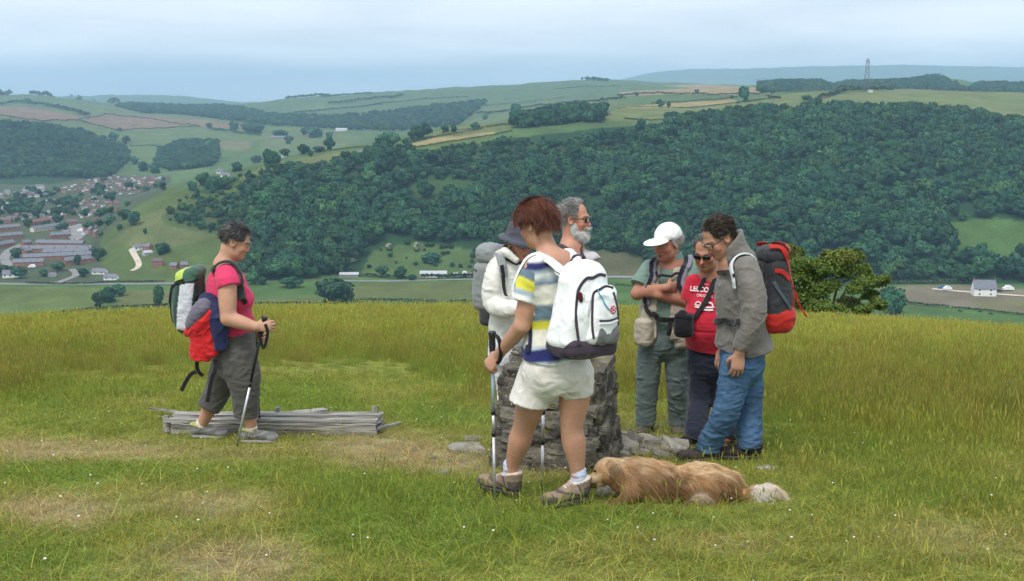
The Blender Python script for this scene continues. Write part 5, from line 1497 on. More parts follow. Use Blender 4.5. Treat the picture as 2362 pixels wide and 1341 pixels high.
def sdf_mesh(prims, vx=.007, pad=.02):
    adds = [p for p in prims if p.op == 'add']
    lo = np.min([p.lo for p in adds], 0) - pad; hi = np.max([p.hi for p in adds], 0) + pad
    n = np.ceil((hi - lo) / vx).astype(int) + 2
    D = np.full(n, .2, np.float32)
    ax = [(lo[i] + np.arange(n[i]) * vx).astype(np.float32) for i in range(3)]
    for p in prims:
        m = p.k + 3 * vx + .01
        a = np.clip(np.floor((p.lo - m - lo) / vx).astype(int), 0, n) if p.op != 'cut' else np.zeros(3, int)
        b = np.clip(np.ceil((p.hi + m - lo) / vx).astype(int), 0, n) if p.op != 'cut' else n
        if np.any(b - a < 1): continue
        sl = tuple(slice(a[i], b[i]) for i in range(3))
        X, Y, Z = np.meshgrid(ax[0][sl[0]], ax[1][sl[1]], ax[2][sl[2]], indexing='ij')
        P = np.stack([X, Y, Z], -1)
        D[sl] = combine(D[sl], p.d(P), p.op, p.k)
    return surface_nets(D, lo, vx)


def vert_normals(V, F):
    a, b, c, d = V[F[:, 0]], V[F[:, 1]], V[F[:, 2]], V[F[:, 3]]
    fn = np.cross(c - a, d - b)
    N = np.zeros_like(V)
    for k in range(4):
        np.add.at(N, F[:, k], fn)
    return N / (np.linalg.norm(N, axis=1)[:, None] + 1e-12)


def folds(P, stretch, freq, seed=0.0):
    """Sharp-ridged cloth folds, 0..1; stretch scales the coordinates (large = short across)."""
    q = np.asarray(P) * np.array(stretch) + seed
    w = fbm(q + 40, freq * .6, 2)[:, None] * np.array((.10, .10, .10))
    a = np.abs(fbm(q + w, freq * 1.15, 2)); b = np.abs(fbm(q * (1, 1, 1.4) + 9 + 2 * w, freq * 2.6, 1))
    big = .5 + .5 * fbm(q + 71, freq * .45, 1)
    return .55 * big * (1 - np.clip(a * 3.4, 0, 1)) ** 1.3 + .28 * (1 - np.clip(b * 2.6, 0, 1)) ** 1.2


def soft(name, prims, mat, parent, vx=.007, color=None, disp=None, origin=None):
    """Mesh of the smooth union as a child of parent (whose location is `origin`)."""
    V, F = sdf_mesh(prims, vx)
    n_ = len(V); cnt_ = np.bincount(F.ravel(), minlength=n_).astype(float)
    for _ in range(2):      # even out the grid steps
        c_ = V[F].mean(1)
        acc_ = np.stack([np.bincount(F.ravel(), weights=np.repeat(c_[:, k], 4), minlength=n_) for k in range(3)], -1)
        V = V * .4 + .6 * acc_ / np.maximum(cnt_, 1)[:, None]
    if disp is not None:
        N = vert_normals(V, F)
        V = V + N * disp(V, N)[:, None]
    C = None
    if color is not None:
        C = color(V)
    org = np.array(parent.location if origin is None else origin)
    me = mesh_from(name, V - org, F, mat if isinstance(mat, (list, tuple)) else [mat], smooth=True, colors=C)
    o = bpy.data.objects.new(name, me)
    link(o, parent)
    return o


def ribbon_mesh(name, pts, width, thick, normals, mat, smooth_n=5, origin=(0, 0, 0), wfun=None):
    """Flat strap through pts lying with its face along normals."""
    P = catmull(pts, smooth_n); Nn = catmull(normals, smooth_n) if np.ndim(normals) == 2 and len(normals) == len(pts) else np.tile(nrm(normals), (len(P), 1))
    T = np.gradient(P, axis=0); T /= np.linalg.norm(T, axis=1)[:, None] + 1e-12
    Nn = Nn - T * (Nn * T).sum(1)[:, None]; Nn /= np.linalg.norm(Nn, axis=1)[:, None] + 1e-12
    B = np.cross(T, Nn)
    n = len(P)
    w = np.full(n, width / 2) if wfun is None else np.array([wfun(t) for t in np.linspace(0, 1, n)]) / 2
    prof = [(-1, -.5), (-.92, .3), (-.5, .5), (.5, .5), (.92, .3), (1, -.5)]
    V = np.stack([P + B * (w * a)[:, None] + Nn * thick * b for a, b in prof], 1).reshape(-1, 3) - np.array(origin)
    m = len(prof)
    idx = np.arange(n * m).reshape(n, m)
    F = []
    for i in range(n - 1):
        for j in range(m):
            F.append((idx[i, j], idx[i, (j + 1) % m], idx[i + 1, (j + 1) % m], idx[i + 1, j]))
    F.append(tuple(idx[0, ::-1])); F.append(tuple(idx[-1]))
    return mesh_from(name, V, F, [mat], smooth=False)


def strap(name, pts, width, thick, normals, mat, parent, n=5, wfun=None):
    me = ribbon_mesh(name, [list(p) for p in pts], width, thick, np.array([list(q) for q in normals]) if np.ndim(normals) == 2 else normals, mat, n, np.array(parent.location), wfun)
    o = bpy.data.objects.new(name, me)
    return link(o, parent)


def strap_on(name, prims, pts, width, thick, mat, parent, off=.004, n=6, wfun=None):
    """Strap that follows the surface of a soft body."""
    P = catmull([list(p) for p in pts], n)
    P, G = project(prims, P, off)
    P = P.astype(float)
    for _ in range(2):
        P[1:-1] = (P[:-2] + 2 * P[1:-1] + P[2:]) / 4
    me = ribbon_mesh(name, P, width, thick, G, mat, 1, np.array(parent.location), wfun)
    o = bpy.data.objects.new(name, me)
    return link(o, parent)


def rod_mesh(name, pts, rad, mat, sides=10, origin=(0, 0, 0)):
    P = np.array([list(p) for p in pts], float)
    rad = np.full(len(P), rad) if np.isscalar(rad) else np.array(rad)
    T = np.gradient(P, axis=0); T /= np.linalg.norm(T, axis=1)[:, None] + 1e-12
    ref = np.array((.3, 1, .1)); u = np.cross(T, ref); u /= np.linalg.norm(u, axis=1)[:, None]; w = np.cross(T, u)
    a = np.arange(sides) / sides * 2 * math.pi
    V = (P[:, None] + rad[:, None, None] * (np.cos(a)[None, :, None] * u[:, None] + np.sin(a)[None, :, None] * w[:, None])).reshape(-1, 3) - np.array(origin)
    n = len(P)
    F = [(i * sides + j, i * sides + (j + 1) % sides, (i + 1) * sides + (j + 1) % sides, (i + 1) * sides + j) for i in range(n - 1) for j in range(sides)]
    F += [tuple(range(sides))[::-1], tuple(range((n - 1) * sides, n * sides))]
    return mesh_from(name, V, F, [mat], smooth=True)


def rod(name, pts, rad, mat, parent, sides=10):
    o = bpy.data.objects.new(name, rod_mesh(name, pts, rad, mat, sides, np.array(parent.location)))
    return link(o, parent)


# ------------------------------------------------------------------ people
class Frame:
    """Local axes: right, forward, up at an origin; F(x, y, z) gives a world point."""
    def __init__(self, org, fwd, up=(0, 0, 1), s=1.0):
        self.o = np.array(org, float); self.s = s
        self.f = nrm(fwd); self.r = nrm(np.cross(self.f, up)); self.u = np.cross(self.r, self.f)
        self.R = np.stack([self.r, self.f, self.u])

    def __call__(self, x, y, z):
        return self.o + self.s * (x * self.r + y * self.f + z * self.u)

    def loc(self, P):
        return ((np.asarray(P) - self.o) @ self.R.T) / self.s

    def vec(self, x, y, z):
        return x * self.r + y * self.f + z * self.u


def head_prims(h, jowl=1.0, nose=1.0, chin=1.0):
    s = h.s
    E = lambda c, r, k=.02, op='add': Ell(h(*c), np.array(r) * s, h.R, k * s, op)
    return [E((0, -.012, .03), (.077, .099, .090)), E((0, .030, -.040), (.061, .064, .086), .03), E((0, .030, -.082), (.055 * jowl, .052, .042 * jowl), .03),
            E((0, .074, -.104), (.024 * chin, .022, .02), .025),
            Tube([h(0, .088, .008), h(0, .104, -.024), h(0, .108 * nose, -.042)], [.007 * s, .0088 * s, .0105 * s * nose], h.r, .014 * s),
            E((-.010, .097, -.046), (.0085, .011, .0075), .008), E((.010, .097, -.046), (.0085, .011, .0075), .008),
            Tube([h(-.046, .068, .012), h(-.02, .088, .013), h(.02, .088, .013), h(.046, .068, .012)], [.009 * s, .012 * s, .012 * s, .009 * s], h.r, .018 * s),
            E((-.040, .062, -.036), (.026, .026, .024), .02), E((.040, .062, -.036), (.026, .026, .024), .02),
            E((-.032, .100, -.007), (.017, .016, .011), .012, 'sub'), E((.032, .100, -.007), (.017, .016, .011), .012, 'sub'),
            E((-.032, .078, -.007), (.0135, .0135, .0125), .004), E((.032, .078, -.007), (.0135, .0135, .0125), .004),
            E((0, .091, -.071), (.024, .012, .0055), .008), E((0, .089, -.0805), (.021, .012, .006), .006),
            E((-.080, -.006, -.014), (.010, .021, .033), .012), E((.080, -.006, -.014), (.010, .021, .033), .012),
            E((-.084, -.002, -.012), (.006, .012, .02), .006, 'sub'), E((.084, -.002, -.012), (.006, .012, .02), .006, 'sub')]


def hand_prims(w, d, palm, thumb, s=1.0, curl=.5, spread=.12):
    """Hand at wrist w pointing along d; palm is the palm-side normal, thumb the side the thumb leaves from."""
    d = nrm(d); palm = nrm(np.array(palm) - d * np.dot(palm, d)); t = nrm(np.array(thumb) - d * np.dot(thumb, d) - palm * np.dot(thumb, palm))
    w = np.array(w, float)
    P = [Tube([w - d * .02 * s, w + d * .045 * s, w + d * .088 * s], [(.024 * s, .019 * s), (.039 * s, .015 * s), (.040 * s, .0125 * s)], t, .015, n=3)]
    ln = [.040, .045, .042, .033]
    for i in range(4):
        off = (.029 - .0195 * i) * s
        base = w + d * (.088 - .005 * abs(i - 1.2)) * s + t * off
        ang = 0.0; q = base; pts = [base - d * .012 * s]; dirn = nrm(d + t * spread * (1.3 - i) * .5)
        pts.append(q)
        for j, f in enumerate((1.0, .68, .52)):
            ang += curl * (.75, 1.15, .9)[j]
            q = q + s * ln[i] * f * (dirn * math.cos(ang) + palm * math.sin(ang)); pts.append(q)
        P.append(Tube(pts, [.0098 * s, .0098 * s, .0092 * s, .0084 * s, .0068 * s], t, .004, n=2))
    b = w + d * .022 * s + t * .024 * s + palm * .006 * s
    q1 = b + s * (.036 * (d * .62 + t * .70 + palm * (.25 + .35 * curl))); q2 = q1 + s * .030 * (d * .85 + t * (.35 - .5 * curl) + palm * (.2 + .6 * curl)); q3 = q2 + s * .024 * (d * .85 + t * (.1 - .7 * curl) + palm * (.25 + .5 * curl))
    P.append(Tube([b, q1, q2, q3], [.0155 * s, .0125 * s, .0105 * s, .0078 * s], palm, .012, n=2))
    return P


def skin_color(h, base, P, lips=(.75, .5, .48), prims_noise=.08):
    C = np.tile(np.array(base), (len(P), 1)) * (1 + prims_noise * fbm(P, 14, 2))[:, None] * (1 + np.array((.03, .11, .13)) * fbm(P + 3, 24, 3)[:, None])
    L = h.loc(P)
    x, y, z = L[:, 0], L[:, 1], L[:, 2]
    near = (np.abs(x) < .1) & (np.abs(z) < .14) & (np.abs(y) < .14)
    cheek = near & (y > .03) & (z < -.005) & (z > -.06)
    C[cheek] *= (1.06, .92, .9)
    lip = near & (((x / .027) ** 2 + ((z + .0755) / .0125) ** 2) < 1) & (y > .08)
    C[lip] *= lips
    brow = near & (np.abs(np.abs(x) - .033) < .022) & (np.abs(z - .019 + 4 * (np.abs(x) - .033) ** 2 * 4) < .0055) & (y > .05)
    C[brow] *= .35
    for sx in (-1, 1):
        q = np.sqrt((x - sx * .032) ** 2 + (z + .007) ** 2)
        eye = near & (q < .013) & (np.abs(z + .007) < .006) & (y > .07)
        C[eye] = (.55, .52, .48)
        C[eye & (q < .006)] = (.03, .025, .02)
        C[near & (q >= .011) & (q < .017) & (y > .06)] *= .82
    return C


SKIN = material('skin', attr='col', rough=.5, spec=.35, noise=[(60, .05)], bump=(180, .0006))


def strands(h, roots, dirs, lens, width, cols, droop=.3, r=rng, curl=.2, seg=3):
    """Tapered hair ribbons from roots along dirs (world)."""
    n = len(roots)
    side = np.cross(dirs, r.normal(size=(n, 3))); side /= np.linalg.norm(side, axis=1)[:, None] + 1e-9
    jit = (.35 * r.normal(size=(n, 3)) + 2.2 * np.stack([fbm(roots + 7.1 * k, 26, 2) for k in (1, 2, 3)], -1)) * curl
    V = np.zeros((n, 2 * seg + 1, 3)); C = np.zeros((n, 2 * seg + 1, 3))
    for i in range(seg):
        t = i / seg
        c = roots + lens[:, None] * (dirs * t + jit * t * t) - np.array((0, 0, 1)) * (droop * lens * t * t)[:, None]
        w = width * (1 - .5 * t)
        V[:, 2 * i] = c - side * w; V[:, 2 * i + 1] = c + side * w
    V[:, -1] = roots + lens[:, None] * (dirs + jit) - np.array((0, 0, 1)) * (droop * lens)[:, None]
    C[:] = cols[:, None, :]
    base = np.arange(n)[:, None] * (2 * seg + 1)
    T = []
    for i in range(seg - 1):
        T.append(np.concatenate([base + 2 * i, base + 2 * i + 1, base + 2 * i + 3], 1)); T.append(np.concatenate([base + 2 * i, base + 2 * i + 3, base + 2 * i + 2], 1))
    T.append(np.concatenate([base + 2 * seg - 2, base + 2 * seg - 1, base + 2 * seg], 1))
    return V.reshape(-1, 3), np.concatenate(T), C.reshape(-1, 3)


HAIRM = material('hair', attr='col', rough=.45, spec=.45)


def hair(h, parent, mask, cols, n=6000, length=(.03, .05), width=.0011, lift=.3, flow=(0, -.6, -.5), droop=.25, shell=1.03, name='hair', curl=.2, whorl=True, seed=1):
    """mask(x, y, z on the unit head) -> grows; cols: list of colours mixed at random; flow: combing direction in head axes."""
    r = np.random.default_rng(seed)
    d = r.normal(size=(n * 4, 3)); d /= np.linalg.norm(d, axis=1)[:, None]
    m = mask(d[:, 0], d[:, 1], d[:, 2])
    d = d[m][:n]
    rad = np.array((.077, .099, .090)) * shell
    L = d * rad + (0, -.012, .03)
    N = d / rad; N /= np.linalg.norm(N, axis=1)[:, None]
    fl = np.array([flow(*q) for q in d]) if callable(flow) else np.tile(flow, (len(d), 1))
    fl = fl - N * (fl * N).sum(1)[:, None] * .8
    dr = N * lift + fl; dr /= np.linalg.norm(dr, axis=1)[:, None] + 1e-9
    W = h.o + h.s * (L @ h.R); D = dr @ h.R
    ln = (length[0] + (length[1] - length[0]) * r.random(len(d))) * h.s * np.where(r.random(len(d)) < .06, 1.45, 1)
    cc = np.array(cols)
    pick = cc[r.integers(0, len(cc), len(d))] * (.75 + .5 * r.random(len(d)))[:, None]
    V, T, C = strands(h, W, D, ln, width * h.s, pick, droop, r, curl)
    # the mass under the strands
    bm = bmesh.new(); bmesh.ops.create_icosphere(bm, subdivisions=4, radius=1.0)
    iv = np.array([v.co for v in bm.verts]); jf = np.array([[q.index for q in f.verts] for f in bm.faces]); bm.free()
    keep = mask(iv[:, 0], iv[:, 1], iv[:, 2])
    fk = keep[jf].all(1)
    sh = 1 + .05 * fbm(iv, 5, 2)
    SV = h.o + h.s * ((iv * rad * (1.0 + .02) * sh[:, None] + (0, -.012, .03)) @ h.R)
    SC = np.tile(cc.mean(0) * .8, (len(SV), 1))
    org = np.array(parent.location)
    me = mesh_from(name, np.concatenate([V, SV]) - org, np.concatenate([T, jf[fk] + len(V)]), [HAIRM], smooth=True, colors=np.concatenate([C, SC]))
    return link(bpy.data.objects.new(name, me), parent)


def cutbox(p, d, w=.2, h=.15, k=.004):
    """Cuts a garment off cleanly at point p, removing everything further along d."""
    d = nrm(d); a = nrm(np.cross(d, (.31, .87, .12))); b = np.cross(d, a)
    return Box(np.array(p) + d * h, (w, w, h), np.stack([a, b, d]), .004, k, 'sub')


SHOEM = material('boot_upper', attr='col', rough=.85, spec=.2, noise=[(40, .15), (150, .12)], bump=(120, .002))


def shoe(parent, heel, fwd, L=.28, pal=((.2, .145, .105), (.06, .055, .05), (.5, .44, .36)), sole=None, name='boot', high=.0, W=.05):
    """Walking boot: heel point on the ground, pointing along fwd; pal: upper, panels, lining and laces."""
    h = Frame(heel, fwd)
    NO_GRASS.append((float(heel[0] + fwd[0] * .13), float(heel[1] + fwd[1] * .13), .13))
    pr = [Tube([h(0, .03, .052), h(0, .10, .058), h(0, .17, .046), h(0, L - .05, .040)], [(W * .76, .042), (W * .86, .048), (W * .98, .036), (W * .82, .030)], h.r, .02),
          Tube([h(0, .055, .06), h(0, .040, .115 + high)], [(W * .88, .054), (W * 1.02, .064)], h.r, .03, flat=True),
          Ell(h(0, L - .045, .04), (W * .85, .045, .032), h.R, .02),
          Tube([h(0, .10, .085), h(0, .085, .125 + high)], [(.026, .012), (.028, .012)], h.r, .012), Half(h(0, 0, .018), -h.u), cutbox(h(0, .04, .108 + high), h.u + h.f * .25, .1, .1)]
    main, dark, lin = [np.array(c) for c in pal]

    def colr(P):
        q = h.loc(P); x, y, z = q.T
        C = np.tile(main, (len(P), 1))
        panel = ((y > L - .075) & (z < .062)) | ((y < .045) & (z < .085)) | (z < .034) | ((np.abs(z - .06 - .25 * (y - .1)) < .007) & (y > .07) & (y < .19)) | ((np.abs(y - .06 - .4 * (z - .06)) < .006))
        C[panel] = dark
        rim = ((z > .098 + high - .25 * (y - .04)) & (y < .10)) | ((np.abs(x) < .02) & (y > .075) & (y < .15) & (z > .075) & (np.sin(y * 420) > .1))
        C[rim] = lin
        return C
    b = soft(name, pr, SHOEM, parent, .0055, color=colr, disp=lambda P, N: .003 * fbm(P, 30, 2))
    sp = [Tube([h(0, .02, .014), h(0, .09, .014), h(0, .19, .014), h(0, L - .03, .018)], [(W * .85, .022), (W * .86, .02), (W * 1.08, .02), (W * .8, .018)], h.r, .006), Half(h(0, 0, .0), -h.u), Half(h(0, 0, .030), h.u)]
    s = soft('sole', sp, sole, parent, .006, disp=lambda P, N: .002 * np.sign(np.sin(h.loc(P)[:, 1] * 300)) * (h.loc(P)[:, 2] < .015))
    s.parent = b
    return b


def person_root(name, loc, label, group='hikers gathered round the stone cairn'):
    o = empty(name, loc)
    tag(o, label, 'person', group)
    return o


def body(root, parts, head, skin, vx=.006, extra=None):
    col = (lambda P: extra(P, skin_color(head, skin, P))) if extra else (lambda P: skin_color(head, skin, P))
    return soft('body', parts, SKIN, root, vx, color=col)
def cloth(name, color, rough=.85, attr=None, bump=(260, .0012), noise=((9, .07), (90, .06)), spec=.2, sheen=.15, wrinkle=(8, .016, (1, 1, 1.4))):
    return material(name, color, rough=rough, spec=spec, attr=attr, bump=bump, noise=list(noise), sheen=sheen, wrinkle=wrinkle)


BLACK_WEB = cloth('black_webbing', (.012, .012, .014), rough=.7)
BLACK_PLASTIC = material('black_plastic', (.015, .015, .016), rough=.4, spec=.5)
ALLOY = material('pole_alloy', (.62, .63, .65), rough=.35, metallic=.6, spec=.5)
SOLE = material('rubber_sole', (.06, .055, .05), rough=.8)
SOCK_BLUE = cloth('pale_blue_sock', (.56, .62, .80))
SOCK_WHITE = cloth('cream_sock', (.70, .62, .55))


def sock(parent, a, b, r0, r1, mat):
    return soft('sock', [Tube([a, b], [r0, r1], (1, 0, 0), .01)], mat, parent, .006, disp=lambda P, N: .0010 * np.sin(P[:, 2] * 800) + .002 * fbm(P, 30, 1))


def walking_pole(grip_top, tip, label, sections, grip_len=.15, wrist_loop=None, rad=.0085):
    """sections: list of (t0, t1, material) along the shaft."""
    a, b = np.array(grip_top, float), np.array(tip, float)
    root = empty('walking_pole', b)
    L = np.linalg.norm(a - b); d = (b - a) / L
    g = grip_len / L
    rod('grip', [a, a + d * .012, a + d * .03, a + d * .07, a + d * .11, a + d * grip_len], [.017, .023, .016, .019, .016, .014], BLACK_PLASTIC, root, 12)
    for (t0, t1, m) in sections:
        rr = rad * (1.12 - .3 * t0)
        rod('shaft_section' if m is not BLACK_PLASTIC else 'joint_collar', [a + d * L * t0, a + d * L * t1], rr if m is not BLACK_PLASTIC else rr * 1.45, m, root, 12)
    rod('tip', [a + d * L * .965, a + d * L * .985, b + d * .0], [.0095, .008, .003], BLACK_PLASTIC, root, 8)
    if wrist_loop is not None:
        strap('wrist_strap', wrist_loop[0], .022, .003, wrist_loop[1], BLACK_WEB, root)
    tag(root, label, 'walking pole', 'walking poles')
    return root


def build_striped_woman():
    Y0 = 5.42
    J = lambda px, py, dy=0.0: np.array(pt(px, py, Y0 + dy))
    gl, gr = np.array(ground(1172, 1148)), np.array(ground(1330, 1164))
    root = person_root('person', ((gl + gr) / 2), 'woman seen from behind in striped T-shirt and white shorts, leaning on two poles')
    fwd = nrm((-.50, .87, 0)); side = np.cross(fwd, (0, 0, 1))         # side: her right
    hd = Frame(J(1236, 514, .04), nrm(fwd * .72 + np.array((-.62, .1, 0)) + np.array((0, 0, -.55))), s=.92)
    neck0, neck1 = J(1272, 590, -.01), J(1252, 548, .03)
    shL, shR = J(1230, 622, -.085), J(1334, 608, .07)
    elL, wrL = J(1204, 752, -.09), J(1152, 816, .06)
    elR, wrR = J(1352, 730, .2), J(1262, 775, .34)
    waist = J(1282, 770, 0); hipc = J(1283, 850, 0); chest = J(1276, 665, -.01)
    kL, aL = J(1209, 985, (gl[1] - Y0) * .6), np.array((gl[0] + .005, gl[1] + .0, gl[2] + .10))
    kR, aR = J(1319, 985, (gr[1] - Y0) * .5), np.array((gr[0] + .005, gr[1], gr[2] + .10))
    aL = np.array(pt(1178, 1085, gl[1])); aR = np.array(pt(1334, 1100, gr[1]))
    hL, hR = J(1238, 880, 0), J(1330, 868, 0)
    sk = (.50, .265, .175)
    arm = [Tube([shL, (shL * .35 + elL * .65), elL], [.050, .047, .040], side, .03), Tube([elL, elL * .65 + wrL * .35, wrL], [.041, .041, .027], side, .02),
           Tube([shR, elR], [.048, .04], side, .03), Tube([elR, wrR], [.04, .027], side, .02)]
    legs = [Tube([hL, hL * .5 + kL * .5, kL, kL * .68 + aL * .32, aL * .75 + kL * .25, aL], [.092, .079, .0605, .063, .043, .036], side, .03),
            Tube([hR, hR * .5 + kR * .5, kR, kR * .68 + aR * .32, aR * .75 + kR * .25, aR], [.092, .079, .0600, .063, .043, .037], side, .03)]
    hpL = hand_prims(wrL + nrm(wrL - elL) * .012, nrm(np.array((-.62, .25, -.75))), (.2, .3, -.1) + np.array((.4, .3, 0)), (0.1, .6, .7), 1.0, .95)
    prims = [Tube([hipc, waist, chest, J(1276, 605, -.01)], [(.155, .11), (.13, .09), (.155, .095), (.14, .07)], side, .05), Tube([neck0 - (0, 0, .03), neck1, hd(0, -.02, -.05)], [.056, .050, .05], side, .03)] + head_prims(hd) + arm + legs + hpL + hand_prims(wrR, wrR - elR, (0, .2, -1), (-1, 0, 0), 1.0, .8)
    prims += [Tube([aL, aL + (-.0, .0, -.05)], [.034, .03], side, .02), Tube([aR, aR + (0, 0, -.05)], [.034, .03], side, .02)]
    body(root, prims, hd, sk)
    # --- shirt with soft stripes
    cuff = J(1207, 694, -.095)
    shirt = [Tube([shL + (.02, 0, .012), shL * .5 + cuff * .5, cuff, cuff * 1.2 - shL * .2], [.058, .064, .068, .070], side, .04), cutbox(cuff, cuff - shL, .12, .08),
             Tube([J(1284, 824, .0), J(1283, 790, 0), J(1281, 745, 0), chest, J(1275, 625, -.01), J(1276, 600, -.01)], [(.198, .155), (.185, .142), (.158, .115), (.162, .112), (.150, .095), (.10, .07)], side, .03, flat=True),
             Tube([shR, J(1356, 690, .08)], [.062, .07], side, .05, flat=True),
             Half(J(1284, 832, 0), (-.14, 0, -1)), Ell(J(1266, 572, .03), (.085, .085, .05), k=.02, op='sub')]
    V_AX = np.array((0, 0, 1))
    GREYB, LIME, CREAMC, NAVY, WHITE_, PALE = (.135, .20, .245), (.62, .58, .06), (.74, .72, .62), (.025, .03, .13), (.80, .80, .76), (.38, .45, .5)
    stops = [(586, WHITE_), (594, NAVY), (603, NAVY), (612, PALE), (620, WHITE_), (630, PALE), (640, GREYB), (648, CREAMC), (660, CREAMC), (686, CREAMC), (694, GREYB), (722, GREYB), (728, LIME), (745, LIME), (748, CREAMC), (778, CREAMC), (788, PALE), (792, NAVY), (815, NAVY), (821, PALE), (825, WHITE_), (860, WHITE_)]
    sl_stops = [(590, GREYB), (638, GREYB), (642, LIME), (664, LIME), (668, PALE), (676, PALE), (682, WHITE_), (720, WHITE_)]

    def stripes(P):
        qx, qy = px_of(P[:, 0], P[:, 1], P[:, 2])
        w = 3.5 * fbm(P, 22, 2)
        # sleeve: nearer the sleeve axis than the trunk
        a, b = shL, cuff
        t = np.clip(((P - a) @ (b - a)) / ((b - a) @ (b - a)), 0, 1.1)
        ds = np.linalg.norm(P - (a + (b - a) * t[:, None]), axis=1)
        on = (ds < .083) & (qx < 1233) & (t > .05)
        zz = pt(1284, 700, Y0)[2]
        h0 = (P - np.array(pt(1284, 700, Y0))) @ nrm((-.12, 0, 1))
        row = 700 - h0 * FPX / Y0 * .985 + w
        rs = np.array([s[0] for s in stops]); cs = np.array([s[1] for s in stops])
        C = np.stack([np.interp(row, rs, cs[:, i]) for i in range(3)], -1)
        ax = nrm(b - a)
        row2 = 618 + ((P - a) @ ax) * FPX / Y0 * .985 + w * .6
        rs2 = np.array([s[0] for s in sl_stops]); cs2 = np.array([s[1] for s in sl_stops])
        C2 = np.stack([np.interp(row2, rs2, cs2[:, i]) for i in range(3)], -1)
        C = np.where(on[:, None], C2, C)
        return C
    sm = cloth('striped_cotton', (1, 1, 1), attr='col')
    soft('tshirt', shirt, sm, root, .0065, color=stripes, disp=lambda P, N: .011 * folds(P, (1, 1, .45), 7, 3) - .004)
    # --- white shorts
    hemL, hemR = J(1219, 930, .01), J(1326, 908, .01)
    tL, tR = J(1242, 865, .0), J(1326, 858, .0)
    shorts = [Tube([tL, hemL, hemL * 1.2 - tL * .2], [(.094, .118), (.103, .110), (.105, .110)], side, .015), cutbox(hemL, hemL - J(1236, 850, 0), .2, .09),
              Tube([tR, hemR, hemR * 1.2 - tR * .2], [(.090, .118), (.088, .106), (.089, .106)], side, .012), cutbox(hemR, hemR - J(1322, 850, 0), .108, .09),
              Tube([J(1284, 812, 0), J(1284, 840, 0), J(1284, 862, -.005)], [(.170, .128), (.180, .142), (.172, .138)], side, .03),
              Ell(J(1315, 855, -.07), (.085, .075, .09), k=.05), Ell(J(1250, 862, -.06), (.085, .075, .09), k=.05),
              Ell(J(1289, 938, 0), (.022, .3, .085), k=.02, op='sub'), Half(J(1284, 818, 0), (-.05, 0, 1))]
    soft('shorts', shorts, cloth('off_white_cotton', (.72, .68, .62)), root, .0065, disp=lambda P, N: .010 * folds(P, (1.2, 1, .8), 6, 8) - .003)
    # --- socks and boots
    for (a, g, f) in ((aL, gl, (-.80, .55, 0)), (aR, gr, (-.86, -.42, 0))):
        f = nrm(f)
        heel = np.array((a[0], a[1], 0)) - f * .055; heel[2] = float(gz(heel[0], heel[1])) + .005
        sock(root, a + (0, 0, .030), np.array((a[0], a[1], heel[2] + .08)), .042, .040, SOCK_BLUE)
        shoe(root, heel + (0, 0, .012), f, .275, ((.27, .195, .145), (.095, .082, .075), (.58, .50, .42)), SOLE, W=.048, high=.022)
    # --- red-brown hair
    cols = [(.105, .030, .016), (.145, .042, .020), (.07, .021, .013), (.18, .060, .027)]
    hair(hd, root, lambda x, y, z: (z > -.62 + .62 * np.clip(y + .15, 0, 1.4)) & ~((y > .55) & (z < .35)) & ~((np.abs(x) > .80) & (z < .0) & (y > -.25)), cols, n=15000, length=(.042, .060), width=.0008, lift=.30, flow=lambda x, y, z: (x * (.3 if z > .2 else -.45), -.35 + (.2 * z if z > 0 else .5), -.55 - .5 * z), droop=.28, shell=1.11, curl=.22)
    # --- poles
    hg = wrL + np.array((-.03, .02, -.01))
    top = J(1135, 764, .16); tip = np.array(ground(1141, 1157))
    BLUEP = material('pale_blue_pole', (.42, .56, .72), rough=.35, metallic=.3)
    walking_pole(top, tip, 'pale blue and silver walking pole planted before her left boot', [(.05, .18, BLACK_PLASTIC), (.18, .455, BLUEP), (.455, .487, BLACK_PLASTIC), (.487, .585, ALLOY), (.585, .615, BLACK_PLASTIC), (.615, .97, ALLOY)],
                 wrist_loop=([J(1140, 772, .05), J(1150, 782, .01), J(1155, 804, .0), J(1154, 828, .01), J(1146, 840, .04)], [(-.3, -1, 0), (.0, -1, 0), (.2, -1, 0), (0, -1, 0), (-.3, -1, 0)]))
    top2 = J(1256, 770, .36); tip2 = np.array(ground(1250, 1133))
    walking_pole(top2, tip2, 'silver walking pole standing between her bare legs', [(.05, .4, ALLOY), (.4, .47, BLUEP), (.47, .505, BLACK_PLASTIC), (.505, .665, ALLOY), (.665, .70, BLACK_PLASTIC), (.70, .97, ALLOY)])
    # --- the white rucksack
    white_rucksack(J, Y0, fwd, side, shirt, shL, shR)
    return root


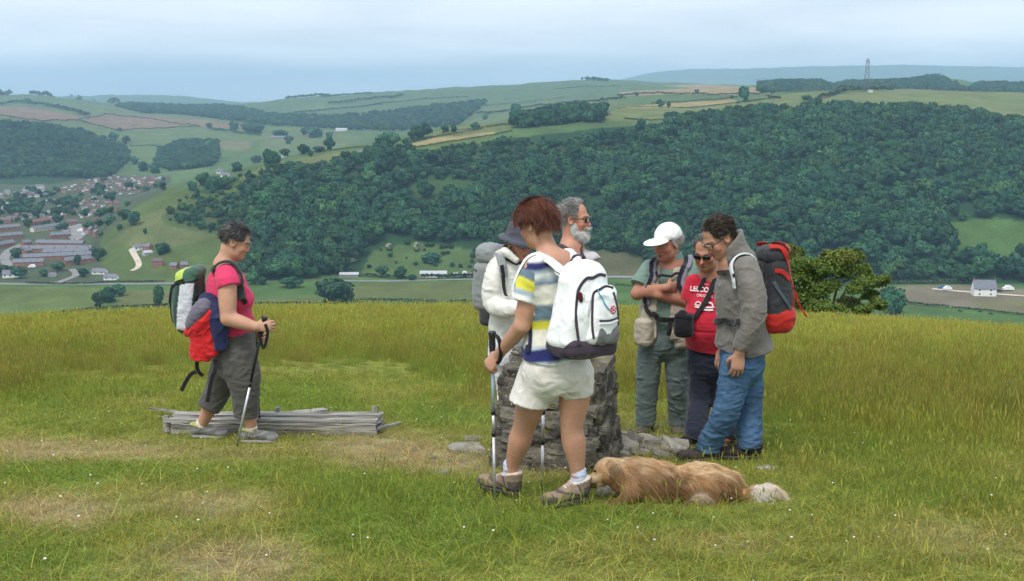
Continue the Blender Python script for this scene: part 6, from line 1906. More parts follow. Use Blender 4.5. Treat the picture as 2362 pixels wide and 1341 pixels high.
def white_rucksack(J, Y0, fwd, side, shirt, shL, shR):
    up = nrm((.06, .10, 1))
    out = nrm(-fwd + side * .24)
    c = J(1341, 706, -.19)
    fr = Frame(c, out, up)          # fr.f: away from her back; fr.r: to her left seen from outside -> flip below
    X = -fr.r                      # picture-right direction on the pack face
    Z = fr.u
    pp = lambda x, y, z: fr.o + X * x + fr.f * y + Z * z
    R = np.stack([X, fr.f, Z])
    root = empty('rucksack', pp(0, 0, -.24))
    tag(root, 'white and plum rucksack on the back of the woman in stripes', 'rucksack', 'rucksacks worn by the hikers')
    WH = cloth('white_canvas', (.82, .84, .83), rough=.7); PLUM = cloth('plum_canvas', (.052, .036, .055), rough=.75); GREYM = cloth('grey_mesh', (.16, .165, .165), rough=.9)
    main = [Box(pp(0, -.005, -.005), (.138, .088, .215), R, .06, .02, taper=.22), Ell(pp(0, .045, -.05), (.135, .075, .17), R, .05), Ell(pp(0, .0, .12), (.125, .085, .11), R, .04)]
    soft('main_bag', main, WH, root, .006, disp=lambda P, N: .006 * folds(P, (1, 1, .7), 8, 5) - .002)
    pocket = [Box(pp(.04, .095, -.03), (.094, .042, .145), R, .035, .02, taper=.16), Ell(pp(.04, .115, -.05), (.085, .04, .12), R, .03)]
    soft('front_pocket', pocket, WH, root, .006, disp=lambda P, N: .004 * folds(P, (1, 1, .7), 9, 15))
    base = [Box(pp(.012, .012, -.195), (.160, .112, .045), R, .035, .02), Ell(pp(.0, .0, -.235), (.135, .085, .03), R, .03)]
    soft('base', base, PLUM, root, .006, disp=lambda P, N: .004 * fbm(P, 12, 2))
    net = [Box(pp(.055, .112, -.122), (.085, .042, .052), R, .025, .02)]
    soft('mesh_pocket', net, GREYM, root, .006)
    allp = main + pocket + base

    def on(pts, w, mat, name, t=.006, off=.003):
        q = cast(allp, np.array([pp(x, .32, z) for x, z in pts]), -fr.f, off=off)
        return strap(name, q, w, t, np.tile(fr.f, (len(q), 1)), mat, root, 4)
    arch = [(-.125, -.17), (-.128, -.05), (-.118, .05), (-.105, .10), (-.07, .145), (-.03, .15), (.02, .165), (.07, .16)]
    on(arch, .016, PLUM, 'zip')
    on([(-.045, -.14), (-.055, -.08), (-.055, .0), (-.045, .075), (-.02, .098), (.035, .112), (.08, .105)], .013, PLUM, 'zip', .006)
    on([(.075, .085), (.095, .03), (.115, -.04), (.13, -.11)], .012, PLUM, 'zip', .006)
    on([(-.025, -.052), (.04, -.05), (.108, -.04)], .010, PLUM, 'zip', .005)
    on([(-.025, -.066), (.04, -.064), (.108, -.054)], .010, WH, 'zip_flap', .008)
    # haul loop
    q = [pp(-.045, -.06, .20), pp(-.035, -.05, .238), pp(0, -.05, .248), pp(.04, -.05, .24), pp(.055, -.06, .20)]
    strap('haul_loop', q, .020, .008, np.tile(Z, (5, 1)), PLUM, root, 5)
    # badge
    b = cast(allp, np.array([pp(.062, .35, .0)]), -fr.f, off=.002)[0]
    bm = bmesh.new(); bmesh.ops.create_cone(bm, cap_ends=True, segments=24, radius1=.021, radius2=.021, depth=.004)
    me = bpy.data.meshes.new('badge'); bm.to_mesh(me); bm.free(); me.materials.append(material('badge_red', (.55, .035, .07), rough=.5))
    o = link(bpy.data.objects.new('badge', me), root); o.location = Vector(b) - root.location; o.rotation_euler = Vector(fr.f).to_track_quat('Z', 'Y').to_euler()
    for a in range(6):
        an = a * math.pi / 3
        p0 = b + fr.f * .003 + .006 * (math.cos(an) * X + math.sin(an) * Z); p1 = b + fr.f * .003 + .017 * (math.cos(an) * X + math.sin(an) * Z)
        link(bpy.data.objects.new('badge_ray', rod_mesh('badge_ray', [p0, p1], .0022, material('badge_white', (.8, .72, .72)), 6, np.array(root.location) + np.array(o.location))), o).rotation_euler = (0, 0, 0)
    for ch in list(o.children):
        ch.parent = root
        ch.location = o.location
    # blue cord and key fob on the zip pulls
    cord = cast(allp, np.array([pp(x, .35, z) for x, z in ((-.03, .095), (-.025, .075), (-.008, .055), (.0, .035), (.016, .015), (.034, .0))]), -fr.f, off=.005)
    rod('blue_cord', catmull(cord, 5), .0035, material('blue_cord', (.10, .42, .62), rough=.6), root, 6)
    fob = cast(allp, np.array([pp(-.112, .35, .06)]), -fr.f, off=.012)[0]
    soft('key_fob', [Ell(fob, (.013, .010, .022), R, .01), Ell(fob + Z * .016 - X * .012, (.008, .008, .008), R, .01), Ell(fob - Z * .018 + X * .008, (.008, .008, .014), R, .01)], material('maroon_plush', (.10, .02, .02), rough=.9), root, .004)
    rod('key_ring', catmull([fob + X * .012 + Z * (.01 * math.cos(a)) + fr.f * .006 + X * .01 * math.sin(a) for a in np.linspace(0, 6.28, 9)], 2), .002, ALLOY, root, 6)
    # shoulder straps over the shirt
    for (a, s) in ((-1, 0), (1, 0)):
        sh = shL if a < 0 else shR
        start = pp(.085 * a, -.085, .165)
        mid = sh * .62 + np.array(pt(1272, 598, Y0)) * .38 + np.array((0, 0, .055))
        front = sh + fwd * .10 + np.array((0, 0, -.03)) + side * (-.05 * a) * -1
        low = front + np.array((0, 0, -.18)) + fwd * .03
        strap_on('shoulder_strap', shirt, [start * .5 + mid * .5, mid, sh + fwd * .045 + (0, 0, .05), front, low], .062, .016, WH, root, off=.008)
        strap('strap_root', [start - Z * .02, start + Z * .01, start * .4 + mid * .6 + (0, 0, .012), mid + (0, 0, .008)], .066, .016, np.tile(nrm(Z + fr.f * .3), (4, 1)), WH, root, 4)
    # dark blue side and waist webbing
    NAVYW = cloth('navy_webbing', (.018, .022, .05))
    strap('side_strap', [J(1233, 715, .02), J(1245, 740, -.06), J(1262, 765, -.10)], .022, .004, np.tile((-.6, -.8, 0), (3, 1)), NAVYW, root, 4)
    strap_on('side_strap', shirt, [J(1229, 712, -.06), J(1226, 760, -.09), J(1225, 800, -.11)], .022, .004, NAVYW, root, off=.004)
    strap_on('buckle', shirt, [J(1226, 797, -.1), J(1226, 812, -.1)], .034, .012, NAVYW, root, off=.006)
def fuzz(name, prims, parent, n, region, direction, cols, length=(.02, .04), width=.001, droop=.2, curl=.25, lift=.3, seed=3, lo=None, hi=None, colfun=None, lenfun=None):
    """Strands grown on a soft body where region(P) holds."""
    r = np.random.default_rng(seed)
    lo = np.min([p.lo for p in prims if p.op == 'add'], 0) if lo is None else np.array(lo); hi = np.max([p.hi for p in prims if p.op == 'add'], 0) if hi is None else np.array(hi)
    out = []
    tot = 0
    for _ in range(40):
        Q = lo + (hi - lo) * r.random((n * 2, 3))
        d = field(prims, Q)
        Q = Q[np.abs(d) < .04]
        if not len(Q): continue
        Q, G = project(prims, Q, 0.0, 3)
        ok = region(Q)
        out.append(np.concatenate([Q[ok], G[ok]], 1)); tot += ok.sum()
        if tot >= n: break
    A = np.concatenate(out)[:n].astype(float)
    P, G = A[:, :3], A[:, 3:]
    D = direction(P) if callable(direction) else np.tile(direction, (len(P), 1))
    D = D - G * (D * G).sum(1)[:, None]; D /= np.linalg.norm(D, axis=1)[:, None] + 1e-9
    D = D + G * lift; D /= np.linalg.norm(D, axis=1)[:, None]
    ln = length[0] + (length[1] - length[0]) * r.random(len(P))
    if lenfun is not None: ln = ln * lenfun(P)
    cc = np.array(cols)[r.integers(0, len(cols), len(P))] if colfun is None else colfun(P)
    cc = cc * (.75 + .5 * r.random(len(P)))[:, None]
    V, T, C = strands(None, P, D, ln, width, cc, droop, r, curl)
    me = mesh_from(name, V - np.array(parent.location), T, [HAIRM], colors=C, smooth=True)
    return link(bpy.data.objects.new(name, me), parent)


def lathe(name, h, prof, mat, parent, wob=None, n=32):
    """Turned shape about the up axis of frame h: prof = [(radius, height)], wob(angle, i) bends it."""
    V = []
    for i, (r_, z) in enumerate(prof):
        for k in range(n):
            a = 2 * math.pi * k / n
            dz, dr = wob(a, i) if wob else (0, 0)
            V.append(h((r_ + dr) * math.cos(a) * .92, (r_ + dr) * math.sin(a) * 1.12 - .012, z + dz))
    m = len(prof)
    F = [(i * n + k, i * n + (k + 1) % n, (i + 1) * n + (k + 1) % n, (i + 1) * n + k) for i in range(m - 1) for k in range(n)]
    F.append(tuple(range(n))[::-1]); F.append(tuple(range((m - 1) * n, m * n)))
    me = mesh_from(name, np.array(V) - np.array(parent.location), F, [mat], smooth=True)
    return link(bpy.data.objects.new(name, me), parent)


def glasses(h, parent, lens, rim, name='glasses', dark=True):
    root_o = None
    for s in (-1, 1):
        pr = [Box(h(.034 * s, .103, -.004), (.026 * h.s, .004 * h.s, .0165 * h.s), Frame(h.o, h.f + h.r * .12 * s, h.u).R, .004, .004)]
        q = soft(name if root_o is None else 'lens', pr, lens, parent, .0035)
        if root_o is None: root_o = q
        else: q.parent = root_o
        a = link(bpy.data.objects.new('temple', rod_mesh('temple', [h(.060 * s, .098, .006), h(.078 * s, .06, .004), h(.083 * s, -.005, .002)], .0028, rim, 6, np.array(parent.location))), root_o)
        pts = [h(.034 * s + .0275 * math.cos(t), .1035 - .012 * abs(.034 * s + .0275 * math.cos(t)) / .06, -.004 + .018 * math.sin(t)) for t in np.linspace(0, 6.283, 13)]
        link(bpy.data.objects.new('rim', rod_mesh('rim', pts, .0022, rim, 6, np.array(parent.location))), root_o)
    link(bpy.data.objects.new('bridge', rod_mesh('bridge', [h(-.009, .106, .002), h(0, .112, .004), h(.009, .106, .002)], .0022, rim, 6, np.array(parent.location))), root_o)
    return root_o


LENS_DARK = material('dark_lens', (.008, .008, .01), rough=.08, spec=.8)
LENS_CLEAR = material('spectacle_lens', (.42, .27, .2), rough=.08, spec=.8)
RIM = material('spectacle_rim', (.05, .05, .055), rough=.4, metallic=.5)
SUEDE_DK = ((.055, .042, .038), (.03, .026, .024), (.10, .08, .07))
SUEDE_GR = ((.11, .10, .075), (.055, .05, .045), (.13, .12, .09))


def seat_feet(gx, gy, off=.004):
    return np.array((gx, gy, float(gz(gx, gy)) + off))


def build_grey_jacket_man():
    Y0 = 6.86
    J = lambda px, py, dy=0.0: np.array(pt(px, py, Y0 + dy))
    gF, gB = np.array(ground(1636, 1062)), np.array(ground(1738, 1062))
    root = person_root('person', (gF + gB) / 2, 'dark-haired man in glasses, grey hooded jacket and blue jeans, looking down')
    fwd = nrm((-.95, -.30, 0)); side = np.cross(fwd, (0, 0, 1))     # side: his right, away from the camera
    hd = Frame(J(1657, 545, -.02), nrm(fwd + np.array((0, -.05, -.70))), s=1.04)
    sk = (.47, .25, .165)
    hipc, chest, nb = J(1712, 830), J(1702, 680), J(1686, 608)
    sN, eN, wN = J(1722, 622, -.19), J(1738, 722, -.23), J(1706, 812, -.23)
    sF, eF, wF = J(1690, 620, .19), J(1700, 725, .22), J(1672, 800, .12)
    kN, kF = J(1678, 940, -.11), J(1729, 940, .07)
    aN = np.array((gF[0], gF[1], gF[2] + .09)); aF = np.array((gB[0] - .02, gB[1] + .05, gB[2] + .09))
    hand = hand_prims(wN + (0, 0, -.012), (-.12, -.03, -1), (.0, 1, .1), fwd, 1.08, .50)
    prims = [Tube([hipc, J(1706, 750), chest, nb], [(.15, .11), (.15, .11), (.16, .11), (.10, .08)], side, .05), Tube([nb, hd(0, -.03, -.06)], [.06, .057], side, .03)] + head_prims(hd, 1.0, 1.12)
    prims += [Tube([sN, eN], [.05, .042], side, .03), Tube([eN, wN], [.042, .03], side, .02), Tube([sF, eF], [.05, .042], side, .03), Tube([eF, wF], [.042, .03], side, .02)] + hand + hand_prims(wF, wF - eF, (0, 0, -1), (-1, 0, 0), 1.0, .5)
    prims += [Tube([J(1706, 845, -.08), kN, aN], [.085, .06, .04], side, .03), Tube([J(1722, 845, .08), kF, aF], [.085, .06, .04], side, .03)]
    body(root, prims, hd, sk)
    cols = [(.030, .020, .014), (.045, .030, .020), (.022, .016, .012), (.075, .055, .035)]
    hair(hd, root, lambda x, y, z: (z > -.45 + .62 * np.clip(y + .2, 0, 2)) & ~((y > .66) & (z < .62)) & ~((np.abs(x) > .84) & (z < .02) & (y > -.3)), cols, n=9000, length=(.028, .045), width=.0011, lift=.16, flow=lambda x, y, z: (x * .2, -.45 - .3 * z, -.6 + .3 * z), droop=.05, shell=1.07, curl=.22, seed=5)
    glasses(hd, root, LENS_CLEAR, RIM, 'spectacles')
    # jacket
    GJ = cloth('grey_shell_fabric', (.168, .156, .138), rough=.6, spec=.3, bump=(90, .002))
    cuff = J(1706, 808, -.23)
    jacket = [Tube([sN + (0, .03, .0), J(1734, 665, -.215), eN + (0, -.01, .0), J(1724, 770, -.24), cuff, cuff * 1.12 - eN * .12], [.085, .088, .085, .075, .052, .05], side, .05), cutbox(cuff, nrm(wN - eN), .09, .06),
              Tube([J(1716, 806), J(1712, 770), J(1708, 735), J(1706, 690), J(1704, 650), J(1698, 612)], [(.215, .185), (.20, .168), (.185, .148), (.195, .150), (.19, .142), (.12, .10)], side, .04, flat=True),
              Tube([sF, eF, wF], [.08, .078, .06], side, .05), Half(J(1712, 812), (-.16, 0, -1)), Ell(J(1655, 575), (.12, .12, .06), k=.02, op='sub')]
    soft('jacket', jacket, GJ, root, .0065, disp=lambda P, N: .016 * folds(P, (.75, .75, .55), 6.5, 2) + .006 * folds(P, (1.2, 1, 1.6), 9, 7) - .008)
    collar = [Tube([J(1702, 622), J(1688, 582), J(1676, 545)], [(.110, .104), (.106, .104), (.104, .104)], side, .03), Ell(J(1712, 592, .0), (.085, .10, .05), k=.05), cutbox(J(1669, 568), (-.72, 0, .70), .2, .12), Tube([J(1686, 595), J(1664, 535)], [(.090, .092), (.094, .096)], side, .01, 'sub')]
    soft('collar', collar, GJ, root, .006, disp=lambda P, N: .008 * folds(P, (1, 1, 1), 9, 4))
    # jeans
    DEN = material('denim', (.064, .128, .222), rough=.85, spec=.2, noise=[(5, .22), (40, .12)], bump=(240, .0012), wrinkle=(7, .02, (1, 1, 1.8)))
    hipl, hipr = J(1702, 842, -.095), J(1722, 842, .085)
    jn = [Tube([hipl, hipl * .5 + kN * .5, kN, kN * .5 + aN * .5, aN + (0, 0, .02), aN + (-.005, 0, -.045)], [(.10, .112), (.092, .105), (.082, .095), (.076, .088), (.074, .084), (.076, .085)], side, .03), cutbox(aN + (0, 0, -.035), (0, 0, -1), .2, .08),
          Tube([hipr, hipr * .5 + kF * .5, kF, kF * .5 + aF * .5, aF + (0, 0, .02), aF + (0, 0, -.03)], [(.10, .112), (.09, .105), (.08, .09), (.075, .085), (.075, .083), (.076, .083)], side, .025), cutbox(aF + (0, 0, -.02), (0, 0, -1), .105, .08),
          Tube([J(1712, 800), J(1712, 838)], [(.165, .135), (.17, .14)], side, .05)]
    soft('jeans', jn, DEN, root, .0065, disp=lambda P, N: .016 * folds(P, (.8, .8, 1.5), 7, 6) * np.clip(1.5 - (P[:, 2] - aN[2]) * 1.2, .25, 1.3) - .005)
    for a, f in ((aN, (-.97, -.2, 0)), (aF, (-.98, .05, 0))):
        f = nrm(f); hl = a - f * .07
        shoe(root, seat_feet(hl[0], hl[1]), f, .30, SUEDE_DK, SOLE, W=.052)
    # ---- red and black rucksack
    out = nrm(-fwd + np.array((0, -.12, 0))); up = nrm((-.10, 0, 1))
    fr = Frame(J(1789, 664, .02), out, up)
    pp = lambda x, y, z: fr(x, y, z)
    R = fr.R
    bag = empty('rucksack', pp(0, 0, -.29))
    tag(bag, 'red and black rucksack on the back of the man in the grey jacket', 'rucksack', 'rucksacks worn by the hikers')
    BK = cloth('charcoal_nylon', (.032, .034, .038), rough=.6); RD = cloth('red_nylon', (.42, .020, .014), rough=.6); GR = cloth('grey_nylon', (.12, .125, .125), rough=.6); BL = cloth('slate_blue_web', (.07, .09, .11))
    main = [Box(pp(0, -.02, -.01), (.125, .078, .215), R, .06, .02, taper=.14), Ell(pp(0, .04, -.06), (.11, .065, .17), R, .05), Ell(pp(0, -.03, .15), (.105, .072, .10), R, .05)]
    soft('main_bag', main, BK, bag, .0065, disp=lambda P, N: .009 * folds(P, (1, 1, .6), 8, 9) - .003)
    soft('bottom_compartment', [Box(pp(0, -.01, -.20), (.138, .098, .085), R, .06, .02), Ell(pp(0, .035, -.17), (.130, .090, .10), R, .05)], RD, bag, .0065, disp=lambda P, N: .006 * folds(P, (1, 1, 1), 8, 12))
    soft('lid', [Box(pp(0, -.03, .215), (.108, .078, .045), R, .04, .02), Ell(pp(0, -.035, .235), (.09, .065, .04), R, .04)], BK, bag, .0065, disp=lambda P, N: .009 * folds(P, (1, 1, 1), 8, 3))
    allp = main + [Box(pp(0, -.035, .235), (.115, .085, .055), R, .045, .02)]
    for xs in (-.115, .10):
        strap_on('red_trim', allp, [pp(xs, -.10, .285), pp(xs, -.02, .27), pp(xs, .03, .19), pp(xs * .9, .07, .10), pp(xs * .8, .09, .0), pp(xs * .8, .09, -.13)], .034, .006, RD, bag, .004)
    strap_on('red_trim', allp, [pp(-.10, .02, .26), pp(0, .04, .27), pp(.10, .02, .26)], .05, .006, RD, bag, .006)
    strap_on('red_trim', allp, [pp(.135, -.07, .13), pp(.14, -.01, .12), pp(.12, .05, .07)], .03, .006, RD, bag, .006)
    strap_on('compression_strap', allp, [pp(.14, -.08, .06), pp(.15, -.02, -.02), pp(.13, .06, -.13), pp(.10, .10, -.16)], .022, .005, BL, bag, .008)
    strap('loose_strap', [pp(.05, .115, -.02), pp(.055, .13, -.08), pp(.05, .17, -.15), pp(.04, .205, -.19)], .012, .003, np.tile(R[0], (4, 1)), RD, bag)
    strap('loose_strap', [pp(-.02, .115, -.03), pp(-.02, .12, -.12), pp(-.02, .118, -.22), pp(-.02, .10, -.29)], .010, .003, np.tile(R[1], (4, 1)), BLACK_WEB, bag)
    WS = cloth('pale_strap', (.58, .61, .63))
    strap_on('shoulder_strap', jacket, [J(1748, 590, -.10), J(1722, 582, -.12), J(1703, 590, -.13), J(1692, 612, -.16), J(1686, 640, -.2), J(1690, 665, -.2)], .036, .012, WS, bag, .012)
    strap_on('strap_edge', jacket, [J(1745, 588, -.08), J(1720, 578, -.09), J(1700, 584, -.10), J(1692, 600, -.13)], .03, .012, BLACK_WEB, bag, .018)
    strap_on('chest_strap', jacket, [J(1690, 640, -.22), J(1676, 634, -.20), J(1664, 630, -.12), J(1655, 630, .0)], .03, .006, BLACK_WEB, bag, .014)
    strap_on('hip_belt', jacket, [J(1705, 742, -.28), J(1680, 742, -.25), J(1655, 743, -.15), J(1648, 743, -.02), J(1652, 743, .1)], .038, .008, BLACK_WEB, bag, .014)
    strap_on('jacket_logo', jacket, [J(1663, 636, -.18), J(1669, 637, -.2)], .010, .002, material('yellow_logo', (.62, .5, .03)), root, .012)
    return root


def build_red_shirt_man():
    Y0 = 7.62
    J = lambda px, py, dy=0.0: np.array(pt(px, py, Y0 + dy))
    g1, g2 = np.array(ground(1597, 1030)), np.array(ground(1680, 1030))
    root = person_root('person', (g1 + g2) / 2, 'grey-haired man in sunglasses and red printed T-shirt, between the capped man and grey jacket')
    fwd = nrm((-.42, -.90, 0)); side = np.cross(fwd, (0, 0, 1))
    hd = Frame(J(1629, 580, -.06), nrm(fwd + np.array((-.05, 0, -.30))), s=1.0)
    sk = (.40, .19, .12)
    hipc, belly, chest, nb = J(1640, 850), J(1634, 755, -.03), J(1640, 680), J(1645, 632)
    s1, e1, w1 = J(1596, 655, .02), J(1596, 735, .10), J(1615, 790, .22)      # picture left
    s2, e2, w2 = J(1690, 652, .03), J(1702, 735, .10), J(1680, 790, .22)
    a1, a2 = g1 + (0.02, .03, .09), g2 + (0, .03, .09)
    k1, k2 = J(1614, 920), J(1668, 920)
    prims = [Tube([hipc, belly, chest, nb], [(.11, .08), (.13, .11), (.15, .10), (.10, .08)], side, .05), Tube([nb, hd(0, -.02, -.06)], [.064, .06], side, .03)] + head_prims(hd, 1.18, 1.1)
    prims += [Tube([s1, e1], [.05, .042], side, .03), Tube([e1, w1], [.042, .03], side, .02), Tube([s2, e2], [.05, .042], side, .03), Tube([e2, w2], [.042, .03], side, .02)]
    prims += hand_prims(w1, (0, -.1, -1), (1, 0, 0), fwd, 1.0, .5) + hand_prims(w2, (0, -.1, -1), (-1, 0, 0), fwd, 1.0, .5)
    prims += [Tube([J(1624, 850), k1, a1], [.07, .055, .04], side, .03), Tube([J(1658, 850), k2, a2], [.07, .055, .04], side, .03)]
    body(root, prims, hd, sk)
    hair(hd, root, lambda x, y, z: (z > -.40 + .62 * np.clip(y + .2, 0, 2)) & ~((y > .5) & (z < .72)), [(.13, .125, .12), (.19, .185, .18), (.08, .077, .075), (.24, .235, .23)], n=5500, length=(.02, .035), lift=.35, flow=(0, -.6, -.3), shell=1.04, seed=8, curl=.3)
    glasses(hd, root, LENS_DARK, RIM, 'sunglasses')
    RED = cloth('red_cotton', (.50, .022, .045))
    c1, c2 = J(1592, 690, .03), J(1700, 690, .05)
    ts = [Tube([s1 + (.01, 0, .01), s1 * .5 + c1 * .5, c1, c1 * 1.15 - s1 * .15], [.062, .068, .074, .075], side, .04), cutbox(c1, c1 - s1, .1, .08), Tube([s2, c2, c2 * 1.15 - s2 * .15], [.062, .074, .075], side, .03), cutbox(c2, c2 - s2, .1, .08),
          Tube([J(1640, 818), J(1638, 785), J(1634, 750, -.03), J(1637, 715, -.02), chest, J(1643, 645)], [(.17, .155), (.178, .17), (.182, .178), (.175, .15), (.175, .128), (.12, .085)], side, .03, flat=True),
          Half(J(1640, 808), (-.1, 0, -1)), Ell(J(1640, 622, -.06), (.085, .09, .05), k=.02, op='sub')]
    soft('tshirt', ts, RED, root, .0065, disp=lambda P, N: .006 * folds(P, (.9, .9, .5), 6, 2) - .002)
    # printed lettering
    WHT = material('white_print', (.80, .72, .72), rough=.8)
    xd = nrm(np.cross((0, 0, 1), fwd) * -1)        # reading direction seen from the front

    def lettering(text, at_, size, bold=.0, name='print'):
        cu = bpy.data.curves.new('txt', 'FONT'); cu.body = text; cu.size = size; cu.align_x = 'CENTER'; cu.offset = bold; cu.resolution_u = 3
        to = bpy.data.objects.new('txt', cu); COL.objects.link(to)
        dg = bpy.context.evaluated_depsgraph_get(); dg.update()
        me = bpy.data.meshes.new_from_object(to.evaluated_get(dg))
        bm = bmesh.new(); bm.from_mesh(me)
        bmesh.ops.subdivide_edges(bm, edges=[e for e in bm.edges if e.calc_length() > .012], cuts=2)
        bmesh.ops.triangulate(bm, faces=bm.faces[:])
        V = np.array([v.co for v in bm.verts]); F = [[v.index for v in f.verts] for f in bm.faces]
        bm.free(); bpy.data.objects.remove(to); bpy.data.curves.remove(cu); bpy.data.meshes.remove(me)
        stamp(V[:, :2], F, at_, name)

    rd = nrm(np.cross(fwd, (0, 0, 1))) * -1     # to the picture right for a man facing the camera

    def stamp(UV, F, at_, name):
        P0 = at_ + UV[:, :1] * rd + UV[:, 1:2] * np.array((0, 0, 1)) + fwd * .12
        Q = cast(ts, P0, -fwd, reach=.4, off=.010)
        me = mesh_from(name, Q - np.array(root.location), F, [WHT])
        link(bpy.data.objects.new(name, me), root)
    lettering('LEECOOPER', J(1626, 677, -.16), .046, .0014, 'chest_lettering')
    lettering('ORIGINAL', J(1622, 688, -.16), .027, .0, 'chest_lettering')
    lettering('MOLD', J(1622, 662, -.16), .014, .0, 'chest_lettering')
    lettering('LEE', J(1611, 642, -.14), .022, .0, 'chest_lettering')
    for cx_, cz, sc in ((1606, 706, .8), (1634, 708, 1.1)):       # car emblems
        at_ = J(cx_, cz, -.17)
        t = np.linspace(0, math.pi, 9)
        o_ = [np.array((math.cos(a) * .030, math.sin(a) * .026 + .004)) * sc for a in t]; i_ = [np.array((math.cos(a) * .021, math.sin(a) * .017 + .004)) * sc for a in t]
        stamp(np.array(o_ + i_), [(k, k + 1, 9 + k + 1, 9 + k) for k in range(8)], at_, 'car_emblem')
        stamp(np.array([(-.034, -.006), (-.011, -.009), (.011, -.009), (.034, -.006), (.034, .003), (.011, 0), (-.011, 0), (-.034, .003)]) * sc, [(0, 1, 6, 7), (1, 2, 5, 6), (2, 3, 4, 5)], at_, 'car_emblem')
        stamp(np.array([(-.030, -.024), (-.01, -.026), (.01, -.026), (.030, -.024), (.030, -.013), (.01, -.015), (-.01, -.015), (-.030, -.013)]) * sc, [(0, 1, 6, 7), (1, 2, 5, 6), (2, 3, 4, 5)], at_, 'car_emblem')
    NV = cloth('navy_cotton', (.020, .024, .040))
    tr = [Tube([J(1620, 830), k1, k1 * .5 + a1 * .5, a1, a1 + (0, 0, -.05)], [(.098, .11), (.085, .095), (.078, .088), (.075, .085), (.075, .085)], side, .03), cutbox(a1 + (0, 0, -.03), (0, 0, -1), .12, .06),
          Tube([J(1662, 830), k2, k2 * .5 + a2 * .5, a2, a2 + (0, 0, -.05)], [(.098, .11), (.085, .095), (.078, .088), (.075, .085), (.075, .085)], side, .03), cutbox(a2 + (0, 0, -.03), (0, 0, -1), .12, .06), Tube([J(1640, 770), J(1640, 835)], [(.155, .13), (.17, .14)], side, .05)]
    soft('trousers', tr, NV, root, .007, disp=lambda P, N: .014 * folds(P, (.9, .9, 1.5), 7, 6) - .004)
    for a, f in ((a1, (-.8, -.6, 0)), (a2, (-.5, -.85, 0))):
        f = nrm(f); hl = a - f * .07
        shoe(root, seat_feet(hl[0], hl[1]), f, .29, ((.035, .033, .035), (.35, .09, .02), (.08, .08, .08)) if a is a2 else ((.035, .033, .035), (.02, .02, .02), (.08, .08, .08)), SOLE, W=.05)
    # ---- camera bag on its strap
    cb = J(1578, 750, -.20)
    bag = empty('camera_bag', cb - (0, 0, .09))
    tag(bag, 'black camera bag hanging on a strap in front of the red T-shirt man', 'camera bag')
    BKC = cloth('black_cordura', (.010, .010, .014), rough=.8)
    fr = Frame(cb, fwd)
    soft('bag', [Box(fr(0, 0, -.01), (.066, .05, .075), fr.R, .03, .02), Ell(fr(0, .03, -.02), (.055, .035, .05), fr.R, .03)], BKC, bag, .006, disp=lambda P, N: .004 * fbm(P, 16, 2))
    soft('lid', [Box(fr(0, .0, .062), (.064, .05, .022), fr.R, .018, .02), Ell(fr(.01, .01, .09), (.03, .025, .02), fr.R, .02)], BKC, bag, .006)
    strap_on('strap', ts, [J(1662, 618, -.02), J(1655, 630, -.12), J(1640, 655, -.2), J(1625, 680, -.22), J(1608, 706, -.22), J(1592, 730, -.2)], .036, .004, BLACK_WEB, bag, .016)
    strap_on('strap', ts, [J(1626, 632, -.1), J(1614, 646, -.12), J(1604, 665, -.12)], .030, .004, BLACK_WEB, bag, .012)
    return root


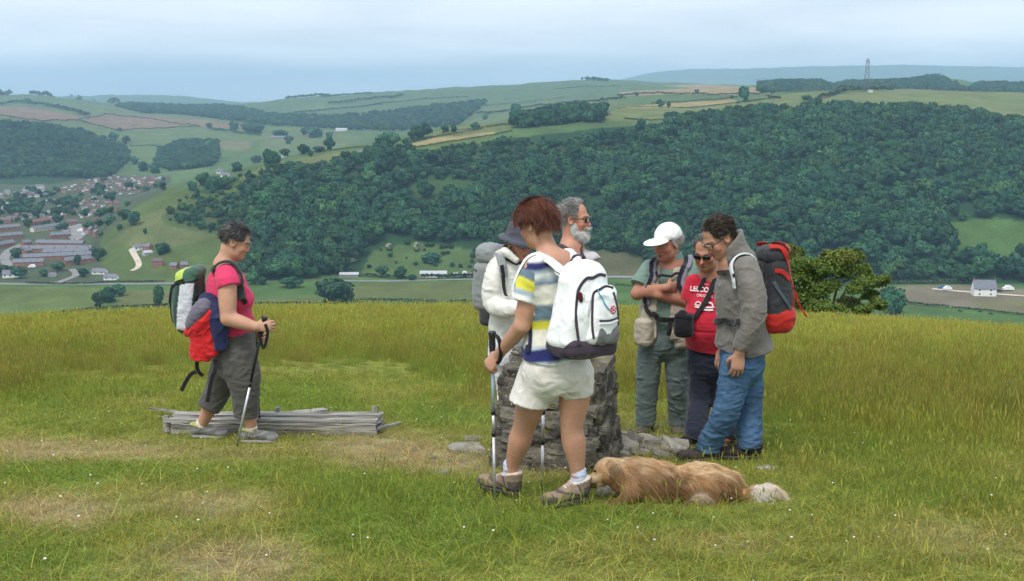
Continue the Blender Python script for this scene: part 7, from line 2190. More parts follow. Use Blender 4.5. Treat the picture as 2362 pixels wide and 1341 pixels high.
def build_cap_man():
    Y0 = 8.02
    J = lambda px, py, dy=0.0: np.array(pt(px, py, Y0 + dy))
    g1, g2 = np.array(ground(1490, 998)), np.array(ground(1565, 998))
    root = person_root('person', (g1 + g2) / 2, 'man with folded arms in white cap, beige vest and green shirt')
    fwd = nrm((-.30, -.95, 0)); side = np.cross(fwd, (0, 0, 1))
    hd = Frame(J(1539, 558, -.05), nrm(fwd * .8 + np.array((-.60, 0, -.20))), s=1.05)
    sk = (.42, .195, .125)
    hipc, belly, chest, nb = J(1532, 780), J(1535, 715, -.02), J(1543, 645), J(1548, 605)
    s1, e1, w1 = J(1496, 622, .02), J(1470, 678, -.06), J(1538, 664, -.23)
    s2, e2, w2 = J(1596, 618, .02), J(1580, 695, -.12), J(1518, 680, -.20)
    a1, a2 = g1 + (0, .05, .09), g2 + (0, .05, .09)
    k1, k2 = J(1494, 880), J(1563, 880)
    prims = [Tube([hipc, belly, chest, nb], [(.15, .11), (.15, .11), (.16, .11), (.10, .08)], side, .05), Tube([nb, hd(0, -.02, -.06)], [.066, .062], side, .03)] + head_prims(hd, 1.08, 1.12)
    prims += [Tube([s1, e1], [.052, .046], side, .03), Tube([e1, e1 * .6 + w1 * .4, w1], [.047, .046, .031], side, .02), Tube([s2, e2], [.052, .046], side, .03), Tube([e2, e2 * .6 + w2 * .4, w2], [.047, .046, .032], side, .02)]
    prims += hand_prims(w1, (.78, .62, -.06), -fwd, (0, 0, 1), 1.0, .45, .02) + hand_prims(w2, nrm(w2 - e2) + np.array((.1, .9, 0)), -fwd, (0, 0, 1), 1.0, .5, .02)
    prims += [Tube([J(1510, 790), k1, a1], [.085, .06, .04], side, .03), Tube([J(1555, 790), k2, a2], [.085, .06, .04], side, .03)]
    body(root, prims, hd, sk)
    hair(hd, root, lambda x, y, z: (z > -.48 + .6 * np.clip(y + .2, 0, 2)) & (z < .35) & ~((y > .45)), [(.55, .54, .52), (.42, .42, .41), (.66, .65, .63)], n=4500, length=(.02, .035), lift=.3, flow=(0, -.5, -.6), shell=1.05, seed=9, curl=.3)
    CAPW = cloth('white_cap_cotton', (.80, .80, .78))
    s = hd.s
    capd = [Ell(hd(0, -.015, .038), np.array((.088, .112, .098)) * s, hd.R, .02), Half(hd(0, 0, .028), -(hd.u + hd.f * -.05))]
    cap = soft('cap', capd, CAPW, root, .006, disp=lambda P, N: .004 * folds(P, (1, 1, 1), 10, 3))
    br = [Ell(hd(0, .115, .030), np.array((.084, .105, .015)) * s, hd.R, .01), Ell(hd(0, .115, .012), np.array((.092, .112, .017)) * s, hd.R, .006, 'sub'), Half(hd(0, .06, .03), -hd.f)]
    b = soft('cap_peak', br, CAPW, root, .005); b.parent = cap
    GS = cloth('sage_green_cotton', (.165, .25, .205))
    c1, c2 = J(1475, 660, -.05), J(1582, 674, -.09)
    sh = [Tube([s1 + (.01, 0, .012), s1 * .5 + c1 * .5, c1, c1 * 1.15 - s1 * .15], [.068, .074, .078, .08], side, .04), cutbox(c1, c1 - s1, .11, .07), Tube([s2 + (-.01, 0, .012), s2 * .5 + c2 * .5, c2, c2 * 1.15 - s2 * .15], [.068, .074, .078, .08], side, .03), cutbox(c2, c2 - s2, .11, .07),
          Tube([J(1533, 748), J(1534, 720, -.02), J(1538, 690, -.01), chest, J(1546, 615)], [(.160, .135), (.168, .145), (.168, .135), (.172, .122), (.11, .08)], side, .03), Ell(J(1542, 597, -.07), (.06, .06, .06), k=.02, op='sub')]
    soft('shirt', sh, GS, root, .0065, disp=lambda P, N: .010 * folds(P, (.9, .9, .9), 6.5, 2) - .004)
    coll = [Tube([J(1553, 606, .0), J(1548, 586, -.01)], [(.082, .080), (.078, .076)], side, .02, flat=True), Tube([J(1553, 610), J(1547, 575)], [(.064, .062), (.066, .064)], side, .01, 'sub'), Box(J(1536, 600, -.10), (.022, .06, .07), Frame((0, 0, 0), fwd).R, .01, .01, 'sub')]
    soft('collar', coll, GS, root, .0055, disp=lambda P, N: .004 * fbm(P, 14, 2))
    VB = cloth('beige_canvas', (.43, .385, .305))
    fo = Frame(J(1530, 690, -.12), fwd)
    vest = [Tube([J(1532, 770), J(1533, 740), J(1534, 715, -.015), J(1538, 690, -.005), chest, J(1545, 614)], [(.210, .172), (.196, .164), (.192, .166), (.190, .156), (.186, .142), (.130, .098)], side, .03, flat=True),
            Box(J(1533, 690, -.13), (.048, .12, .40), Frame((0, 0, 0), fwd).R, .02, .01, 'sub'), Ell(J(1548, 595, -.04), (.10, .11, .07), k=.02, op='sub'), Tube([s1 + (-.02, 0, .05), s1 + (-.075, 0, -.10)], [.075, .085], side, .02, 'sub'), Tube([s2 + (.02, 0, .05), s2 + (.075, 0, -.10)], [.075, .085], side, .02, 'sub')]
    soft('vest', vest, VB, root, .0065, disp=lambda P, N: .008 * folds(P, (.9, .9, .7), 6, 9) - .002)
    for (cx_, cy, wd) in ((1486, 766, .066), (1573, 772, .068)):
        q = soft('vest_pocket', [Box(J(cx_, cy, -.12 if cx_ < 1500 else -.10), (wd, .055, .105), Frame((0, 0, 0), fwd + side * (.4 if cx_ < 1500 else -.4)).R, .035, .02)], VB, root, .0065, disp=lambda P, N: .010 * folds(P, (1, 1, .8), 8, cx_))
    GT = cloth('grey_green_trousers', (.118, .155, .150))
    tr = [Tube([J(1508, 780), J(1497, 830), k1, k1 * .5 + a1 * .5, a1 + (0, 0, .03), a1 + (0, 0, -.06)], [(.10, .115), (.098, .11), (.09, .10), (.082, .092), (.08, .09), (.08, .09)], side, .02), cutbox(a1 + (0, 0, -.04), (0, 0, -1), .11, .06),
          Tube([J(1556, 780), J(1562, 830), k2, k2 * .5 + a2 * .5, a2 + (0, 0, .03), a2 + (0, 0, -.06)], [(.10, .115), (.098, .11), (.09, .10), (.082, .092), (.08, .09), (.08, .09)], side, .02), cutbox(a2 + (0, 0, -.04), (0, 0, -1), .11, .06), Tube([J(1532, 745), J(1532, 785)], [(.165, .135), (.175, .145)], side, .05)]
    soft('trousers', tr, GT, root, .007, disp=lambda P, N: .016 * folds(P, (.8, .8, 1.4), 6.5, 6) - .005)
    for a, f in ((a1, (-.45, -.9, 0)), (a2, (-.15, -.98, 0))):
        f = nrm(f); hl = a - f * .09
        shoe(root, seat_feet(hl[0], hl[1]), f, .30, SUEDE_GR, SOLE, W=.054)
    # ---- rucksack: straps in front, bag behind
    bagc = J(1548, 670, .24)
    bag = empty('rucksack', bagc - (0, 0, .25))
    tag(bag, 'navy rucksack worn by the man with folded arms, only its straps showing', 'rucksack', 'rucksacks worn by the hikers')
    NVB = cloth('dark_navy_nylon', (.016, .018, .030)); GST = cloth('grey_strap', (.22, .22, .26))
    fr = Frame(bagc, -fwd)
    soft('main_bag', [Box(fr(0, 0, -.02), (.13, .08, .20), fr.R, .05), Ell(fr(.03, -.01, .19), (.10, .07, .06), fr.R, .04)], NVB, bag, .0075)
    for pts, w in (([J(1512, 598, .0), J(1502, 606, -.10), J(1499, 625, -.17), J(1500, 650, -.2), J(1497, 680, -.2), J(1490, 700, -.12)], 0), ([J(1588, 588, .02), J(1587, 600, -.08), J(1580, 622, -.14), J(1574, 645, -.2), J(1577, 668, -.2)], 1)):
        strap_on('shoulder_strap', vest[:1] + sh[:1] + sh[2:3], pts, .058, .014, GST, bag, .014)
        strap_on('strap_edge', vest[:1] + sh[:1] + sh[2:3], [np.array(p) + (-.012 if w == 0 else -.02, -.01, 0) for p in pts], .030, .012, NVB, bag, .020)
    strap_on('chest_strap', vest[:1], [J(1500, 622, -.2), J(1518, 630, -.25), J(1540, 632, -.25), J(1560, 630, -.22), J(1574, 626, -.2)], .020, .006, BLACK_WEB, bag, .022)
    strap_on('hip_belt', vest[:1], [J(1486, 705, -.1), J(1490, 722, -.18), J(1508, 738, -.25), J(1532, 742, -.25), J(1558, 738, -.22), J(1580, 730, -.15)], .036, .008, BLACK_WEB, bag, .014)
    strap('loose_strap', [J(1546, 742, -.24), J(1545, 760, -.25), J(1541, 775, -.25)], .034, .004, np.tile(fwd, (3, 1)), BLACK_WEB, bag)
    return root
def build_bearded_man():
    Y0 = 7.35
    J = lambda px, py, dy=0.0: np.array(pt(px, py, Y0 + dy))
    g1, g2 = np.array(ground(1302, 1040)), np.array(ground(1345, 1038))
    root = person_root('person', (g1 + g2) / 2, 'bearded grey-haired man in sunglasses and pale T-shirt, standing behind the white rucksack')
    fwd = nrm((.80, -.60, 0)); side = np.cross(fwd, (0, 0, 1))
    hd = Frame(J(1325, 503, 0), nrm(np.array((.95, -.30, -.04))), s=.98)
    sk = (.50, .245, .165)
    hipc, chest, nb = J(1326, 800), J(1326, 650), J(1318, 572)
    s1, e1, w1 = J(1292, 590, -.05), J(1286, 690, -.05), J(1300, 760, -.15)
    s2, e2, w2 = J(1360, 596, .02), J(1376, 650, -.02), J(1352, 715, -.12)
    a1, a2 = g1 + (0, .0, .09), g2 + (0, 0, .09)
    prims = [Tube([hipc, J(1326, 730), chest, nb], [(.14, .11), (.14, .11), (.155, .11), (.10, .08)], side, .05), Tube([nb - (0, 0, .02), hd(0, -.025, -.06)], [.062, .058], side, .03)] + head_prims(hd, 1.0, 1.05)
    prims += [Tube([s1, e1], [.05, .042], side, .03), Tube([e1, w1], [.042, .03], side, .02), Tube([s2, e2], [.048, .042], side, .03), Tube([e2, w2], [.042, .03], side, .02)] + hand_prims(w1, (.2, 0, -1), (1, 0, 0), fwd, 1, .5) + hand_prims(w2, (-.3, 0, -1), (-1, 0, 0), fwd, 1, .5)
    prims += [Tube([J(1310, 810), J(1310, 915), a1], [.085, .06, .04], side, .03), Tube([J(1340, 810), J(1342, 915), a2], [.085, .06, .04], side, .03)]
    body(root, prims, hd, sk)
    GREYH = [(.26, .25, .235), (.36, .35, .33), (.17, .165, .155), (.45, .44, .42)]
    hair(hd, root, lambda x, y, z: (z > -.62 + .72 * np.clip(y + .25, 0, 2)) & ~((y > .52) & (z < .80)) & ~((np.abs(x) > .84) & (z < .0) & (y > -.25)), GREYH, n=8000, length=(.022, .04), width=.0011, lift=.42, flow=lambda x, y, z: (0, -.5, -.3), shell=1.07, curl=.45, seed=12, droop=.1)
    s = hd.s
    E = lambda c, r, k=.02, op='add': Ell(hd(*c), np.array(r) * s, hd.R, k * s, op)
    bp = [E((0, .045, -.108), (.058, .056, .050)), E((-.052, .015, -.062), (.020, .030, .048), .03), E((.052, .015, -.062), (.020, .030, .048), .03), E((0, .094, -.060), (.034, .016, .009), .012), E((0, .066, -.130), (.040, .042, .034), .03), E((0, .106, -.0765), (.021, .02, .007), .006, 'sub')]
    bd = soft('beard', bp, HAIRM, root, .005, color=lambda P: np.array((.60, .59, .57)) * (.75 + .4 * vnoise(P, 60))[:, None], disp=lambda P, N: .004 * fbm(P, 45, 2))
    q = fuzz('beard_strands', bp, root, 3800, lambda P: hd.loc(P)[:, 2] < -.02, lambda P: np.tile(hd.vec(0, .25, -1), (len(P), 1)), [(.66, .65, .63), (.52, .51, .49), (.74, .73, .71)], (.012, .028), .001, .1, .35, .35)
    q.parent = bd
    glasses(hd, root, LENS_DARK, RIM, 'sunglasses')
    TS = cloth('pale_grey_cotton', (.50, .48, .49))
    c2 = J(1371, 606, .0)
    ts = [Tube([s2 + (-.02, 0, .0), J(1364, 598, .0), c2, c2 + nrm(c2 - s2) * .02], [.052, .056, .060, .06], side, .04), cutbox(c2, c2 - s2 + (0, 0, -.02), .09, .06), Tube([s1, J(1288, 650, -.05)], [.064, .074], side, .04),
          Tube([J(1326, 790), J(1326, 730), chest, J(1324, 610), J(1320, 584)], [(.165, .135), (.160, .13), (.165, .125), (.148, .105), (.105, .08)], side, .03), Ell(J(1320, 556, -.03), (.072, .072, .045), k=.015, op='sub')]
    soft('tshirt', ts, TS, root, .0065, disp=lambda P, N: .010 * folds(P, (.9, .9, .8), 6.5, 3) - .004)
    soft('trousers', [Tube([J(1326, 785), J(1326, 830)], [(.16, .13), (.165, .14)], side, .04), Tube([J(1310, 820), J(1310, 915), a1], [.098, .085, .075], side, .03), Tube([J(1340, 820), J(1342, 915), a2], [.098, .085, .075], side, .03)], cloth('olive_cotton', (.09, .085, .06)), root, .008)
    for a in (a1, a2):
        hl = a - fwd * .07
        shoe(root, seat_feet(hl[0], hl[1]), fwd, .29, SUEDE_DK, SOLE)
    bag = empty('rucksack', J(1300, 700, .18))
    tag(bag, 'dark rucksack of the bearded man, only its straps showing on his shirt', 'rucksack', 'rucksacks worn by the hikers')
    fr = Frame(J(1306, 680, .20), -fwd)
    soft('main_bag', [Box(fr(0, 0, 0), (.12, .07, .17), fr.R, .05)], cloth('dark_grey_nylon', (.05, .05, .055)), bag, .008)
    DKS = cloth('dark_strap', (.05, .045, .048))
    strap_on('shoulder_strap', ts, [J(1288, 562, -.02), J(1297, 558, -.08), J(1310, 566, -.14), J(1322, 585, -.18), J(1334, 602, -.2), J(1344, 616, -.2)], .040, .010, DKS, bag, .010)
    strap_on('shoulder_strap', ts, [J(1344, 560, .02), J(1350, 570, -.08), J(1356, 585, -.12), J(1362, 600, -.12), J(1366, 612, -.1)], .020, .008, DKS, bag, .008)
    rod('cord', catmull([np.array(q) for q in project(ts, np.array([J(1322, 585, -.18), J(1334, 590, -.2), J(1348, 582, -.18), J(1355, 574, -.14)]), .006)[0]], 4), .0025, DKS, bag, 6)
    return root


def build_white_jacket():
    Y0 = 7.25
    J = lambda px, py, dy=0.0: np.array(pt(px, py, Y0 + dy))
    g1, g2 = np.array(ground(1172, 1046)), np.array(ground(1212, 1044))
    root = person_root('person', (g1 + g2) / 2, 'hiker in white hooded jacket and grey sun hat, standing behind the striped shirt')
    fwd = nrm((.66, -.75, 0)); side = np.cross(fwd, (0, 0, 1))
    hd = Frame(J(1197, 557, -.05), nrm(fwd * .75 + np.array((.15, -.2, -.26))), s=.95)
    sk = (.40, .20, .135)
    hipc, chest, nb = J(1178, 800), J(1176, 670), J(1180, 602)
    s1, e1, w1 = J(1146, 618, -.06), J(1138, 698, -.12), J(1192, 712, -.30)
    s2, e2, w2 = J(1222, 618, .06), J(1232, 690, .0), J(1216, 712, -.22)
    a1, a2 = g1 + (0, 0, .09), g2 + (0, 0, .09)
    prims = [Tube([hipc, J(1178, 730), chest, nb], [(.13, .10), (.13, .10), (.14, .10), (.09, .07)], side, .05), Tube([nb, hd(0, -.02, -.06)], [.055, .052], side, .03)] + head_prims(hd, .95, .95)
    prims += [Tube([s1, e1], [.045, .04], side, .03), Tube([e1, w1], [.04, .027], side, .02), Tube([s2, e2], [.045, .04], side, .03), Tube([e2, w2], [.04, .027], side, .02)] + hand_prims(w1, w1 - e1, (0, .2, -1), (0, -1, .2), .95, .5) + hand_prims(w2, w2 - e2, (0, .2, -1), (0, -1, .2), .95, .5)
    prims += [Tube([J(1166, 810), J(1172, 915), a1], [.08, .057, .038], side, .03), Tube([J(1192, 810), J(1200, 915), a2], [.08, .057, .038], side, .03)]
    body(root, prims, hd, sk)
    hair(hd, root, lambda x, y, z: (z > -.5) & (z < .3) & (y < .3), [(.16, .12, .10), (.22, .18, .15)], n=2500, length=(.02, .035), shell=1.04, seed=21)
    HAT = cloth('grey_hat_cotton', (.075, .082, .105))
    lathe('sun_hat', hd, [(.135, .000), (.142, .004), (.118, .024), (.094, .040), (.090, .060), (.086, .095), (.075, .122), (.045, .135), (.005, .138)], HAT, root, wob=lambda a, i: ((.010 * math.sin(2 * a + .6) if i < 3 else .004 * math.sin(5 * a + i)), (.006 * math.sin(3 * a) if i < 3 else .003 * math.sin(7 * a + i))))
    WJ = cloth('white_shell_fabric', (.70, .69, .63), rough=.65, spec=.3)
    cuff = J(1188, 712, -.29)
    jk = [Tube([s1 + (.0, .0, .01), J(1136, 655, -.11), e1, J(1158, 712, -.22), cuff, cuff + (.02, 0, 0)], [.064, .072, .075, .068, .056, .055], side, .05),
          Tube([s2, e2, w2], [.07, .08, .06], side, .05),
          Tube([J(1174, 770), J(1175, 735), J(1175, 690), J(1176, 655), J(1178, 618), J(1180, 600)], [(.152, .135), (.148, .13), (.142, .122), (.145, .115), (.13, .10), (.095, .08)], side, .04, flat=True), Half(J(1176, 774), (0, 0, -1))]
    soft('jacket', jk, WJ, root, .0065, disp=lambda P, N: .016 * folds(P, (.8, .8, .8), 6.5, 2) - .006)
    hood = [Ell(J(1170, 592, .04), (.10, .085, .055), k=.04), Tube([J(1155, 590, -.02), J(1168, 582, -.10), J(1190, 600, -.13)], [.035, .032, .022], side, .04), Ell(hd(0, .02, -.05), (.082, .085, .10), hd.R, .01, 'sub')]
    soft('hood', hood, WJ, root, .006, disp=lambda P, N: .010 * folds(P, (1, 1, 1), 9, 6))
    soft('neck_lining', [Tube([J(1182, 606, -.01), J(1180, 582, -.01)], [(.078, .072), (.074, .070)], side, .02), Ell(hd(0, .05, -.04), (.072, .07, .09), hd.R, .01, 'sub')], cloth('dark_lining', (.025, .028, .035)), root, .006)
    WT = cloth('white_trousers', (.72, .72, .74))
    soft('trousers', [Tube([J(1176, 765), J(1176, 815)], [(.145, .12), (.155, .13)], side, .04), Tube([J(1164, 800), J(1170, 860), J(1174, 915), a1], [.092, .088, .08, .075], side, .03), Tube([J(1192, 800), J(1200, 915), a2], [.092, .08, .075], side, .03)], WT, root, .007, disp=lambda P, N: .012 * folds(P, (.9, .9, 1.2), 7, 5))
    for a in (a1, a2):
        hl = a - fwd * .07
        shoe(root, seat_feet(hl[0], hl[1]), fwd, .27, SUEDE_GR, SOLE)
    # ---- grey rucksack on the far shoulder
    out = nrm(-fwd); up = nrm((.06, 0, 1))
    fr = Frame(J(1128, 648, .12), nrm((-.85, .45, 0)), up)
    bag = empty('rucksack', fr(0, 0, -.27))
    tag(bag, 'grey rucksack with rolled top on the hiker in the white jacket', 'rucksack', 'rucksacks worn by the hikers')
    GB = cloth('silver_grey_nylon', (.235, .25, .25), rough=.55); DG = cloth('dark_grey_nylon', (.05, .05, .055))
    soft('main_bag', [Box(fr(0, .0, -.03), (.12, .075, .17), fr.R, .05, .02), Ell(fr(0, .03, -.07), (.11, .065, .13), fr.R, .04)], GB, bag, .0065, disp=lambda P, N: .010 * folds(P, (1, 1, .6), 8, 9))
    soft('lid', [Box(fr(0, -.02, .19), (.115, .078, .062), fr.R, .05, .02), Ell(fr(0, .01, .20), (.11, .07, .06), fr.R, .03)], GB, bag, .0065, disp=lambda P, N: .012 * folds(P, (1, 1, 1), 8, 19))
    soft('waist_pad', [Box(fr(0, -.03, -.235), (.11, .06, .07), fr.R, .04, .02)], DG, bag, .0065)
    gp = [Box(fr(0, .0, -.03), (.12, .075, .17), fr.R, .05, .02), Ell(fr(0, .03, -.07), (.11, .065, .13), fr.R, .04)]
    strap_on('zip', gp, [fr(-.11, .03, .08), fr(-.05, .09, .10), fr(.05, .09, .10), fr(.11, .03, .08)], .012, .006, DG, bag, .004)
    strap_on('shoulder_strap', jk, [J(1148, 590, .02), J(1154, 594, -.10), J(1160, 606, -.16), J(1166, 625, -.19), J(1168, 640, -.2)], .055, .016, GB, bag, .016)
    strap_on('strap_webbing', jk, [J(1158, 608, -.2), J(1164, 630, -.2), J(1168, 655, -.22), J(1170, 682, -.22)], .026, .006, BLACK_WEB, bag, .022)
    return root


def build_pink_woman():
    Y0 = 7.52
    J = lambda px, py, dy=0.0: np.array(pt(px, py, Y0 + dy))
    gF, gB = np.array(ground(575, 1022)), np.array(ground(462, 1012))
    root = person_root('person', (gF + gB) / 2, 'grey-haired woman in pink T-shirt striding past the broken bench with a pole', 'hikers gathered round the stone cairn')
    fwd = nrm((1, .10, 0)); side = np.cross(fwd, (0, 0, 1))     # side: her right, towards the camera
    hd = Frame(J(544, 555, 0), nrm((.93, .12, -.38)), s=.98)
    sk = (.52, .285, .19)
    hipc, waist, chest, nb = J(542, 815), J(535, 745), J(528, 680), J(518, 612)
    sN, eN, wN = J(524, 640, -.18), J(526, 735, -.24), J(590, 754, -.25)
    sF, eF, wF = J(524, 640, .18), J(540, 735, .22), J(578, 768, .10)
    kN, kF = J(566, 900, -.09), J(506, 895, .08)
    aN = np.array(pt(580, 992, gF[1] - .02)); aF = np.array(pt(465, 982, gB[1] + .03))
    hN = hand_prims(wN + (.005, 0, 0), (1, .15, .02), (0, 1, -.2), (.1, .2, 1), 1.0, .95)
    prims = [Tube([hipc, waist, chest, nb], [(.16, .12), (.15, .12), (.16, .13), (.09, .08)], side, .05), Tube([nb - (0, 0, .02), hd(0, -.03, -.06)], [.06, .055], side, .03)] + head_prims(hd, 1.05, .95)
    prims += [Tube([sN, sN * .4 + eN * .6, eN], [.066, .063, .050], side, .03), Tube([eN, eN * .6 + wN * .4, wN], [.051, .050, .032], side, .02), Tube([sF, eF], [.055, .046], side, .03), Tube([eF, wF], [.045, .03], side, .02)] + hN + hand_prims(wF, (1, 0, -.2), (0, -1, -.2), (.1, .2, 1), 1.0, .95)
    prims += [Tube([J(548, 830, -.08), kN, kN * .6 + aN * .4, aN, aN - (0, 0, .05)], [.095, .064, .058, .037, .028], side, .03), Tube([J(536, 830, .08), kF, kF * .6 + aF * .4, aF, aF - (0, 0, .05)], [.095, .064, .058, .037, .028], side, .03)]
    body(root, prims, hd, sk)
    hair(hd, root, lambda x, y, z: (z > -.50 + .60 * np.clip(y + .25, 0, 2)) & ~((y > .72) & (z < .55)) & ~((np.abs(x) > .84) & (z < .0) & (y > -.3)), [(.06, .056, .054), (.09, .085, .083), (.04, .037, .035), (.24, .235, .235)], n=8000, length=(.022, .038), width=.0011, lift=.16, flow=lambda x, y, z: (0, -.25 - .2 * z, -.55 + .3 * z), shell=1.05, curl=.28, seed=31, droop=.08)
    PK = cloth('pink_cotton', (.62, .045, .125))
    cN = J(528, 660, -.20)
    ts = [Tube([sN + (-.01, .03, .012), sN * .5 + cN * .5, cN, cN * 1.2 - sN * .2], [.082, .084, .082, .082], side, .04), cutbox(cN + (0, 0, -.01), cN - sN + (.004, 0, 0), .12, .08), Tube([sF, J(530, 672, .2)], [.07, .07], side, .04),
          Tube([J(540, 766), J(536, 745), J(530, 715), J(525, 680), J(520, 645), J(513, 615)], [(.178, .150), (.175, .145), (.172, .138), (.176, .150), (.165, .135), (.10, .085)], side, .03, flat=True),
          Ell(J(557, 690, -.075), (.09, .09, .08), k=.05), Ell(J(557, 690, .075), (.09, .09, .08), k=.05), Ell(J(557, 742, 0), (.08, .14, .065), k=.05),
          Half(J(540, 767), (0, 0, -1)), Ell(J(520, 592, 0), (.085, .095, .045), k=.02, op='sub')]
    soft('tshirt', ts, PK, root, .0065, disp=lambda P, N: .011 * folds(P, (.9, .9, .8), 6.5, 3) - .004)
    # cropped grey trousers
    GT = cloth('grey_trousers', (.098, .094, .084))
    hmN, hmF = J(569, 962, -.06), J(480, 942, .07)
    tr = [Tube([J(548, 825, -.085), J(560, 868, -.09), kN, hmN, hmN + nrm(hmN - kN) * .03], [(.115, .135), (.108, .128), (.092, .104), (.080, .09), (.080, .09)], side, .03), cutbox(hmN, (.02, 0, -1), .13, .06),
          Tube([J(534, 825, .08), J(520, 865, .08), kF, hmF, hmF + nrm(hmF - kF) * .03], [(.112, .13), (.104, .122), (.09, .098), (.080, .088), (.080, .088)], side, .03), cutbox(hmF, nrm(hmF - kF), .12, .09),
          Tube([J(541, 755), J(541, 790), J(540, 825)], [(.165, .132), (.172, .150), (.172, .155)], side, .05)]
    soft('trousers', tr, GT, root, .0065, disp=lambda P, N: .015 * folds(P, (.8, .8, 1.2), 6.5, 6) - .004)
    for a, f in ((aN, (.98, .0, 0)), (aF, (.93, -.10, 0))):
        f = nrm(f); hl = a - f * .075
        hp = seat_feet(hl[0], hl[1])
        sock(root, a + (0, 0, .015), np.array((a[0], a[1], hp[2] + .06)), .043, .040, SOCK_WHITE)
        shoe(root, hp, f, .27, ((.15, .15, .145), (.24, .24, .235), (.34, .36, .12)), material('pale_sole', (.32, .32, .31), rough=.8), W=.047)
    # ---- pole in the near hand, a second one beyond
    top, tip = J(611, 730, -.23), np.array(ground(546, 1031))
    DKP = material('dark_pole', (.03, .032, .04), rough=.35, metallic=.3)
    walking_pole(top, tip, 'black and silver walking pole in the near hand of the woman in pink', [(.05, .50, DKP), (.50, .535, BLACK_PLASTIC), (.535, .97, ALLOY)], wrist_loop=([J(612, 748, -.27), J(617, 768, -.27), J(612, 795, -.26), J(606, 802, -.25), J(600, 780, -.25), J(598, 765, -.25)], np.tile((0, -1, 0), (6, 1))))
    walking_pole(J(588, 752, .10), np.array(ground(600, 1000)), 'second walking pole half hidden behind the woman in pink', [(.05, .5, DKP), (.5, .97, DKP)], wrist_loop=([J(588, 760, .06), J(582, 780, .06), J(581, 800, .06), J(586, 806, .06)], np.tile((0, -1, 0), (4, 1))))
    # ---- green, lime and white rucksack
    fr = Frame(J(434, 690, 0), nrm((-1, .02, .05)), nrm((.30, 0, 1)))
    R = fr.R
    bag = empty('rucksack', fr(0, 0, -.27))
    tag(bag, 'green rucksack with lime lid and white side panel on the woman in pink', 'rucksack', 'rucksacks worn by the hikers')
    DGR = cloth('dark_green_nylon', (.035, .075, .055), rough=.6); LIME = cloth('lime_nylon', (.45, .58, .10), rough=.6); WHP = cloth('white_side_panel', (.62, .64, .68), rough=.6); OLV = cloth('olive_mesh', (.035, .045, .018), rough=.8)
    main = [Box(fr(0, -.02, -.02), (.13, .078, .215), R, .06, .02), Ell(fr(0, .035, -.03), (.118, .078, .20), R, .05), Box(fr(0, -.02, .185), (.115, .088, .045), Frame((0, 0, 0), nrm(fr.f - fr.u * .35), fr.u).R, .04, .02)]

    def panels(P):
        q = fr.loc(P); x, y, z = q.T
        y = y + .10 * (z - .05)
        C = np.tile((.030, .062, .046), (len(P), 1))
        C[y > .055] = (.05, .11, .085); C[y > .085] = (.030, .038, .014)
        C[(x < -.06) & (y > -.07) & (y < .025) & (z < .135) & (z > -.2)] = (.60, .62, .66)
        top = z > .135 - .25 * y
        C[top] = (.05, .115, .082); C[top & (y > .015)] = (.44, .57, .10)
        C[np.abs(z - (.135 - .25 * y)) < .007] = (.012, .014, .013)
        return C
    soft('main_bag', main, cloth('panelled_nylon', (1, 1, 1), attr='col', rough=.6), bag, .006, color=panels, disp=lambda P, N: .010 * folds(P, (1, 1, .7), 8, 3) - .002)
    strap_on('lid_strap', main, [fr(-.10, .115, .12), fr(-.10, .14, .05), fr(-.09, .14, -.02)], .024, .012, BLACK_WEB, bag, .012)
    strap_on('black_edge', main, [fr(-.14, -.01, .16), fr(-.14, .05, .14), fr(-.10, .11, .11)], .02, .006, BLACK_WEB, bag, .006)
    strap_on('black_edge', main, [fr(.0, .15, .10), fr(.0, .15, -.05), fr(.0, .12, -.18)], .05, .006, BLACK_WEB, bag, .010)
    strap_on('shoulder_strap', ts, [J(480, 622, -.14), J(492, 608, -.15), J(510, 602, -.155), J(528, 605, -.15), J(541, 616, -.15), J(552, 650, -.16), J(558, 690, -.16)], .050, .016, cloth('strap_green', (.03, .045, .04)), bag, .014)
    strap_on('chest_strap', ts, [J(553, 668, -.18), J(562, 690, -.18), J(566, 700, -.15)], .036, .008, BLACK_WEB, bag, .008)
    for pts in ([J(455, 828, -.16), J(454, 845, -.16), J(458, 858, -.16), J(468, 868, -.16)], [J(452, 858, -.17), J(440, 864, -.17), J(428, 882, -.17), J(418, 902, -.17)], [J(497, 830, -.2), J(496, 855, -.22), J(490, 868, -.22), J(484, 895, -.22), J(478, 928, -.22)]):
        strap('loose_strap', pts, .028, .004, (0, -1, .1), BLACK_WEB, bag)
    # ---- jacket hung through the rucksack straps
    jr = empty('hanging_jacket', J(470, 830, -.18))
    tag(jr, 'red and navy jacket hanging from the rucksack of the woman in pink', 'jacket')
    RDJ = cloth('red_jacket_shell', (.58, .018, .022), rough=.6); NVJ = cloth('navy_jacket_shell', (.018, .022, .075), rough=.6); GRJ = cloth('grey_hood_lining', (.15, .14, .18), rough=.8)
    rd = [Tube([J(455, 752, -.20), J(470, 742, -.22), J(486, 722, -.22)], [(.05, .05), (.05, .05), (.035, .03)], (0, 1, 0), .04), Tube([J(470, 745, -.2), J(466, 780, -.2), J(462, 815, -.19), J(460, 838, -.19)], [(.04, .07), (.04, .078), (.04, .075), (.04, .068)], (0, 1, 0), .04), Tube([J(482, 745, -.2), J(486, 780, -.2), J(490, 812, -.2)], [(.035, .04), (.035, .042), (.035, .042)], (0, 1, 0), .03), Tube([J(432, 768, -.18), J(448, 760, -.2), J(470, 748, -.2)], [.025, .04, .04], (0, 1, 0), .03), cutbox(J(470, 832, -.2), (-.12, 0, -1), .2, .1)]
    soft('shell', rd, RDJ, jr, .006, disp=lambda P, N: .022 * folds(P, (1, 1, .55), 8, 4))
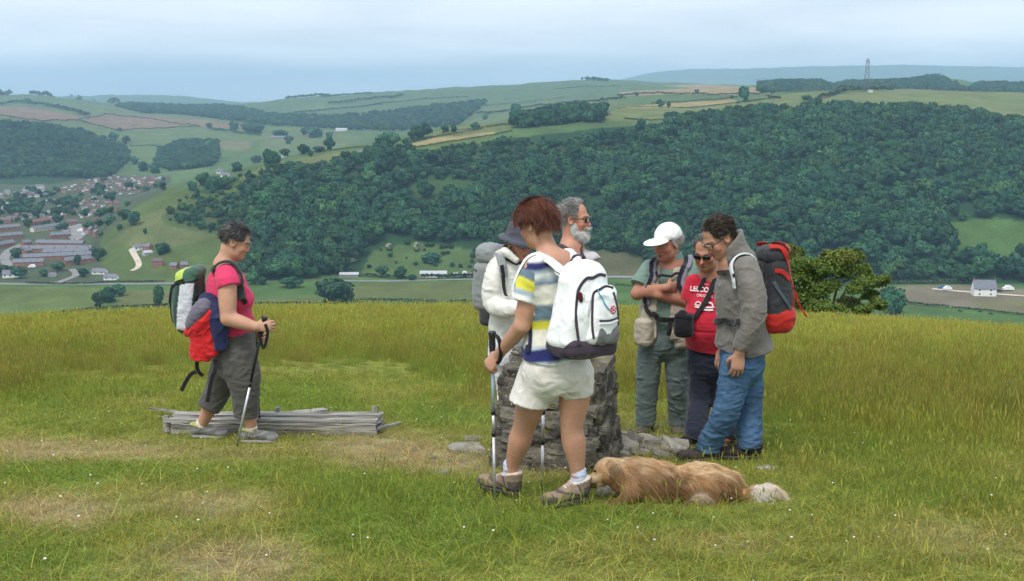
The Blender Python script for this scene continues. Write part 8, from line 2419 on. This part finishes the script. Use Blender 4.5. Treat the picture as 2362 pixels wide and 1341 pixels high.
    nv = [Tube([J(474, 690, -.16), J(488, 715, -.2), J(502, 745, -.22), J(508, 775, -.22), J(510, 806, -.22)], [(.04, .045), (.04, .06), (.04, .06), (.035, .05), (.035, .045)], (0, 1, 0), .04), Tube([J(490, 695, -.15), J(515, 735, -.2), J(525, 755, -.2)], [(.04, .05), (.04, .045), (.03, .02)], (0, 1, 0), .04), cutbox(J(510, 806, -.2), (0, 0, -1), .2, .1)]
    soft('lining_side', nv, NVJ, jr, .006, disp=lambda P, N: .018 * folds(P, (1, 1, .55), 8, 14))
    gy = [Tube([J(442, 748, -.20), J(456, 725, -.22), J(470, 706, -.22), J(480, 704, -.2)], [(.05, .04), (.055, .055), (.05, .05), (.03, .03)], (0, 1, 0), .04)]
    soft('hood', gy, GRJ, jr, .006, disp=lambda P, N: .014 * folds(P, (1, 1, 1), 9, 24))
    return root
# ------------------------------------------------------------------ cairn, loose stones, bench, bush
def stone_mesh(seed, slab=False):
    r = np.random.default_rng(seed)
    bm = bmesh.new(); bmesh.ops.create_cube(bm, size=2.0)
    bmesh.ops.subdivide_edges(bm, edges=bm.edges[:], cuts=2, use_grid_fill=True)
    V = np.array([v.co for v in bm.verts])
    n = np.linalg.norm(V, axis=1)[:, None]
    p = V / np.max(np.abs(V), axis=1)[:, None]
    W = V * .80 + .20 * V / n * 1.25
    W = W * (1 + .16 * fbm(V * .9 + seed * 7, 1.0, 2))[:, None] + .10 * np.stack([fbm(V + seed * 3 + k * 11, 1.3, 2) for k in range(3)], -1)
    if slab:
        a = np.arctan2(W[:, 1], W[:, 0]); W[:, :2] *= (1 + .25 * np.sin(2 * a + seed) * r.random() + .2 * np.sin(3 * a + 2 * seed))[:, None]
    for v, c in zip(bm.verts, W): v.co = c
    me = bpy.data.meshes.new('stone'); bm.to_mesh(me); bm.free()
    return me


def stone_material(name, c1, c2, lichen):
    m = bpy.data.materials.new(name); m.use_nodes = True
    n, l = m.node_tree.nodes, m.node_tree.links
    b = n['Principled BSDF']; b.inputs['Roughness'].default_value = .95; b.inputs['Specular IOR Level'].default_value = .15
    tc = n.new('ShaderNodeNewGeometry')
    def nz(scale, lo, hi, detail=5):
        t = n.new('ShaderNodeTexNoise'); t.inputs['Scale'].default_value = scale; t.inputs['Detail'].default_value = detail
        l.new(tc.outputs['Position'], t.inputs['Vector'])
        mr = n.new('ShaderNodeMapRange'); mr.inputs['From Min'].default_value = lo; mr.inputs['From Max'].default_value = hi
        l.new(t.outputs['Fac'], mr.inputs['Value']); return t, mr.outputs[0]
    def mix(a, bcol, f):
        x = n.new('ShaderNodeMix'); x.data_type = 'RGBA'
        l.new(f, x.inputs['Factor'])
        if isinstance(a, tuple): x.inputs['A'].default_value = (*a, 1)
        else: l.new(a, x.inputs['A'])
        x.inputs['B'].default_value = (*bcol, 1); return x.outputs['Result']
    t, f = nz(9, .35, .65); col = mix(c1, c2, f)
    oi = n.new('ShaderNodeObjectInfo'); mr = n.new('ShaderNodeMapRange'); mr.inputs['To Min'].default_value = .5; mr.inputs['To Max'].default_value = 1.5
    l.new(oi.outputs['Random'], mr.inputs['Value']); vm = n.new('ShaderNodeVectorMath'); vm.operation = 'SCALE'; l.new(col, vm.inputs[0]); l.new(mr.outputs[0], vm.inputs['Scale']); col = vm.outputs[0]
    _, f = nz(14, .60, .68); col = mix(col, lichen, f)
    _, f = nz(38, .66, .70); col = mix(col, (.42, .42, .38), f)
    _, f = nz(60, .30, .62)
    l.new(col, b.inputs['Base Color'])
    bp = n.new('ShaderNodeBump'); bp.inputs['Distance'].default_value = .02
    t2 = n.new('ShaderNodeTexNoise'); t2.inputs['Scale'].default_value = 34; t2.inputs['Detail'].default_value = 8; l.new(tc.outputs['Position'], t2.inputs['Vector'])
    l.new(t2.outputs['Fac'], bp.inputs['Height']); l.new(bp.outputs[0], b.inputs['Normal'])
    return m


def build_props():
    r = np.random.default_rng(17)
    SM = stone_material('cairn_stone', (.095, .087, .073), (.185, .170, .142), (.17, .155, .05))
    SL = stone_material('slab_stone', (.155, .145, .12), (.25, .235, .20), (.22, .21, .15))
    stones = []
    for k in range(12):
        me = stone_mesh(k); me.materials.append(SM); stones.append(me)
    slabs = []
    for k in range(8):
        me = stone_mesh(40 + k, True); me.materials.append(SL); slabs.append(me)
    # ---- the cairn: a square pillar of rough stones
    base = np.array((pt(1286, 1080, 6.75)[0], 6.76, 0)); base[2] = float(gz(base[0], base[1])) - .03
    root = empty('stone_cairn', base, math.radians(-14))
    tag(root, 'rough square cairn of lichened stones behind the bare legs', 'cairn')
    H, w0, w1 = .74, .305, .25
    rot = root.rotation_euler.z
    core = box_mesh('mortar_core', -w1 * .88, w1 * .88, -w1 * .88, w1 * .88, 0, H - .06, [material('mortar', (.07, .064, .052), rough=1, noise=[(10, .3), (50, .3)])])
    obj('mortar_core', core, root)
    z = 0
    while z < H - .04:
        h = r.uniform(.04, .09); h = min(h, H - z)
        w = w0 + (w1 - w0) * (z / H)
        for s in range(4):
            t = -w
            while t < w - .02:
                L = r.uniform(.07, .22); L = min(L, w - t + .03)
                o = bpy.data.objects.new('stone', stones[int(r.integers(0, 12))]); link(o, root)
                d = r.uniform(.05, .085)
                c = np.array((t + L / 2, -w + r.uniform(-.006, .010)))
                a = s * math.pi / 2
                hh = h * r.uniform(.85, 1.2)
                o.location = (c[0] * math.cos(a) - c[1] * math.sin(a), c[0] * math.sin(a) + c[1] * math.cos(a), z + h / 2)
                o.scale = (L * .56, d, hh * .58)
                o.rotation_euler = (r.normal() * .035, r.normal() * .05, a + r.normal() * .035)
                t += L * .97
        z += h * .95
    for k in range(9):
        o = bpy.data.objects.new('top_slab', slabs[int(r.integers(0, 8))]); link(o, root)
        o.location = (r.uniform(-.2, .2), r.uniform(-.2, .2), H + r.uniform(-.01, .02) + (.05 if k > 6 else 0)); o.scale = (r.uniform(.09, .16), r.uniform(.07, .13), r.uniform(.016, .03)); o.rotation_euler = (r.normal() * .05, r.normal() * .05, r.random() * 6)
    NO_GRASS.append((base[0], base[1], .36))
    # ---- loose slabs
    L = [(1078, 1041, 74, 22, .0, 'pale pointed slab lying left of the cairn'), (1090, 1019, 50, 14, .2, 'thin pale slab behind the pointed one left of the cairn'), (995, 1060, 22, 8, .1, 'small stone alone in the worn grass left of the cairn'), (1020, 1096, 30, 8, .3, 'flat brown stone in the worn turf before the cairn'), (1400, 1141, 60, 18, 0, 'flat stone in the grass under the muzzle of the dog'), (955, 1042, 14, 5, .2, 'tiny stone on the worn path'),
         (1440, 1010, 60, 20, .1, None), (1455, 1025, 60, 22, -.3, None), (1445, 1040, 70, 26, .2, None), (1475, 1032, 54, 34, .9, None), (1500, 1026, 60, 24, .3, None), (1525, 1030, 70, 26, -.2, None), (1495, 1042, 60, 22, .1, None), (1520, 1046, 66, 22, .0, None), (1560, 1046, 82, 30, -.1, None), (1545, 1032, 40, 20, .5, None), (1475, 1050, 60, 20, .2, None), (1580, 1052, 60, 18, .0, None), (1530, 1058, 70, 18, .1, None), (1600, 1058, 40, 12, -.2, None), (1460, 1014, 34, 12, 0, None), (1508, 1012, 30, 10, .2, None), (1560, 1022, 44, 10, .1, None), (1430, 1056, 50, 24, .3, None), (1512, 1036, 40, 16, .7, None), (1770, 1085, 40, 6, 0, 'sliver of flat stone in the grass behind the rump of the dog')]
    for i, (px, py, wp, hp, tilt, lab) in enumerate(L):
        g = ground(px, py); k = g.y / FPX
        o = obj('flat_stone', slabs[i % 8])
        o.location = (g.x, g.y, g.z + hp * k * .28 * (1 if lab else 1.1)); o.scale = (wp * k * (.50 if lab else .40), wp * k * (.42 if lab else .26 + .1 * (i % 3)), max(.014, hp * k * .40))
        o.rotation_euler = (.12 * math.sin(i * 2.1) + (.2 + .3 * math.sin(i * 3.7) if not lab else 0), tilt * .5 + (.25 * math.sin(i * 5.3) if not lab else 0), i * 1.9 % 3.1)
        tag(o, lab or 'flat broken slab in the stone heap between the cairn and the jeans', 'stone', 'loose slabs' if lab else 'slabs heaped beside the cairn')
    # ---- broken bench of weathered boards
    WOOD = bpy.data.materials.new('weathered_wood'); WOOD.use_nodes = True
    n, l = WOOD.node_tree.nodes, WOOD.node_tree.links
    b = n['Principled BSDF']; b.inputs['Roughness'].default_value = .9; b.inputs['Specular IOR Level'].default_value = .15
    tc = n.new('ShaderNodeTexCoord'); mp = n.new('ShaderNodeMapping'); mp.inputs['Scale'].default_value = (1.2, 26, 26)
    l.new(tc.outputs['Object'], mp.inputs['Vector'])
    t = n.new('ShaderNodeTexNoise'); t.inputs['Scale'].default_value = 3; t.inputs['Detail'].default_value = 7; t.inputs['Distortion'].default_value = .6; l.new(mp.outputs[0], t.inputs['Vector'])
    cr = n.new('ShaderNodeValToRGB'); e = cr.color_ramp.elements
    e[0].position, e[0].color = .30, (.04, .036, .03, 1); e[1].position, e[1].color = .64, (.46, .44, .40, 1)
    q = cr.color_ramp.elements.new(.5); q.color = (.29, .28, .255, 1)
    l.new(t.outputs['Fac'], cr.inputs[0]); l.new(cr.outputs[0], b.inputs['Base Color'])
    bp = n.new('ShaderNodeBump'); bp.inputs['Distance'].default_value = .008; l.new(t.outputs['Fac'], bp.inputs['Height']); l.new(bp.outputs[0], b.inputs['Normal'])

    def board(name, a, b_, w, h, parent=None, roll=0.0, ragged=.01, label=None):
        a, b_ = np.array(a, float), np.array(b_, float)
        L_ = np.linalg.norm(b_ - a)
        bm = bmesh.new(); bmesh.ops.create_cube(bm, size=1.0)
        bmesh.ops.subdivide_edges(bm, edges=[e_ for e_ in bm.edges if abs(e_.verts[0].co.x - e_.verts[1].co.x) > .5], cuts=12, use_grid_fill=True)
        for v in bm.verts:
            v.co = Vector((v.co.x * L_, v.co.y * w, v.co.z * h))
            v.co += Vector((r.normal() * ragged if abs(v.co.x) > L_ * .49 else 0, r.normal() * w * .03, r.normal() * h * .05))
        bmesh.ops.bevel(bm, geom=bm.edges[:], offset=min(w, h) * .08, segments=1, affect='EDGES')
        me = bpy.data.meshes.new(name); bm.to_mesh(me); bm.free(); me.materials.append(WOOD)
        o = bpy.data.objects.new(name, me); link(o, parent)
        d = Vector(b_ - a).normalized()
        m = d.to_track_quat('X', 'Z').to_matrix().to_4x4() @ Matrix.Rotation(roll, 4, 'X')
        m.translation = Vector((a + b_) / 2) - (Vector(parent.location) if parent else Vector())
        o.matrix_local = m
        return o
    g0, g1 = np.array(ground(377, 1004)), np.array(ground(872, 1004))
    root = empty('broken_bench', (g0 + g1) / 2)
    tag(root, 'broken bench of grey weathered boards lying in the grass behind the striding woman', 'bench')
    up = np.array((0, 0, 1)); back = np.array((0, 1, -.17))
    board('front_board', g0 + up * .045 + (.06, 0, 0), g1 + up * .045 - (.02, 0, 0), .035, .095, root)
    for i, (dy, dz, x0, x1) in enumerate(((.03, .112, .0, .0), (.13, .098, .01, -.06), (.235, .125, .02, -.02), (.345, .118, -.02, .0))):
        board('slat', g0 + back * dy + up * dz + (x0, 0, 0), g1 + back * dy + up * dz + (x1, 0, 0), .062, .026, root, roll=r.normal() * .05)
    for (px, dy) in ((383, .17), (700, .17), (866, .17)):
        g = np.array(ground(px, 1003)); board('cross_piece', g + up * .045 + back * .03, g + up * .045 + back * .36, .06, .08, root)
    for (px, dy, hh) in ((622, .3, .05), (853, .32, .055), (384, .02, .02)):
        g = np.array(ground(px, 1003)) + back * dy; board('peg', g + up * .1, g + up * (.125 + hh), .035, .035, root)
    for (a, b_, lab) in (((345, 944), (452, 964), 'split grey plank sticking out behind the left end of the bench'), ((652, 958), (752, 952), 'short pale plank lying behind the bench slats'), ((872, 992), (924, 985), 'thin stick poking from the right end of the bench')):
        A, B = np.array(ground(a[0], a[1] + 12)), np.array(ground(b_[0], b_[1] + 12))
        o = board('loose_plank', A + up * .05, B + up * .07, .07 if 'stick' not in lab else .02, .022)
        tag(o, lab, 'plank', 'loose planks')
    # ---- wind-bent thorn bush on the edge of the hill
    Yb = 41.0
    J = lambda px, py, dy=0.0: np.array(pt(px, py, Yb + dy))
    foot = np.array((pt(1915, 735, Yb)[0], Yb, 0)); foot[2] = float(gz(foot[0], foot[1]))
    root = empty('thorn_bush', foot)
    tag(root, 'wind-bent thorn bush with rusty tips on the edge of the hilltop', 'bush')
    TW = material('thorn_bark', (.085, .07, .06), rough=.95, noise=(6, .3))
    f0 = foot + (0, 0, -.1)
    stems = [[f0, J(1905, 690), J(1920, 655), J(1945, 620), J(1962, 590)], [f0 + (.1, 0, 0), J(1940, 685), J(1975, 668), J(2010, 655), J(2045, 645)], [f0 - (.3, 0, 0), J(1880, 680), J(1860, 630), J(1838, 590), J(1828, 572)], [f0 - (.1, .2, 0), J(1895, 660), J(1890, 620), J(1900, 600)], [f0 + (.2, 0, 0), J(1955, 700), J(1990, 690), J(2035, 690)], [f0, J(1930, 670), J(1965, 640), J(1990, 635)], [f0 - (.4, .1, 0), J(1855, 700), J(1830, 660), J(1822, 630)]]
    for s_ in stems:
        P = catmull(s_, 5); P = P + .05 * np.stack([fbm(P + 5 * k, 2.2, 2) for k in range(3)], -1)
        rod('branch', P, np.linspace(.06, .015, len(P)), TW, root, 7)
    lob = [(1835, 585, 16, 1), (1850, 610, 26, 0), (1832, 640, 24, 0), (1870, 630, 26, 0), (1902, 618, 28, 0), (1935, 600, 24, 1), (1962, 592, 20, 1), (1915, 590, 14, 1), (1950, 625, 24, 0), (1985, 620, 18, 0), (1880, 665, 28, 0), (1850, 685, 28, 0), (1835, 710, 26, 0), (1890, 705, 26, 0), (1925, 715, 22, 0), (1915, 660, 18, 0), (1995, 652, 18, 0), (2025, 648, 18, 0), (2045, 642, 10, 0), (1975, 665, 16, 0), (2005, 680, 14, 0), (1960, 700, 18, 0), (2030, 700, 13, 0), (1990, 712, 16, 0), (1860, 725, 20, 0), (1825, 575, 8, 1), (1945, 585, 12, 1)]
    C, N, K = [], [], []
    for (px, py, rad, rust) in lob:
        c = J(px, py, r.uniform(-.5, .5)); R_ = rad * 1.3 * Yb / FPX
        m_ = int(85 * rad)
        d = r.normal(size=(m_, 3)); d /= np.linalg.norm(d, axis=1)[:, None]
        q = (.25 + .8 * r.random(m_) ** .6)[:, None]
        p = c + d * R_ * q * (1.15, .9, .62)
        p += .2 * np.stack([fbm(p + 9 * k, 2.5, 2) for k in range(3)], -1)
        col = np.array((.125, .20, .042)) * (.75 + .5 * r.random(m_))[:, None]
        top = np.clip((p[:, 2] - c[2]) / R_ + .3, 0, 1)[:, None]
        col = col * (1 - .5 * top * (r.random(m_) < .5)[:, None]) + np.array((.20, .19, .03)) * .5 * top * (r.random(m_) < .5)[:, None]
        if rust:
            col = np.where((r.random(m_) < .16)[:, None], np.array((.26, .14, .04)) * (.6 + .7 * r.random(m_))[:, None], col)
        C.append(p); N.append(d + (0, 0, .4)); K.append(col)
    C, N, K = np.concatenate(C), np.concatenate(N), np.concatenate(K)
    N /= np.linalg.norm(N, axis=1)[:, None]
    V, F = quads(C, N, .034, .8, r)
    o = bpy.data.objects.new('foliage', mesh_from('foliage', V - foot, F, [LEAF_PLAIN], colors=np.repeat(K, 4, 0))); link(o, root)
    # small gorse further right
    g = np.array((pt(2262, 742, 40)[0], 40, 0)); g[2] = float(gz(g[0], g[1]))
    n_ = 420; d = r.normal(size=(n_, 3)); d /= np.linalg.norm(d, axis=1)[:, None]; d[:, 2] = np.abs(d[:, 2])
    p = d * (.55, .4, .38) * (.5 + .5 * r.random(n_))[:, None]
    V, F = quads(p + (0, 0, .1), d, .05, .6, r)
    o = obj('gorse_bush', mesh_from('gorse_bush', V, F, [LEAF_PLAIN], colors=np.repeat(np.array((.10, .12, .02)) * (.5 + r.random(n_))[:, None], 4, 0))); o.location = g
    tag(o, 'small low gorse bush on the hilltop edge right of the thorn bush', 'bush')


LEAF_PLAIN = material('thorn_leaf', attr='col', rough=.7, spec=.2, transl=.2)
if 'props' in PARTS:
    build_props()


# ------------------------------------------------------------------ the dog
def build_dog():
    Y0 = 5.52
    J = lambda px, py, dy=0.0: np.array(pt(px, py, Y0 + dy))
    g = np.array(ground(1560, 1158))
    root = empty('dog', (g[0], Y0, float(gz(g[0], Y0))))
    tag(root, 'long-haired tan dog with white tail tip lying in the grass', 'dog')
    side = (0, 1, 0)
    head = J(1402, 1086, -.02)
    prims = [Tube([J(1452, 1104), J(1500, 1108), J(1560, 1118), J(1620, 1114), J(1668, 1120)], [(.105, .100), (.125, .112), (.120, .098), (.125, .108), (.10, .085)], side, .05),
             Tube([J(1458, 1100), J(1430, 1094), head], [.088, .078, .066], side, .04), Ell(head, (.066, .055, .052), k=.03), Ell(head + (.012, 0, .014), (.048, .045, .042), k=.03),
             Tube([head + (-.02, 0, -.012), J(1374, 1102, -.04), J(1353, 1112, -.06)], [(.043, .040), (.032, .030), (.023, .022)], side, .02), Tube([J(1388, 1112, -.03), J(1364, 1120, -.05)], [.026, .016], side, .015),
             Tube([J(1403, 1069, -.07), J(1417, 1083, -.095), J(1431, 1106, -.1)], [(.012, .022), (.013, .036), (.009, .024)], side, .006), Ell(J(1418, 1084, .065), (.03, .013, .035), k=.012),
             Ell(J(1648, 1128, -.10), (.105, .055, .085), k=.04), Ell(J(1650, 1128, .09), (.10, .05, .08), k=.04), Tube([J(1640, 1150, -.13), J(1612, 1158, -.15), J(1588, 1162, -.16)], [.036, .028, .022], side, .03),
             Tube([J(1458, 1130, -.09), J(1440, 1156, -.11), J(1408, 1166, -.12)], [.045, .032, .025], side, .03), Tube([J(1458, 1130, .08), J(1430, 1150, .10), J(1392, 1156, .10)], [.045, .032, .025], side, .03),
             Tube([J(1684, 1126, .0), J(1712, 1142, -.02), J(1740, 1142, -.04), J(1772, 1136, -.05), J(1800, 1136, -.05)], [.045, .034, .042, .040, .012], side, .03)]
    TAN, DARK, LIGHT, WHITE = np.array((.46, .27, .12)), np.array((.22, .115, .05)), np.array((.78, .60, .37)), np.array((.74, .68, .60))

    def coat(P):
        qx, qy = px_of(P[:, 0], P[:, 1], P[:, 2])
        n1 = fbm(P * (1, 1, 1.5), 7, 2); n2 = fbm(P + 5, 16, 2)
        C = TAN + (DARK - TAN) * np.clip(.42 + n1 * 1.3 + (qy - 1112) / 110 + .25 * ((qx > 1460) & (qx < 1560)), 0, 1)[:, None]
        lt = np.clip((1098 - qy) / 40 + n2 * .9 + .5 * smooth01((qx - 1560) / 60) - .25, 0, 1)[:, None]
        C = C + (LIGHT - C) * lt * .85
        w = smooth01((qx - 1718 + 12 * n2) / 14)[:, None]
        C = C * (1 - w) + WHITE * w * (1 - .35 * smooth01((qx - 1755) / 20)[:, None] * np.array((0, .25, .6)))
        leg = (np.hypot(qx - 1610, (qy - 1146) * 1.3) < 22) & (P[:, 1] < Y0 - .05)
        C[leg] = C[leg] * .6 + WHITE * .28
        mz = (qx < 1388) & (qy > 1092)
        C[mz] = C[mz] * .5 + LIGHT * .45
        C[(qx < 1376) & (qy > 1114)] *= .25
        ear = (np.hypot((qx - 1416) / .8, (qy - 1087) / 1.2) < 15) & (P[:, 1] < Y0 - .06)
        C[ear] *= .6
        return np.clip(C, .005, 1)
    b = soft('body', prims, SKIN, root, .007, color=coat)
    def comb(P):
        qx, qy = px_of(P[:, 0], P[:, 1], P[:, 2])
        D = np.tile((.8, -.15, -.55), (len(P), 1)).astype(float)
        D += .55 * np.stack([fbm(P + 3, 6, 2), 0 * qx, fbm(P + 13, 6, 2)], -1)
        return D
    head_x = lambda P: px_of(P[:, 0], P[:, 1], P[:, 2])[0]
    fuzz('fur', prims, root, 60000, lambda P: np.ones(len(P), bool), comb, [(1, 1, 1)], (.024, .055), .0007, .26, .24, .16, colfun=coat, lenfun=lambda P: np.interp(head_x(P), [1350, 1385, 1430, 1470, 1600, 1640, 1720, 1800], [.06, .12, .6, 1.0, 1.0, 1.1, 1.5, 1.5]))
    blk = material('dog_nose', (.015, .012, .012), rough=.35)
    soft('nose', [Ell(J(1350, 1110, -.06), (.013, .014, .012))], blk, root, .004)
    for q_ in range(1360, 1800, 30): NO_GRASS.append((float(J(q_, 1140)[0]), 5.40, .12))
    soft('eye', [Ell(J(1372, 1087, -.072), (.009, .006, .008))], blk, root, .0035)


if 'dog' in PARTS:
    build_dog()

PEOPLE = ['build_striped_woman', 'build_grey_jacket_man', 'build_red_shirt_man', 'build_cap_man', 'build_bearded_man', 'build_white_jacket', 'build_pink_woman']
if 'people' in PARTS:
    for f in PEOPLE:
        if f in globals():
            t_ = time.time(); globals()[f](); print(f, round(time.time() - t_, 1))


if 'grass' in PARTS:
    build_grass()
print('BUILD SECONDS', round(time.time() - T0, 1))
